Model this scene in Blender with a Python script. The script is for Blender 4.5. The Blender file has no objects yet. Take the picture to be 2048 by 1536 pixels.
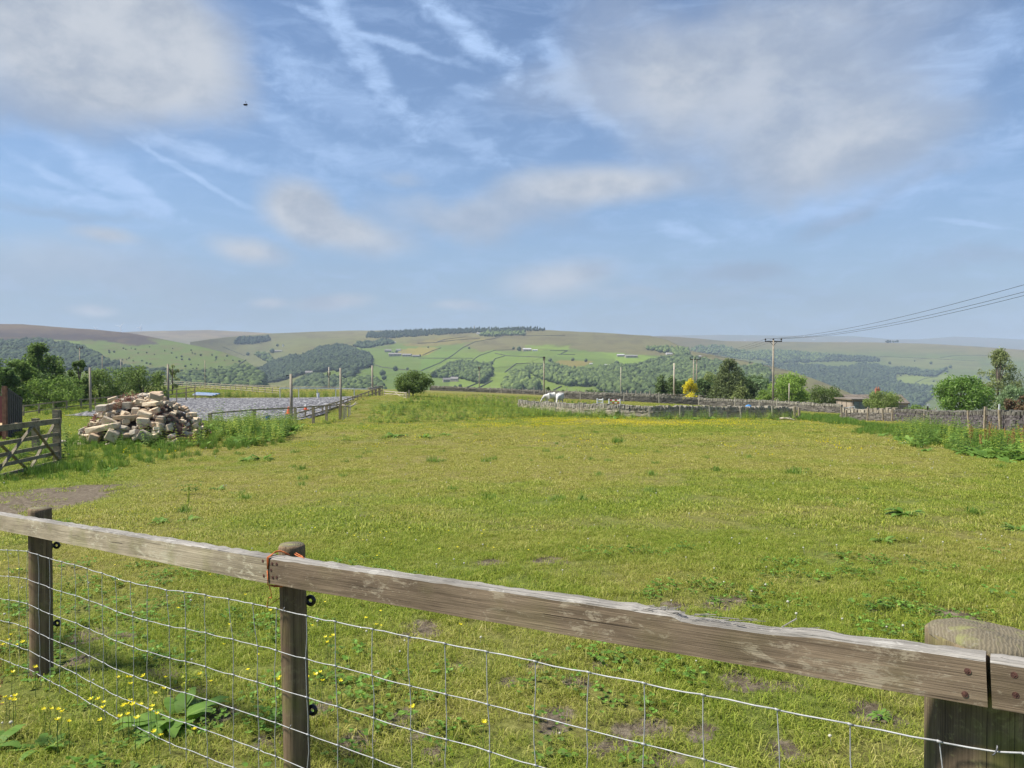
import bpy, bmesh, math, random
import numpy as np
from mathutils import Vector, Matrix, Euler
R = math.radians
rnd = random.Random(7)
rng = np.random.default_rng(11)
sc = bpy.context.scene
col = sc.collection
F, CX, CY, HZ, EYE = 1500.0, 1024.0, 768.0, 742.0, 1.6      # the camera, in pixels of the 2048-wide photograph
TH = math.atan((CY - HZ) / F)

# ---------------------------------------------------------------- camera geometry
def P(px, py, d):
    """point at forward distance d metres seen at pixel px, py (arrays allowed)"""
    x = (np.asarray(px, float) - CX) / F
    u = (CY - np.asarray(py, float)) / F
    dy = math.cos(TH) + u * math.sin(TH)
    dz = -math.sin(TH) + u * math.cos(TH)
    return np.stack(np.broadcast_arrays(x / dy * d, d * np.ones_like(x * u), EYE + dz / dy * d), -1)

def V(px, py, d):
    return Vector([float(c) for c in P(px, py, d)])

# ---------------------------------------------------------------- noise
def _h(i, j, s):
    n = (i.astype(np.int64) * 374761393 + j.astype(np.int64) * 668265263 + s * 1442695041) & 0xFFFFFFFF
    n = ((n ^ (n >> 13)) * 1274126177) & 0xFFFFFFFF
    n = n ^ (n >> 16)
    return (n & 0xFFFF) / 65535.0

def vnoise(x, y, s=0):
    x = np.asarray(x, float); y = np.asarray(y, float)
    i = np.floor(x); j = np.floor(y); fx = x - i; fy = y - j
    fx = fx * fx * (3 - 2 * fx); fy = fy * fy * (3 - 2 * fy)
    a = _h(i, j, s); b = _h(i + 1, j, s); c = _h(i, j + 1, s); d = _h(i + 1, j + 1, s)
    return (a * (1 - fx) + b * fx) * (1 - fy) + (c * (1 - fx) + d * fx) * fy

def fbm(x, y, s=0, o=4):
    t = 0; a = .5; k = 1.0
    for n in range(o):
        t = t + a * vnoise(np.asarray(x) * k + 17.3 * n, np.asarray(y) * k - 9.1 * n, s + n); a *= .5; k *= 2.03
    return t / (1 - .5 ** o)

def in_poly(px, py, poly):
    px = np.asarray(px, float); py = np.asarray(py, float)
    r = np.zeros(np.broadcast(px, py).shape, bool)
    n = len(poly)
    for i in range(n):
        x0, y0 = poly[i]; x1, y1 = poly[(i + 1) % n]
        if y0 == y1: continue
        c = ((y0 > py) != (y1 > py)) & (px < (x1 - x0) * (py - y0) / (y1 - y0) + x0)
        r ^= c
    return r

# ---------------------------------------------------------------- the near ground: a surface through measured points
GP = [  # pixel x, pixel y, metres ahead
    (80, 1400, 3.75), (330, 1420, 3.3),
    (1024, 950, 15.2), (1500, 950, 14.6), (2000, 1000, 12.0), (600, 980, 13.6), (1024, 1100, 6.9), (1600, 1150, 5.9),
    (118, 930, 19.4), (20, 955, 16.9), (280, 885, 24), (130, 990, 13.0), (400, 862, 28),
    (605, 851, 50), (683, 840, 59), (440, 850, 48), (150, 832, 57), (45, 835, 56), (330, 797, 95), (745, 797, 96), (560, 797, 95), (560, 838, 55),
    (60, 805, 75), (220, 806, 82), (200, 776, 135), (330, 771, 150), (520, 777, 135), (745, 782, 125), (826, 792, 85),
    (1024, 835, 62), (1300, 836, 65), (1590, 838, 67), (1080, 822, 74), (830, 832, 64), (900, 800, 92), (960, 793, 118),
    (1110, 807, 103), (1300, 808, 108), (1241, 795, 150), (1390, 798, 150), (1450, 814, 113), (1543, 812, 115),
    (1690, 843, 75), (1690, 824, 105), (1800, 828, 108), (1920, 833, 92), (2040, 866, 38), (2040, 842, 70), (1850, 852, 55), (1700, 900, 24), (1300, 880, 30), (1000, 880, 28),
    (1580, 814, 125), (1650, 816, 128),
]
_g = [tuple(P(a, b, c)) for a, b, c in GP]
_g += [(0.857, 1.4, .15), (-.75, 2.55, .06), (0, -4, .25), (-8, -4, -.2), (8, -4, .5), (4, 1.5, .25), (-9, 6, -.35),
       (-70, 30, -1.3), (-80, 75, -1.6), (70, 30, -1.2), (80, 75, -3.6), (-100, 140, -1.5), (100, 120, -6), (60, 140, -6.5), (110, 175, -12), (-110, 180, -3)]
for _x in (-150, -75, 0, 75, 150):
    _g += [(_x, 215, -9 - (3 if _x > 0 else 0)), (_x, 300, -34)]
_g = np.array(_g, float)
def _phi(r2):
    return np.where(r2 > 1e-9, .5 * r2 * np.log(np.maximum(r2, 1e-9)), 0)
def _solve():
    n = len(_g); A = np.zeros((n + 3, n + 3))
    d2 = ((_g[:, None, :2] - _g[None, :, :2]) ** 2).sum(-1)
    A[:n, :n] = _phi(d2) + np.eye(n) * 8
    A[:n, n] = 1; A[:n, n + 1:] = _g[:, :2]; A[n, :n] = 1; A[n + 1:, :n] = _g[:, :2].T
    return np.linalg.solve(A, np.concatenate([_g[:, 2], [0, 0, 0]]))
_w = _solve()
def gz(x, y):
    x = np.asarray(x, float); y = np.asarray(y, float)
    x, y = np.broadcast_arrays(x, y)
    s = x.shape; q = np.stack([x.ravel(), y.ravel()], -1); out = np.empty(len(q))
    for k in range(0, len(q), 20000):
        c = q[k:k + 20000]
        d2 = ((c[:, None, :] - _g[None, :, :2]) ** 2).sum(-1)
        out[k:k + 20000] = _phi(d2) @ _w[:-3] + _w[-3] + c @ _w[-2:]
    out = out.reshape(s)
    out = out + .05 * (fbm(x * .35, y * .35, 5, 3) - .5) * np.clip(y / 6, .3, 1) + .02 * (fbm(x * 2.2, y * 2.2, 9, 2) - .5)
    return out
def G(x, y, h=0.0):
    return Vector((float(x), float(y), float(gz(x, y)) + h))
_D = np.exp(np.linspace(math.log(.9), math.log(260), 900))
def hit(px, py, h=0.0):
    """first point of the ground (raised by h) seen at a pixel"""
    p = P(px, py, 1.0) - np.array([0, 0, EYE])
    q = p[None, :] * _D[:, None]
    f = q[:, 2] + EYE - gz(q[:, 0], q[:, 1]) - h
    k = np.argmax(f < 0)
    if f[k] >= 0: k = len(_D) - 1
    k = max(k, 1)
    t = f[k - 1] / (f[k - 1] - f[k] + 1e-9)
    d = _D[k - 1] + t * (_D[k] - _D[k - 1])
    return G(p[0] * d, p[1] * d)
def at_d(px, d, h=0.0):
    """ground point at forward distance d in the column of pixel px"""
    return G((px - CX) / F * d, d, h)

# ---------------------------------------------------------------- objects
def tag(o, label=None, cat=None, group=None, kind=None):
    if label: o['label'] = label
    if cat: o['category'] = cat
    if group: o['group'] = group
    if kind: o['kind'] = kind
    return o
def empty(name, loc, label=None, cat=None, group=None, rz=0):
    o = bpy.data.objects.new(name, None); col.objects.link(o)
    o.location = loc; o.rotation_euler = (0, 0, rz); o.empty_display_size = .2
    return tag(o, label, cat, group)
def root_loc(o):
    while o.parent: o = o.parent
    return o.location.copy()
def link(name, me, mat, parent=None, loc=None):
    if mat is not None:
        for m in (mat if isinstance(mat, (list, tuple)) else [mat]): me.materials.append(m)
    o = bpy.data.objects.new(name, me); col.objects.link(o)
    if parent: o.parent = parent
    if loc is not None: o.location = loc
    return o
def children(o):
    return [c for c in bpy.data.objects if c.parent == o]
def copy_tree(o, loc=None, rz=None, label=None, scale=None, kids=None):
    c = o.copy(); col.objects.link(c)
    if loc is not None: c.location = loc
    if rz is not None: c.rotation_euler = (0, 0, rz)
    if scale is not None: c.scale = (scale,) * 3 if not hasattr(scale, '__len__') else scale
    if label: c['label'] = label
    for ch in o.children:
        d = ch.copy(); col.objects.link(d); d.parent = c
        for g in ch.children:
            e = g.copy(); col.objects.link(e); e.parent = d
    return c

class MB:
    """collects world-space shapes and links them as ONE mesh object"""
    def __init__(s): s.v = []; s.f = []; s.m = []
    def add(s, vs, fs, mi=0):
        b = len(s.v); s.v += [tuple(map(float, v)) for v in vs]
        s.f += [tuple(b + i for i in f) for f in fs]; s.m += [mi] * len(fs); return s
    def box(s, c, size, rz=0, M=None, jit=0, mi=0):
        c = Vector(c); hx, hy, hz = [k / 2 for k in size]
        if M is None: M = Matrix.Rotation(rz, 3, 'Z')
        vs = []
        for x, y, z in ((-1,-1,-1),(1,-1,-1),(1,1,-1),(-1,1,-1),(-1,-1,1),(1,-1,1),(1,1,1),(-1,1,1)):
            j = [rnd.uniform(-jit, jit) for _ in range(3)] if jit else (0, 0, 0)
            vs.append(c + M @ Vector((x*hx + j[0], y*hy + j[1], z*hz + j[2])))
        return s.add(vs, ((0,3,2,1),(4,5,6,7),(0,1,5,4),(1,2,6,5),(2,3,7,6),(3,0,4,7)), mi)
    def bar(s, a, b, w, h, up=(0, 0, 1), jit=0, mi=0):
        a = Vector(a); b = Vector(b); x = (b - a); L = x.length; x.normalize()
        y = Vector(up).cross(x); y.normalize(); z = x.cross(y)
        M = Matrix((x, y, z)).transposed()
        return s.box((a + b) / 2, (L, w, h), M=M, jit=jit, mi=mi)
    def tube(s, pts, rad, n=6, cap=True, mi=0):
        pts = [Vector(p) for p in pts]
        if not hasattr(rad, '__len__'): rad = [rad] * len(pts)
        vs = []; fs = []; ref = None
        for i, p in enumerate(pts):
            t = (pts[min(i+1, len(pts)-1)] - pts[max(i-1, 0)])
            if t.length < 1e-9: t = Vector((0, 0, 1))
            t.normalize()
            if ref is None: ref = Vector((1, 0, 0)) if abs(t.x) < .8 else Vector((0, 1, 0))
            u = ref - t * ref.dot(t); u.normalize(); w = t.cross(u); ref = u
            for k in range(n):
                a = 2 * math.pi * k / n
                vs.append(p + (u * math.cos(a) + w * math.sin(a)) * rad[i])
        for i in range(len(pts) - 1):
            for k in range(n):
                fs.append((i*n + k, i*n + (k+1) % n, (i+1)*n + (k+1) % n, (i+1)*n + k))
        if cap:
            fs.append(tuple(range(n - 1, -1, -1))); fs.append(tuple((len(pts)-1)*n + k for k in range(n)))
        return s.add(vs, fs, mi)
    def ball(s, c, r, seg=10, rings=7, mi=0):
        c = Vector(c); r = r if hasattr(r, '__len__') else (r, r, r); vs = []; fs = []
        for i in range(rings + 1):
            t = math.pi * i / rings
            for k in range(seg):
                a = 2 * math.pi * k / seg
                vs.append(c + Vector((r[0]*math.sin(t)*math.cos(a), r[1]*math.sin(t)*math.sin(a), r[2]*math.cos(t))))
        for i in range(rings):
            for k in range(seg):
                fs.append((i*seg + k, (i+1)*seg + k, (i+1)*seg + (k+1) % seg, i*seg + (k+1) % seg))
        return s.add(vs, fs, mi)
    def prism(s, pts, a, b, mi=0):
        """polygon pts (list of Vectors) swept from +a to +b"""
        n = len(pts); a = Vector(a); b = Vector(b)
        vs = [Vector(p) + a for p in pts] + [Vector(p) + b for p in pts]
        fs = [tuple(range(n - 1, -1, -1)), tuple(range(n, 2*n))] + [(i, (i+1) % n, n + (i+1) % n, n + i) for i in range(n)]
        return s.add(vs, fs, mi)
    def build(s, name, mat, parent=None, smooth=False, loc=None):
        off = root_loc(parent) if parent else (Vector(loc) if loc is not None else Vector((0, 0, 0)))
        me = bpy.data.meshes.new(name)
        me.from_pydata([(v[0]-off.x, v[1]-off.y, v[2]-off.z) for v in s.v], [], s.f)
        if any(s.m): me.polygons.foreach_set('material_index', s.m)
        if smooth: me.polygons.foreach_set('use_smooth', [True] * len(me.polygons))
        me.update()
        o = link(name, me, mat, parent, None if parent else off)
        return o

def np_mesh(name, verts, faces, k):
    """verts (N,3); faces (M,k) of equal size"""
    me = bpy.data.meshes.new(name)
    verts = np.ascontiguousarray(verts, np.float32); faces = np.ascontiguousarray(faces, np.int32)
    me.vertices.add(len(verts)); me.vertices.foreach_set('co', verts.ravel())
    me.loops.add(faces.size); me.loops.foreach_set('vertex_index', faces.ravel())
    me.polygons.add(len(faces)); me.polygons.foreach_set('loop_start', np.arange(0, faces.size, k, dtype=np.int32))
    me.update(calc_edges=True); me.validate()
    return me

# ---------------------------------------------------------------- materials
class NT:
    def __init__(s, name):
        s.m = bpy.data.materials.new(name); s.m.use_nodes = True
        s.t = s.m.node_tree; s.t.nodes.clear(); s.out = s.n('ShaderNodeOutputMaterial')
    def n(s, k, **kw):
        o = s.t.nodes.new(k)
        for a, b in kw.items(): setattr(o, a, b)
        return o
    def l(s, a, b): s.t.links.new(a, b)
    def val(s, sock, v):
        if hasattr(v, 'is_output'): s.l(v, sock)
        else: sock.default_value = v
    def math(s, op, a, b=None, c=None, clamp=False):
        o = s.n('ShaderNodeMath', operation=op, use_clamp=clamp)
        for i, v in enumerate((a, b, c)):
            if v is not None: s.val(o.inputs[i], v)
        return o.outputs[0]
    def mix(s, f, a, b, bt='MIX'):
        o = s.n('ShaderNodeMix', data_type='RGBA', blend_type=bt, clamp_factor=True)
        s.val(o.inputs[0], f)
        for i, v in ((6, a), (7, b)):
            if isinstance(v, tuple): v = (*v, 1) if len(v) == 3 else v
            s.val(o.inputs[i], v)
        return o.outputs[2]
    def coord(s, kind='Object', scale=(1, 1, 1), rot=(0, 0, 0)):
        if kind == 'World': c = s.n('ShaderNodeNewGeometry').outputs['Position']
        else: c = s.n('ShaderNodeTexCoord').outputs[kind]
        mp = s.n('ShaderNodeMapping'); s.l(c, mp.inputs[0]); mp.inputs['Scale'].default_value = scale; mp.inputs['Rotation'].default_value = rot
        return mp.outputs[0]
    def noise(s, vec, scale, detail=4, rough=.55, dist=0):
        o = s.n('ShaderNodeTexNoise'); s.l(vec, o.inputs['Vector'])
        o.inputs['Scale'].default_value = scale; o.inputs['Detail'].default_value = detail
        o.inputs['Roughness'].default_value = rough; o.inputs['Distortion'].default_value = dist
        return o.outputs[0]
    def ramp(s, f, stops):
        o = s.n('ShaderNodeValToRGB'); s.l(f, o.inputs[0]); e = o.color_ramp.elements
        while len(e) < len(stops): e.new(.5)
        for i, (p, c) in enumerate(stops):
            e[i].position = p; e[i].color = (*c, 1) if isinstance(c, tuple) else (c, c, c, 1)
        return o.outputs[0]
    def step(s, f, a, b):
        o = s.n('ShaderNodeMapRange', interpolation_type='SMOOTHSTEP'); s.l(f, o.inputs[0])
        o.inputs[1].default_value = a; o.inputs[2].default_value = b
        return o.outputs[0]
    def bsdf(s, colr, rough=.8, bump=None, bs=.3, bd=.02, metal=0, spec=.3):
        b = s.n('ShaderNodeBsdfPrincipled')
        if isinstance(colr, tuple): colr = (*colr, 1)
        s.val(b.inputs['Base Color'], colr); s.val(b.inputs['Roughness'], rough); b.inputs['Metallic'].default_value = metal
        b.inputs['Specular IOR Level'].default_value = spec
        if bump is not None:
            k = s.n('ShaderNodeBump'); k.inputs['Strength'].default_value = bs; k.inputs['Distance'].default_value = bd
            s.l(bump, k.inputs['Height']); s.l(k.outputs[0], b.inputs['Normal'])
        s.l(b.outputs[0], s.out.inputs[0]); return b

def plain(name, c, c2=None, scale=6, rough=.8, metal=0, bump=.2, coord='Object', spec=.3):
    t = NT(name); v = t.coord(coord); f = t.noise(v, scale, 5)
    c2 = c2 or tuple(k * .6 for k in c)
    t.bsdf(t.ramp(f, [(.3, c2), (.7, c)]), rough, f, bump, .02, metal, spec); return t.m

def wood(name, dark, light, pale, axis=0, lichen=.5, green=0.0, grain=9, bump=.5, pale_t=.55):
    """weathered timber: grain along one object axis, pale lichen patches, green algae"""
    t = NT(name); sc_ = [grain * 6] * 3; sc_[axis] = grain * .28
    v = t.coord('Object', tuple(sc_)); g = t.noise(v, 1.0, 7, .62, .6)
    s2 = [grain * 14] * 3; s2[axis] = grain * .2
    g2 = t.noise(t.coord('Object', tuple(s2)), 1.0, 3, .5, 0)
    c = t.ramp(g, [(.28, dark), (.5, tuple((a + b) / 2 for a, b in zip(dark, light))), (.72, light)])
    crack = t.step(g2, .66, .72)
    c = t.mix(t.math('MULTIPLY', crack, .7), c, tuple(k * .35 for k in dark))
    s3 = [5.0] * 3; s3[axis] = 2.2
    b1 = t.noise(t.coord('Object', tuple(s3)), 1.0, 4, .6, .3)
    c = t.mix(t.math('MULTIPLY', t.step(b1, .44, .66), .55), c, tuple(k * .62 for k in dark))
    p = t.noise(t.coord('Object', (34, 34, 34) if axis != 0 else (17, 40, 40)), 1.0, 8, .78, .5)
    p2 = t.noise(t.coord('Object', (3, 3, 3)), 1.0, 2)
    c = t.mix(t.math('MULTIPLY', t.step(t.math('MULTIPLY', p, t.math('ADD', p2, .5)), pale_t, pale_t + .1), lichen), c, pale)
    if green:
        a = t.noise(t.coord('Object', (4, 4, 4)), 1.3, 3)
        c = t.mix(t.math('MULTIPLY', t.step(a, .5, .7), green), c, (.16, .17, .035))
    s4 = [grain * 45] * 3; s4[axis] = grain * .55
    fine = t.noise(t.coord('Object', tuple(s4)), 1.0, 4, .7, .4)
    c = t.mix(1.0, c, t.ramp(fine, [(.3, .55), (.5, 1.0), (.7, 1.3)]), 'MULTIPLY')
    s5 = [grain * 30] * 3; s5[axis] = grain * .16
    split = t.step(t.noise(t.coord('Object', tuple(s5)), 1.0, 2, .4, .9), .67, .69)
    c = t.mix(t.math('MULTIPLY', split, .8), c, tuple(k * .2 for k in dark))
    h = t.math('SUBTRACT', t.math('ADD', g, t.math('MULTIPLY', fine, .5)), t.math('MULTIPLY', split, 1.0))
    t.bsdf(c, .85, h, bump, .004, 0, .2); return t.m

def leaf(name, cols, trans=.35, tint=None, rough=.6, hue=.0):
    """foliage: colour varies leaf by leaf (island) and plant by plant; light passes through"""
    t = NT(name); isl = t.n('ShaderNodeNewGeometry').outputs['Random Per Island']
    ob = t.n('ShaderNodeObjectInfo').outputs['Random']
    f = t.math('ADD', t.math('MULTIPLY', isl, .75), t.math('MULTIPLY', ob, .25))
    n = len(cols); c = t.ramp(f, [(i / max(n - 1, 1), k) for i, k in enumerate(cols)])
    if tint:
        a = t.n('ShaderNodeAttribute', attribute_type='INSTANCER', attribute_name='tint').outputs['Fac']
        c2 = t.ramp(f, [(i / max(len(tint) - 1, 1), k) for i, k in enumerate(tint)])
        c = t.mix(a, c, c2)
    d = t.n('ShaderNodeBsdfPrincipled'); t.l(c, d.inputs['Base Color']); d.inputs['Roughness'].default_value = rough
    d.inputs['Specular IOR Level'].default_value = .25
    tr = t.n('ShaderNodeBsdfTranslucent'); t.l(c, tr.inputs[0])
    mx = t.n('ShaderNodeMixShader'); mx.inputs[0].default_value = trans
    t.l(d.outputs[0], mx.inputs[1]); t.l(tr.outputs[0], mx.inputs[2]); t.l(mx.outputs[0], t.out.inputs[0])
    return t.m

# ---------------------------------------------------------------- scatter (only for what nobody could count)
def scatter(name, pts, protos, scl, rot=None, tint=None, label=None, cat=None):
    pts = np.asarray(pts, np.float32); n = len(pts)
    me = bpy.data.meshes.new(name); me.vertices.add(n); me.vertices.foreach_set('co', pts.ravel())
    if rot is None:
        rot = np.zeros((n, 3)); rot[:, 2] = rng.uniform(0, 6.283, n); rot[:, :2] = rng.normal(0, .12, (n, 2))
    a = me.attributes.new('rot', 'FLOAT_VECTOR', 'POINT'); a.data.foreach_set('vector', np.asarray(rot, np.float32).ravel())
    a = me.attributes.new('scl', 'FLOAT', 'POINT'); a.data.foreach_set('value', np.asarray(scl, np.float32) * np.ones(n, np.float32))
    a = me.attributes.new('tint', 'FLOAT', 'POINT'); a.data.foreach_set('value', (np.zeros(n) if tint is None else np.asarray(tint)).astype(np.float32))
    a = me.attributes.new('pick', 'INT', 'POINT'); a.data.foreach_set('value', rng.integers(0, len(protos), n).astype(np.int32))
    o = link(name, me, None); tag(o, label, cat, None, 'stuff')
    ng = bpy.data.node_groups.new(name + '_scatter', 'GeometryNodeTree')
    ng.interface.new_socket('Geometry', in_out='INPUT', socket_type='NodeSocketGeometry')
    ng.interface.new_socket('Geometry', in_out='OUTPUT', socket_type='NodeSocketGeometry')
    N = ng.nodes; L = ng.links
    gi = N.new('NodeGroupInput'); go = N.new('NodeGroupOutput'); ip = N.new('GeometryNodeInstanceOnPoints'); jn = N.new('GeometryNodeJoinGeometry')
    for p in protos:
        oi = N.new('GeometryNodeObjectInfo'); oi.inputs['Object'].default_value = p; oi.inputs['As Instance'].default_value = True
        L.new(oi.outputs['Geometry'], jn.inputs[0])
    def attr(nm, ty):
        q = N.new('GeometryNodeInputNamedAttribute'); q.data_type = ty; q.inputs['Name'].default_value = nm
        return q.outputs['Attribute']
    L.new(gi.outputs[0], ip.inputs['Points']); L.new(jn.outputs[0], ip.inputs['Instance'])
    ip.inputs['Pick Instance'].default_value = True
    L.new(attr('pick', 'INT'), ip.inputs['Instance Index']); L.new(attr('rot', 'FLOAT_VECTOR'), ip.inputs['Rotation']); L.new(attr('scl', 'FLOAT'), ip.inputs['Scale'])
    L.new(ip.outputs[0], go.inputs[0])
    md = o.modifiers.new('scatter', 'NODES'); md.node_group = ng
    return o
def proto(name, me, mat):
    for m in (mat if isinstance(mat, (list, tuple)) else [mat]): me.materials.append(m)
    return bpy.data.objects.new(name, me)       # never linked to the scene: it is only the source of a scatter
def sample_poly(poly_xy, n_per_m2, cap=60000):
    a = np.array(poly_xy); lo = a.min(0); hi = a.max(0)
    n = int(min((hi - lo).prod() * n_per_m2, cap)); q = rng.uniform(lo, hi, (n, 2))
    return q[in_poly(q[:, 0], q[:, 1], [tuple(k) for k in a])]
def with_z(q, h=0.0):
    return np.column_stack([q, gz(q[:, 0], q[:, 1]) + h])
SUN_E, SKY_S, EXPO = 4.9, .082, 0.72
SKY_LOW, SKY_CIR, SKY_CL, SKY_CD, SKY_DK = (.135, .172, .235), (.29, .405, .61), (.365, .388, .425), (.25, .285, .345), (.17, .21, .285)
HAZE_C, HAZE_D = (.64, .77, .93), 1.3e-4
G_DRY0, G_DRY1, G_DRY2 = (.1, .085, .03), (.19, .17, .05), (.34, .3, .11)
G_LU0, G_LU1, G_LU2 = (.07, .085, .02), (.14, .17, .034), (.25, .27, .07)
HILL_K = (.76, .67, .52)
CL_AMP = .34
# ================================================================ camera, light, sky
cam = bpy.data.cameras.new('camera'); cam_o = bpy.data.objects.new('camera', cam); col.objects.link(cam_o)
cam.sensor_width = 36; cam.lens = 36 * F / 2048; cam.clip_start = .05; cam.clip_end = 40000
cam_o.location = (0, 0, EYE); cam_o.rotation_euler = (math.pi / 2 - TH, 0, 0); sc.camera = cam_o

SUN_AZ, SUN_EL = R(-97), R(55)          # azimuth from straight ahead, towards the left of the view
sd = Vector((math.sin(SUN_AZ) * math.cos(SUN_EL), math.cos(SUN_AZ) * math.cos(SUN_EL), math.sin(SUN_EL)))
sl = bpy.data.lights.new('sun', 'SUN'); sl.energy = SUN_E; sl.angle = R(8); sl.color = (1, .95, .86)
so = bpy.data.objects.new('sun', sl); col.objects.link(so); so.rotation_euler = sd.to_track_quat('Z', 'Y').to_euler()

w = bpy.data.worlds.new('World'); sc.world = w; w.use_nodes = True
class WT(NT):
    def __init__(s): s.t = w.node_tree; s.t.nodes.clear(); s.out = s.n('ShaderNodeOutputWorld')
t = WT()
sky = t.n('ShaderNodeTexSky', sky_type='NISHITA', sun_disc=False, sun_elevation=SUN_EL, sun_rotation=SUN_AZ)
sky.air_density = 1.0; sky.dust_density = .2; sky.ozone_density = 4.5; sky.altitude = 300
dirn = t.n('ShaderNodeTexCoord').outputs['Generated']
sp = t.n('ShaderNodeSeparateXYZ'); t.l(dirn, sp.inputs[0]); dx, dy, dz = sp.outputs
AZ = t.math('ARCTAN2', dx, dy); EL = t.math('ARCSINE', dz)
def warp(scale, amp, detail, off):
    o = t.n('ShaderNodeTexNoise'); mp = t.n('ShaderNodeMapping'); t.l(dirn, mp.inputs[0]); mp.inputs['Location'].default_value = (off, off * 2, 0)
    t.l(mp.outputs[0], o.inputs['Vector']); o.inputs['Scale'].default_value = scale; o.inputs['Detail'].default_value = detail; o.inputs['Roughness'].default_value = .55
    s2 = t.n('ShaderNodeSeparateColor'); t.l(o.outputs['Color'], s2.inputs[0])
    return (t.math('ADD', AZ, t.math('MULTIPLY', t.math('SUBTRACT', s2.outputs[0], .5), amp)),
            t.math('ADD', EL, t.math('MULTIPLY', t.math('SUBTRACT', s2.outputs[1], .5), amp * .8)))
W1 = warp(5.5, .16, 6, 0); W2 = warp(20, .022, 5, 3.1); W0 = warp(4, .06, 4, 7.7)
def ang(px, py):
    p = P(px, py, 1.0) - np.array([0, 0, EYE]); p /= np.linalg.norm(p)
    return math.atan2(p[0], p[1]), math.asin(p[2])
n_a = t.noise(t.coord('Generated', (1, 1, 1.7)), 9, 8, .58, .3); n_b = t.noise(t.coord('Generated', (1, 1, 1.5)), 26, 7, .62, .2)
EDGE = t.math('ADD', t.math('MULTIPLY', t.math('SUBTRACT', n_a, .5), 1.5), t.math('MULTIPLY', t.math('SUBTRACT', n_b, .5), .55))
def dist(cx, cy, rx, ry, rot, W):
    a0, e0 = ang(cx, cy); c, s = math.cos(R(rot)), math.sin(R(rot)); sq = math.cos(a0)
    a = t.math('MULTIPLY', t.math('SUBTRACT', W[0], a0), 1 / (sq * sq) * F); e = t.math('MULTIPLY', t.math('SUBTRACT', W[1], e0), -F / sq)
    u = t.math('ADD', t.math('MULTIPLY', a, c / rx), t.math('MULTIPLY', e, s / rx))
    v = t.math('ADD', t.math('MULTIPLY', a, -s / ry), t.math('MULTIPLY', e, c / ry))
    return u, v, t.math('SQRT', t.math('ADD', t.math('MULTIPLY', u, u), t.math('MULTIPLY', v, v)))
def ellipse(cx, cy, rx, ry, rot=0, W=W1, soft=(1.0, .15), k=1.0):
    u, v, d = dist(cx, cy, rx, ry, rot, W)
    return t.math('MULTIPLY', t.step(t.math('ADD', d, t.math('MULTIPLY', EDGE, CL_AMP)), soft[0], soft[1]), k)
def seg(x0, y0, x1, y1, wd, k):
    u, v, d = dist((x0+x1)/2, (y0+y1)/2, math.hypot(x1-x0, y1-y0) * .56, wd * .8, math.degrees(math.atan2(y1-y0, x1-x0)), W2)
    return t.math('MULTIPLY', t.step(t.math('ADD', d, t.math('MULTIPLY', t.math('SUBTRACT', n_b, .5), 2.0)), 1.15, .25), min(1, k * 1.5))
def union(ms):
    r = None
    for m in ms:
        q = t.math('SUBTRACT', 1.0, m, clamp=True); r = q if r is None else t.math('MULTIPLY', r, q)
    return t.math('SUBTRACT', 1.0, r)
n_big = t.math('ADD', t.math('MULTIPLY', n_a, .6), t.math('MULTIPLY', n_b, .4))
n_fib = t.noise(t.coord('Generated', (9, 9, 30), (0, R(-20), 0)), 1.6, 9, .66, .6)
cumulus = union([ellipse(*a) for a in (
    (190, 55, 370, 200, 8, W0, (1.05, .5), 1.0), (60, 150, 330, 130, 0, W1, (1, .2), .7), (330, 120, 210, 130, 20, W0, (1.1, .4), .75),
    (1330, 150, 250, 170, 20, W1, (1.1, .1), .85), (1560, 200, 300, 180, 10, W1, (1.1, .1), .75), (1660, 300, 330, 95, -4, W1, (1.1, .15), .75),
    (1790, 220, 200, 170, 0, W1, (1.1, 0), .5), (1620, 40, 400, 110, 0, W1, (1.1, 0), .55), (1130, 190, 200, 70, 0, W1, (1.1, 0), .35),
    (1210, 372, 240, 52, -2, W0, (1.1, .25), .92), (1010, 420, 200, 70, -8, W1, (1.1, .1), .6), (860, 440, 170, 50, 0, W1, (1.1, .1), .5),
    (605, 415, 95, 66, 15, W0, (1.15, .3), 1.0), (690, 462, 190, 52, 12, W0, (1.1, .2), .95), (800, 360, 60, 35, 0, W1, (1, 0), .35),
    (505, 500, 95, 34, 5, W0, (1.15, .1), .95), (180, 618, 62, 14, 0, W0, (1.2, .2), .9), (555, 606, 46, 15, 0, W0, (1.2, .2), .9),
    (680, 607, 90, 22, -5, W0, (1.2, .2), .95), (205, 478, 95, 20, 3, W0, (1.2, .1), .85), (930, 613, 70, 13, 0, W0, (1.2, .2), .7),
    (1120, 553, 150, 44, -6, W0, (1.15, .1), .85), (120, 520, 420, 90, 6, W1, (1.1, 0), .45), (1300, 595, 300, 22, -2, W1, (1, 0), .25))])
dark = union([ellipse(*a) for a in (
    (1465, 542, 170, 36, 2, W1, (1, .1), .75), (1700, 432, 170, 34, -8, W1, (1, .1), .6), (1880, 355, 130, 32, -18, W1, (1, 0), .45), (1960, 515, 200, 30, -8, W1, (1, 0), .5),
    (1190, 555, 80, 30, 0, W1, (1, .1), .45), (150, 410, 250, 18, 8, W1, (1, .1), .4), (120, 240, 420, 60, 4, W1, (1, 0), .5), (1640, 330, 320, 50, 0, W1, (1, 0), .4),
    (1000, 455, 300, 45, 0, W1, (1, 0), .4), (300, 560, 700, 80, 0, W1, (1.1, 0), .3), (1500, 590, 600, 40, 0, W1, (1, 0), .3))])
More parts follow.
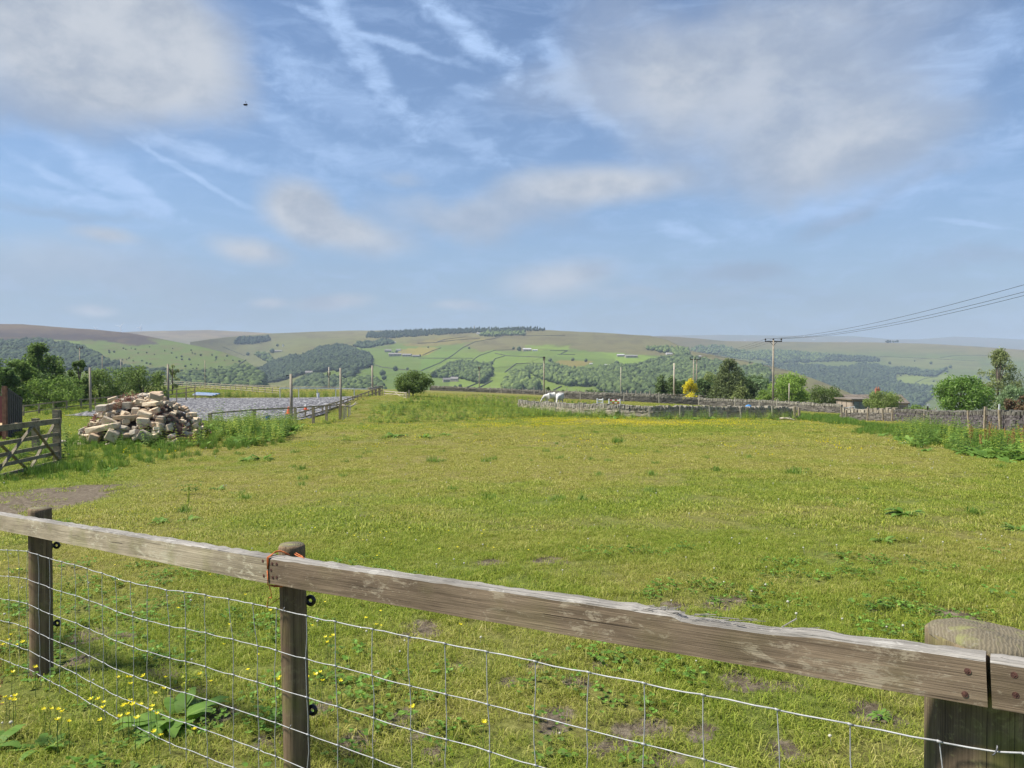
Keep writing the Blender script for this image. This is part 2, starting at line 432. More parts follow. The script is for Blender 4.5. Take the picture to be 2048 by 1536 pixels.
cirrus = union([seg(*a) for a in (
    (600, -60, 830, 240, 42, .55), (820, 220, 1010, 320, 40, .35), (780, -40, 1075, 160, 40, .8), (1050, 140, 1290, 290, 30, .4), (540, 25, 970, 125, 14, .5),
    (190, 262, 590, 335, 26, .5), (110, 312, 360, 420, 34, .55), (0, 388, 370, 425, 24, .45), (240, 285, 530, 418, 10, .45), (520, 140, 820, 245, 70, .4),
    (0, 315, 200, 385, 16, .4), (480, 200, 700, 330, 40, .3), (1290, 440, 1480, 500, 22, .35), (1420, 450, 2100, 300, 70, .35), (1860, 430, 2040, 470, 7, .35),
    (1700, 240, 2100, 60, 90, .3), (0, 260, 300, 330, 30, .3), (560, 330, 1000, 330, 40, .25), (1080, 80, 1180, 200, 40, .4), (900, 180, 1000, 190, 16, .4))])
cirrus = t.math('MULTIPLY', cirrus, t.math('ADD', .45, t.math('MULTIPLY', t.step(n_fib, .3, .65), .55)))
veil = t.math('MULTIPLY', t.step(n_fib, .42, .75), .3)
low = t.math('MULTIPLY', t.step(EL, .24, .0), .8)
wisp = union([cirrus, veil])
cm = t.math('MULTIPLY', cumulus, t.math('ADD', .75, t.math('MULTIPLY', n_big, .6)), clamp=True)
BG = lambda c, s: (lambda b: (t.val(b.inputs[0], (*c, 1) if isinstance(c, tuple) else c), setattr(b.inputs[1], 'default_value', s), b.outputs[0])[2])(t.n('ShaderNodeBackground'))
def MX(f, a, b):
    m = t.n('ShaderNodeMixShader'); t.val(m.inputs[0], f); t.l(a, m.inputs[1]); t.l(b, m.inputs[2]); return m.outputs[0]
s0 = BG(sky.outputs[0], SKY_S)
s0 = MX(low, s0, BG(SKY_LOW, 1.0))
s0 = MX(wisp, s0, BG(SKY_CIR, 1.0))
cc = t.mix(t.step(n_big, .36, .62), SKY_CD, SKY_CL)
s0 = MX(cm, s0, BG(cc, 1.0))
s0 = MX(t.math('MULTIPLY', dark, .8), s0, BG(SKY_DK, 1.0))
t.l(s0, t.out.inputs[0]); w.cycles.sampling_method = 'MANUAL'; w.cycles.sample_map_resolution = 256
sc.view_settings.view_transform = 'Standard'; sc.view_settings.look = 'None'; sc.view_settings.exposure = EXPO; sc.view_settings.gamma = 1
sc.cycles.use_denoising = True
sc.cycles.max_bounces = 6; sc.cycles.diffuse_bounces = 3; sc.cycles.glossy_bounces = 1; sc.cycles.transmission_bounces = 3; sc.cycles.volume_bounces = 0; sc.cycles.transparent_max_bounces = 4

# ================================================================ the near ground
def lush(x, y):
    """0 dry and yellowish .. 1 deep green"""
    a = fbm(x * .11, y * .11, 21, 3); b = fbm(x * .9, y * .9, 31, 3)
    r = np.clip((a - .5) * 2.7 + (b - .5) * 1.9 + .25, 0, 1)
    r = np.maximum(r, np.clip((x - .62 * y + 1.5) / 3, 0, .8) * np.clip((y - 6) / 4, 0, 1))
    r = np.maximum(r, np.clip((-x - .42 * y) / 2.5, 0, .95) * np.clip((y - 9) / 4, 0, 1))
    r = np.maximum(r, np.clip((3.4 - y) / 2.4, 0, .6) * np.clip((-x - .3) / .8, 0, 1))
    return r
MUD_PX = [(840,1245,.16),(855,1262,.12),(828,1268,.13),(987,1121,.2),(1095,1118,.22),(1112,1122,.15),(1442,1204,.2),(1757,1222,.13),(1918,1234,.24),(1880,1236,.14),(1475,1357,.13),(1500,1366,.08),(1558,1365,.1),(1607,1365,.08),
    (1730,1410,.12),(1772,1432,.14),(1393,1462,.1),(1570,1495,.11),(721,1031,.2),(1156,1361,.11),(1078,1332,.1),(1100,1421,.12),(710,1481,.1),(796,1429,.1),(1096,1447,.09),(165,1316,.12),(322,1335,.14),(335,1352,.1),(310,1362,.08),(425,1430,.13),(530,1480,.1),
    (1240,1480,.1),(1330,1510,.1),(620,1420,.12),(905,1330,.09),(1350,1210,.15),(1480,1195,.12),(720,1255,.1),(690,1250,.09),(1210,1330,.1),(860,1500,.09),(1180,1500,.08),(1020,1360,.08)]
MUD = [(hit(a, b), r) for a, b, r in MUD_PX]
DIRT_PX = [(-160, 1060), (-60, 985), (60, 978), (130, 972), (215, 965), (262, 964), (272, 974), (225, 996), (170, 1008), (110, 1022), (40, 1036), (-60, 1070)]
DIRT = [tuple(hit(a, b)[:2]) for a, b in DIRT_PX]
def poly_dist_in(x, y, poly):
    """signed distance-like value: positive inside"""
    d = np.full(np.shape(x), 1e9); n = len(poly)
    for i in range(n):
        ax, ay = poly[i]; bx, by = poly[(i + 1) % n]; ux, uy = bx - ax, by - ay
        tt = np.clip(((x - ax) * ux + (y - ay) * uy) / (ux * ux + uy * uy + 1e-9), 0, 1)
        d = np.minimum(d, np.hypot(x - ax - tt * ux, y - ay - tt * uy))
    return np.where(in_poly(x, y, poly), d, -d)
def mud(x, y):
    x = np.asarray(x, float); y = np.asarray(y, float); m = np.zeros(x.shape)
    wx = x + .12 * (fbm(x * 6, y * 6, 41, 3) - .5); wy = y + .12 * (fbm(x * 6, y * 6, 43, 3) - .5)
    for p, r in MUD:
        m = np.maximum(m, np.clip(1.18 - np.hypot((wx - p.x), (wy - p.y) * .8) / r, 0, 1))
    near = np.clip((9 - y) / 5, 0, 1)
    m = np.maximum(m, np.clip((fbm(x * 1.9, y * 1.9, 51, 4) - .72) * 9, 0, .7) * near)
    sd_ = poly_dist_in(x + .5 * (fbm(x * 1.5, y * 1.5, 61, 3) - .5), y + .6 * (fbm(x * 1.5, y * 1.5, 63, 3) - .5), DIRT)
    m = np.maximum(m, np.clip(sd_ * 1.5 + .35, 0, 1) * (y > 8))
    return m
def build_ground():
    ys = [-5]
    while ys[-1] < 300: ys.append(ys[-1] + (.07 if 1 <= ys[-1] < 6 else max(.1, abs(ys[-1]) * .017)))
    ys = np.array(ys); us = np.linspace(-1, 1, 230); us = np.sign(us) * np.abs(us) ** 1.15
    X = us[None, :] * (5 + np.abs(ys[:, None]) * 1.0); Y = np.broadcast_to(ys[:, None], X.shape)
    Z = gz(X, Y); M = mud(X, Y); Lh = lush(X, Y)
    Z = Z - .025 * M
    nr, nc = X.shape; idx = np.arange(nr * nc).reshape(nr, nc)
    f = np.stack([idx[:-1, :-1], idx[:-1, 1:], idx[1:, 1:], idx[1:, :-1]], -1).reshape(-1, 4)
    me = np_mesh('ground', np.stack([X, Y, Z], -1).reshape(-1, 3), f, 4)
    for nm, a in (('mud', M), ('lush', Lh)):
        at = me.attributes.new(nm, 'FLOAT', 'POINT'); at.data.foreach_set('value', a.ravel().astype(np.float32))
    me.polygons.foreach_set('use_smooth', [True] * len(me.polygons))
    t = NT('pasture'); v = t.coord('World')
    am = t.n('ShaderNodeAttribute', attribute_name='mud').outputs['Fac']; al = t.n('ShaderNodeAttribute', attribute_name='lush').outputs['Fac']
    n1 = t.noise(v, 24, 6, .65); n2 = t.noise(v, 3.0, 5, .6); n3 = t.noise(v, .6, 4)
    dry = t.ramp(n1, [(.3, G_DRY0), (.52, G_DRY1), (.75, G_DRY2)]); gr = t.ramp(n1, [(.3, G_LU0), (.52, G_LU1), (.75, G_LU2)])
    c = t.mix(t.math('ADD', al, t.math('MULTIPLY', t.math('SUBTRACT', n2, .5), 1.2), clamp=True), dry, gr)
    soil = t.ramp(t.noise(v, 14, 8, .7), [(.3, (.06, .045, .03)), (.5, (.15, .12, .085)), (.68, (.28, .235, .17))])
    c = t.mix(t.step(t.math('ADD', am, t.math('MULTIPLY', t.math('SUBTRACT', n1, .5), .9)), .35, .6), c, soil)
    t.bsdf(c, .95, t.noise(v, 40, 6, .7), .9, .03, 0, .1)
    o = link('ground', me, t.m); tag(o, 'yellow green grazed pasture sloping away behind the wooden fence', 'ground', None, 'structure')
build_ground()

# ---------------------------------------------------------------- riding arena surface
AR_Z = -1.9
AR_PX = [(136, 833, 56.5), (330, 797, 95), (470, 796, 95.5), (745, 797, 95), (588, 838, 54), (470, 846, 50), (300, 840, 53)]
AR = [tuple(P(a, b, c)) for a, b, c in AR_PX]
bm = MB()
n = 46; pts = []
lo = np.array(AR).min(0) - .5; hi = np.array(AR).max(0) + .5
gx = np.linspace(lo[0], hi[0], 90); gy = np.linspace(lo[1], hi[1], 90)
GXX, GYY = np.meshgrid(gx, gy); ins = poly_dist_in(GXX, GYY, [(a[0], a[1]) for a in AR])
def arena_z(x, y):
    return gz(x, y) + .09
AZZ = arena_z(GXX, GYY) + .05 * (fbm(GXX * 2.3, GYY * 2.3, 77, 3) - .5)
idx = np.arange(90 * 90).reshape(90, 90)
ff = np.stack([idx[:-1, :-1], idx[:-1, 1:], idx[1:, 1:], idx[1:, :-1]], -1).reshape(-1, 4)
ff = ff[(ins.ravel()[ff] > -.4).all(1)]
me = np_mesh('riding_arena', np.stack([GXX, GYY, AZZ], -1).reshape(-1, 3), ff, 4)
t = NT('rubber_shreds'); v = t.coord('World')
vo = t.n('ShaderNodeTexVoronoi', feature='F1'); t.l(t.coord('World', (7, 3.6, 7)), vo.inputs['Vector']); vo.inputs['Scale'].default_value = 1.0
s3 = t.n('ShaderNodeSeparateColor'); t.l(vo.outputs['Color'], s3.inputs[0])
c = t.ramp(s3.outputs[0], [(.0, (.045, .045, .052)), (.5, (.1, .098, .104)), (.74, (.15, .147, .152)), (.82, (.34, .335, .33)), (1, (.5, .49, .48))])
c = t.mix(t.math('MULTIPLY', t.noise(v, .5, 3), .5), c, (.13, .125, .13))
t.bsdf(c, .9, s3.outputs[1], .6, .05, 0, .2)
o = link('riding_arena', me, t.m); tag(o, 'grey shredded rubber riding arena flecked with white', 'arena', None, 'structure')

# ================================================================ far hills
class Sheet:
    """one hillside: skyline knots (px, py, distance), foot row and foot distance"""
    def __init__(s, name, knots, py_bot, d_bot, g=1.0, rough=.0035, step=4, nv=80):
        s.name = name; k = np.array(knots, float); s.kx, s.ky, s.kd = k[:, 0], k[:, 1], np.log(k[:, 2])
        s.pb, s.g, s.r, s.step, s.nv = py_bot, g, rough, step, nv
        b = np.array(d_bot if isinstance(d_bot, list) else [(0, d_bot)], float); s.bx, s.bd = b[:, 0], np.log(b[:, 1])
        s.seed = len(name) * 7
    def top(s, px):
        y = np.interp(px, s.kx, s.ky)
        return y + .9 * (fbm(px / 37, px * 0, s.seed, 3) - .5)
    def pos(s, px, py):
        px = np.asarray(px, float); py = np.asarray(py, float)
        v = np.clip((s.pb - py) / np.maximum(s.pb - s.top(px), 1e-3), 0, 1.0)
        db = np.interp(px, s.bx, s.bd); d = db + (np.interp(px, s.kx, s.kd) - db) * v ** s.g
        d = d + s.r * (fbm(px / 55, py / 9, s.seed + 3, 4) - .5) * np.clip((1 - v) * 6, 0, 1) * 6
        return P(px, py, np.exp(d))
    def build(s, label, colf, mat):
        xs = np.arange(s.kx[0], s.kx[-1] + .1, s.step); vs = np.linspace(0, 1, s.nv)
        PX = np.broadcast_to(xs[None, :], (s.nv, len(xs))); PY = s.pb + (s.top(xs)[None, :] - s.pb) * vs[:, None]
        V3 = s.pos(PX, PY); C = colf(PX, PY, np.broadcast_to(vs[:, None], PX.shape))
        back = V3[-1].copy(); sc2 = np.array([1.35, 1.35, 1]); back = (back - [0, 0, EYE]) * sc2 + [0, 0, EYE]; back[:, 2] = V3[-1][:, 2] * .55 - 30
        V3 = np.concatenate([V3, back[None]], 0); C = np.concatenate([C, C[-1:]], 0)
        nr, nc = V3.shape[:2]; idx = np.arange(nr * nc).reshape(nr, nc)
        f = np.stack([idx[:-1, :-1], idx[:-1, 1:], idx[1:, 1:], idx[1:, :-1]], -1).reshape(-1, 4)
        me = np_mesh(s.name, V3.reshape(-1, 3), f, 4)
        a = me.attributes.new('cover', 'FLOAT_COLOR', 'POINT'); a.data.foreach_set('color', np.concatenate([C, np.ones(C.shape[:2] + (1,))], -1).astype(np.float32).ravel())
        me.polygons.foreach_set('use_smooth', [True] * len(me.polygons))
        o = link(s.name, me, mat); tag(o, label, 'hill', None, 'structure'); return o
t = NT('hillside'); v = t.coord('World', (.02, .02, .05))
c = t.n('ShaderNodeAttribute', attribute_name='cover').outputs['Color']
k = t.math('ADD', .72, t.math('MULTIPLY', t.noise(v, 1.0, 8, .65), .56))
k2 = t.noise(t.coord('World', (.12, .12, .3)), 1.0, 5, .7)
c = t.mix(1.0, c, HILL_K, 'MULTIPLY'); c = t.mix(1.0, c, t.math('MULTIPLY', k, t.math('ADD', .75, t.math('MULTIPLY', k2, .5))), 'MULTIPLY')
t.bsdf(c, .95, k2, .5, 2.0, 0, .1); M_hill = t.m
A3 = lambda *c: np.array(c, float)
def smooth(x, a, b):
    q = np.clip((x - a) / (b - a), 0, 1); return q * q * (3 - 2 * q)
def blend(C, m, c): 
    m = np.asarray(m, float)[..., None]; return C * (1 - m) + A3(*c) * m
def wob(px, py, s, k=1.0):
    return px + 10 * k * (fbm(px / 30, py / 8, s, 3) - .5), py + 4 * k * (fbm(px / 30, py / 8, s + 5, 3) - .5)

MAIN = Sheet('main_hill', [(380, 684, 2250), (395, 682, 2300), (420, 678, 2400), (475, 672, 2700), (545, 667, 2900), (600, 664.5, 2900), (700, 661, 2900), (770, 661, 2800), (850, 661.5, 2700), (950, 660, 2600), (1040, 658.5, 2500), (1090, 660, 2400),
    (1200, 665.5, 2400), (1300, 671.5, 2300), (1335, 680, 2200), (1378, 701, 1900), (1450, 714, 1800), (1500, 723, 1700), (1575, 740, 1600), (1637, 761, 1450), (1690, 782, 1300), (1740, 805, 1200)], 830, [(380, 1750), (430, 1500), (480, 1300), (545, 1000), (640, 620), (1500, 620), (1740, 900)], .85)
SPUR = Sheet('left_hill', [(-500, 650, 1900), (-200, 640, 2000), (0, 648, 2100), (45, 648, 2100), (60, 649.5, 2100), (130, 655, 2100), (200, 660, 2050), (260, 666, 2000), (320, 677, 1900), (400, 693, 1750), (450, 705, 1650), (490, 720, 1550), (520, 742, 1350), (545, 780, 1100)], 830, 700, .85)
MOOR = Sheet('pale_moor', [(150, 668, 4000), (240, 664.5, 4200), (320, 661.5, 4300), (420, 660, 4300), (500, 664, 4200), (560, 668, 4000), (680, 680, 3600)], 760, 2900, .9)
RIGHT = Sheet('right_hill', [(1180, 684, 3000), (1300, 672.5, 3300), (1340, 673, 3400), (1400, 677.5, 3500), (1450, 682, 3600), (1600, 684, 3700), (1750, 685, 3700), (1850, 687, 3600), (1950, 693, 3400), (2048, 700, 3200), (2300, 712, 3000), (2600, 720, 2900)], 840, 1500, .85)
FAR = Sheet('far_moor', [(1150, 680, 8000), (1330, 671, 8200), (1450, 669.5, 8500), (1540, 671, 8500), (1711, 672, 8500), (1786, 679, 8000), (1836, 678.5, 8600), (1911, 673, 9000), (1961, 675, 9000), (2048, 679, 8600), (2300, 684, 8000), (2700, 690, 8000)], 725, 5600, .9, .002)

FIELDS = [  # polygons on the main hill in measured pixels, with the colour of what grows there
    ([(792,709),(800,699),(842,695),(882,696),(868,704),(850,711),(815,711)], (.27,.26,.07)),
    ([(846,715),(882,697),(926,697),(905,712),(898,716)], (.15,.25,.055)),
    ([(838,742),(846,717),(897,717),(870,732),(850,742)], (.135,.24,.05)),
    ([(855,745),(905,715),(946,717),(935,727),(900,742)], (.17,.27,.055)),
    ([(905,712),(926,698),(985,700),(960,712),(945,716)], (.16,.25,.05)),
    ([(800,690),(835,684),(870,676),(950,673),(985,676),(960,681),(930,686),(880,691),(840,694)], (.215,.205,.075)),
    ([(925,690),(985,676),(1000,668),(1100,662),(1300,673),(1400,690),(1400,705),(1330,712),(1230,708),(1135,697),(1050,700),(960,703)], (.175,.178,.09)),
    ([(1050,690),(1140,690),(1135,700),(1052,701)], (.19,.29,.06)),
    ([(1030,712),(1052,702),(1120,701),(1110,712),(1085,715)], (.15,.24,.05)),
    ([(1110,712),(1120,702),(1165,704),(1240,706),(1232,717),(1165,718)], (.16,.26,.055)),
    ([(1110,725),(1120,720),(1190,722),(1165,733),(1120,736)], (.235,.225,.075)),
    ([(1195,703),(1235,706),(1300,712),(1335,720),(1300,734),(1232,728),(1228,715)], (.19,.31,.06)),
    ([(985,700),(1030,712),(1085,715),(1085,727),(1032,727),(985,735),(950,730),(945,716)], (.165,.265,.055)),
    ([(900,765),(960,745),(1010,745),(1075,735),(1060,775),(1000,790),(900,790)], (.18,.28,.06)),
    ([(1060,775),(1090,760),(1190,770),(1180,790),(1060,792)], (.17,.26,.055)),
    ([(740,727),(765,735),(835,742),(850,746),(800,770),(740,770),(720,750)], (.12,.2,.045)),
    ([(680,765),(760,768),(800,772),(790,800),(620,800)], (.13,.215,.05)),
    ([(540,684),(600,676),(720,680),(735,686),(700,700),(600,716),(560,700)], (.16,.18,.07)),
]
def c_main(px, py, v):
    C = np.broadcast_to(A3(.135, .215, .052), px.shape + (3,)).copy()
    x, y = wob(px, py, 3)
    top = MAIN.top(px)
    rel = (y - top)
    C = blend(C, 1 - smooth(rel, 18, 34), (.185, .195, .085)); C = blend(C, 1 - smooth(rel, 4, 16), (.185, .185, .1))
    C = blend(C, (1 - smooth(px, 560, 700)) * .8, (.145, .155, .075)); C = blend(C, (1 - smooth(px, 400, 520)) * (1 - smooth(y, 715, 735)) * .7, (.16, .16, .08))
    C = blend(C, smooth(px, 1330, 1400) * .7, (.18, .185, .075))
    for poly, c in FIELDS:
        x1, y1 = wob(px, py, 8, .25)
        C = blend(C, in_poly(x1, y1, poly) * 1.0, c)
    br = fbm(px / 26, py / 3, 90, 4)
    C = blend(C, smooth(br, .5, .68) * (1 - smooth(rel, 30, 50)) * .55, (.105, .09, .06))
    C = blend(C, smooth(br, .6, .75) * .18, (.2, .2, .09))
    return C
def c_spur(px, py, v):
    C = np.broadcast_to(A3(.125, .19, .055), px.shape + (3,)).copy(); x, y = wob(px, py, 13, 2)
    C = blend(C, 1 - smooth(y, 674 + .00 * px, 686), (.105, .085, .08))
    C = blend(C, in_poly(x, y, [(-500,668),(60,667),(200,669),(290,674),(320,690),(270,690),(180,680),(60,682),(-500,690)]) * .95, (.075, .062, .068))
    C = blend(C, (1 - smooth(y, 655, 664)) * .9, (.155, .12, .09))
    C = blend(C, in_poly(x, y, [(65,680),(130,679),(165,683),(140,688),(80,686)]) * 1.0, (.16, .24, .06))
    C = blend(C, smooth(fbm(px / 30, py / 3.5, 33, 4), .56, .7) * .5, (.16, .135, .09))
    C = blend(C, smooth(fbm(px / 22 + py / 14, py / 5, 35, 4), .6, .7) * smooth(y, 690, 700) * .45, (.17, .15, .09))
    return C
def c_moor(px, py, v):
    C = np.broadcast_to(A3(.24, .2, .125), px.shape + (3,)).copy()
    C = blend(C, smooth(fbm(px / 30, py / 2.5, 53, 4), .45, .62) * .8, (.15, .125, .09))
    C = blend(C, smooth(py, 672, 684) * .75, (.15, .15, .08)); return C
def c_right(px, py, v):
    C = np.broadcast_to(A3(.13, .18, .06), px.shape + (3,)).copy(); x, y = wob(px, py, 23, 2)
    rel = y - RIGHT.top(px)
    C = blend(C, 1 - smooth(rel, 10, 26), (.175, .175, .08)); C = blend(C, (1 - smooth(rel, 0, 6)) * .6, (.19, .16, .095))
    C = blend(C, (1 - smooth(px, 1380, 1480)) * .8, (.165, .15, .085))
    C = blend(C, in_poly(x, y, [(1786,750),(1840,746),(1900,752),(1960,760),(1960,772),(1880,773),(1815,768)]) * 1.0, (.19, .26, .075))
    C = blend(C, in_poly(x, y, [(1640,778),(1700,776),(1720,800),(1640,810)]) * 1.0, (.15, .23, .06))
    C = blend(C, in_poly(x, y, [(1765,715),(1830,716),(1960,720),(1960,740),(1850,735),(1780,728)]) * .8, (.17, .2, .08))
    C = blend(C, smooth(fbm(px / 40, py / 3.5, 63, 4), .55, .72) * .5, (.11, .12, .06)); return C
def c_far(px, py, v):
    C = np.broadcast_to(A3(.13, .14, .085), px.shape + (3,)).copy()
    return blend(C, smooth(fbm(px / 30, py / 3, 73, 4), .45, .6) * .7, (.17, .15, .1))
MAIN.build('broad green hillside of walled fields rising to a brown moor', c_main, M_hill)
SPUR.build('dark heather topped hill with green lower slope', c_spur, M_hill)
MOOR.build('pale straw coloured moor behind the dark heather hill', c_moor, M_hill)
RIGHT.build('long wooded hillside under a flat moor top', c_right, M_hill)
FAR.build('distant blue moorland ridge along the skyline', c_far, M_hill)
vm = MB()
vm.add([(-2500, 300, -70), (2500, 300, -70), (2500, 900, -95), (-2500, 900, -95)], [(0, 1, 2, 3)])
o = vm.build('valley_floor', plain('valley_grass', (.12, .17, .05), scale=.02, coord='World')); tag(o, 'green valley bottom below the pasture', 'ground', None, 'structure')

# ---------------------------------------------------------------- haze
hb = MB(); hb.box((0, 5450, 150), (14000, 11700, 580))
hz = hb.build('haze', None); tag(hz, 'thin blue summer haze lying over the valley', 'haze', None, 'stuff')
t = NT('haze'); pv = t.n('ShaderNodeVolumePrincipled'); pv.inputs['Color'].default_value = (*HAZE_C, 1); pv.inputs['Density'].default_value = HAZE_D; pv.inputs['Anisotropy'].default_value = 0.0
t.l(pv.outputs[0], t.out.inputs['Volume']); hz.data.materials.append(t.m)
# ================================================================ the foreground fence
M_rail = wood('rail_timber', (0.283, 0.231, 0.154), (0.493, 0.419, 0.297), (0.529, 0.481, 0.350), 0, .7, .3, 7)
M_railR = wood('darker_rail_timber', (0.129, 0.092, 0.059), (0.288, 0.216, 0.145), (0.383, 0.319, 0.227), 0, .7, .12, 7)
M_railtop = wood('weathered_sunlit_rail_top', (0.163, 0.150, 0.129), (0.394, 0.367, 0.326), (0.449, 0.428, 0.381), 0, .6, 0, 9, .9)  # rail top faces: weathered grey wood, with some sunlight put into the colour
M_post = wood('post_timber', (0.100, 0.068, 0.040), (0.260, 0.184, 0.113), (0.273, 0.225, 0.118), 2, .45, .55, 7)
M_strain = wood('strainer_timber', (0.087, 0.063, 0.040), (0.251, 0.188, 0.120), (0.300, 0.275, 0.125), 2, .5, .7, 6)
M_posttop_old = wood('post_end_grain', (.11, .1, .07), (.3, .27, .2), (.4, .4, .27), 0, .7, .5, 16)
t = NT('mossy_end_grain'); v_ = t.coord('Object', (1, 1, 1)); sx = t.n('ShaderNodeSeparateXYZ'); t.l(v_, sx.inputs[0])
nz_ = t.noise(v_, 22, 6, .65, .4); rr_ = t.math('SQRT', t.math('ADD', t.math('POWER', t.math('ADD', sx.outputs[0], .03), 2.0), t.math('POWER', t.math('ADD', sx.outputs[1], .02), 2.0)))
ring_ = t.math('SINE', t.math('ADD', t.math('MULTIPLY', rr_, 900), t.math('MULTIPLY', nz_, 26)))
c_ = t.mix(t.math('ADD', t.math('MULTIPLY', ring_, .16), .5), (.09, .075, .048), (.24, .205, .14)); c_ = t.mix(t.step(nz_, .5, .7), c_, (.22, .22, .09)); c_ = t.mix(t.math('MULTIPLY', t.step(t.noise(v_, 90, 6, .7), .56, .68), .5), c_, (.3, .28, .22))
t.bsdf(c_, .9, t.math('ADD', t.math('MULTIPLY', ring_, .1), t.math('MULTIPLY', nz_, 2.0)), .8, .006, 0, .15); M_posttop = t.m
M_wire = plain('galvanised_wire', (.46, .46, .45), (.32, .32, .32), 60, .45, 0, 0, spec=.6)
M_rust = plain('rusty_screw', (.16, .075, .055), (.06, .03, .025), 90, .7, .2)
M_ins = plain('black_plastic', (.012, .012, .013), (.008, .008, .008), 30, .38, 0, .05, spec=.5)
M_staple = plain('fence_staple', (.25, .25, .26), (.15, .15, .15), 60, .5, .8)
M_twine = plain('orange_twine', (.62, .2, .07), (.4, .1, .03), 80, .8)
D0, D1, D2 = 4.12, 2.52, 1.375                       # distances of the rail at px 0, 535, 1975
RA, RB, RC = V(0, 1028, D0), V(535, 1114, D1), V(1975, 1318, D2)
FH, FD = .09, .046
fence = empty('fence', (RB.x, RB.y, float(gz(RB.x, RB.y))), 'weathered post and rail fence with galvanised stock wire across the foreground', 'fence')
def make_rail(a, b, ext_a, ext_b, seed, notch=None, name='rail', mat=None):
    """a timber rail along x in its own frame; front face looks to -y"""
    x = (b - a); L = x.length; x.normalize(); y = Vector((0, 0, 1)).cross(x); y.normalize(); z = x.cross(y)
    n = 150; vs = []; fs = []; mi = []
    xs = np.linspace(-ext_a, L + ext_b, n)
    jt = .0022 * (fbm(xs * 22, xs * 0, seed, 4) - .5) * 2; jb = .0015 * (fbm(xs * 9, xs * 0 + 3, seed, 3) - .5) * 2; jf = .0015 * (fbm(xs * 7, xs * 0 + 8, seed, 3) - .5) * 2
    jk = .003 * (fbm(xs * 25, xs * 0 + 5, seed, 4) - .5) * 2
    for i, q in enumerate(xs):
        dz = 0
        if notch: dz = -notch[2] * float(smooth(q, notch[0], notch[0] + .02)) * (1 - float(smooth(q, notch[1] - .12, notch[1]))) 
        zt = jt[i] + dz
        ring = [(jf[i], -FH + jb[i]), (jf[i] - .0005, -FH * .5), (jf[i], zt - .006), (.004 + jf[i], zt - .0008 + jk[i] * .3), (FD * .45, zt + jk[i] + .001), (FD * .8, zt + jk[i] * 1.4 + .001), (FD, zt - .004 + jk[i]), (FD, -FH + jb[i])]
        vs += [(q, p[0], p[1]) for p in ring]
    k = 8
    for i in range(n - 1):
        for j in range(k):
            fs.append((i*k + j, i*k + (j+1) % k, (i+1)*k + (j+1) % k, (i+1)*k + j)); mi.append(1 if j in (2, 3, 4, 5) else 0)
    fs.append(tuple(range(k))); mi.append(0); fs.append(tuple((n-1)*k + j for j in range(k - 1, -1, -1))); mi.append(0)
    me = bpy.data.meshes.new(name); me.from_pydata(vs, [], fs); me.polygons.foreach_set('material_index', mi); me.update()
    bm_ = bmesh.new(); bm_.from_mesh(me); bmesh.ops.recalc_face_normals(bm_, faces=bm_.faces); bm_.to_mesh(me); bm_.free()
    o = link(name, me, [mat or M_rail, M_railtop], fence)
    o.matrix_local = Matrix.Translation(a - fence.location) @ Matrix((x, y, z)).transposed().to_4x4()
    return o, (x, y, z, L)
dirL = (RB - RA).normalized(); dirR = (RC - RB).normalized()
railL, frL = make_rail(RA, RB - dirL * .0015, .9, 0, 3)
LR = (RC - RB).length
q0 = .62 * LR
railR, frR = make_rail(RB + dirR * .0015, RC - dirR * .003, 0, 0, 8, (LR * .70, LR * .86, .009), mat=M_railR)
railS, frS = make_rail(RC + dirR * .004, RC + dirR * .9, 0, 0, 12, mat=M_railR)
# splinters torn up along the worn top edge
def splinters():
    m = MB()
    for k in range(30):
        q = LR * rnd.uniform(.66, .84); yy = rnd.uniform(.002, FD); ln = rnd.uniform(.012, .05); a = rnd.uniform(.0, .22)
        p = Vector((q, yy, rnd.uniform(-.007, .0))); e = p + Vector((ln, rnd.uniform(-.005, .005), ln * a))
        m.bar(p, e, rnd.uniform(.0008, .003), rnd.uniform(.0006, .0018))
    p = Vector((LR * .815, .035, -.006)); m.bar(p, p + Vector((.03, .012, .02)), .004, .0015)
    for k in range(14):
        p = Vector((LR * rnd.uniform(.655, .70), rnd.uniform(.01, FD), .0)); m.bar(p, p + Vector((rnd.uniform(.01, .03), rnd.uniform(-.008, .008), rnd.uniform(-.002, .007))), .003, .0015)
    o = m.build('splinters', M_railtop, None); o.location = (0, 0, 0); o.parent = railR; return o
o = splinters()
o['label'] = 'splintered fibres along the torn top edge'
def screw(rail, q, z, r=.0058):
    m = MB(); m.tube([(q, -.0012, z), (q, .004, z)], [r, r * .9], 12)
    m.box((q, -.0016, z), (r * .9, .001, r * .3)); m.box((q, -.0017, z), (r * .3, .001, r * .9))
    o = m.build('screw', M_rust, None); o.location = (0, 0, 0); o.parent = rail
LL = (RB - RA).length
for q, z in ((LL - .028, -.016), (LL - .026, -.066)): screw(railL, q, z)
for q, z in ((.022, -.02), (.045, -.019), (.015, -.042), (.022, -.066), (.043, -.064)): screw(railR, q, z, .005)
for q, z in ((LR - .034, -.028), (LR - .040, -.072)): screw(railR, q, z)
for q, z in ((.036, -.022), (.037, -.058)): screw(railS, q, z)
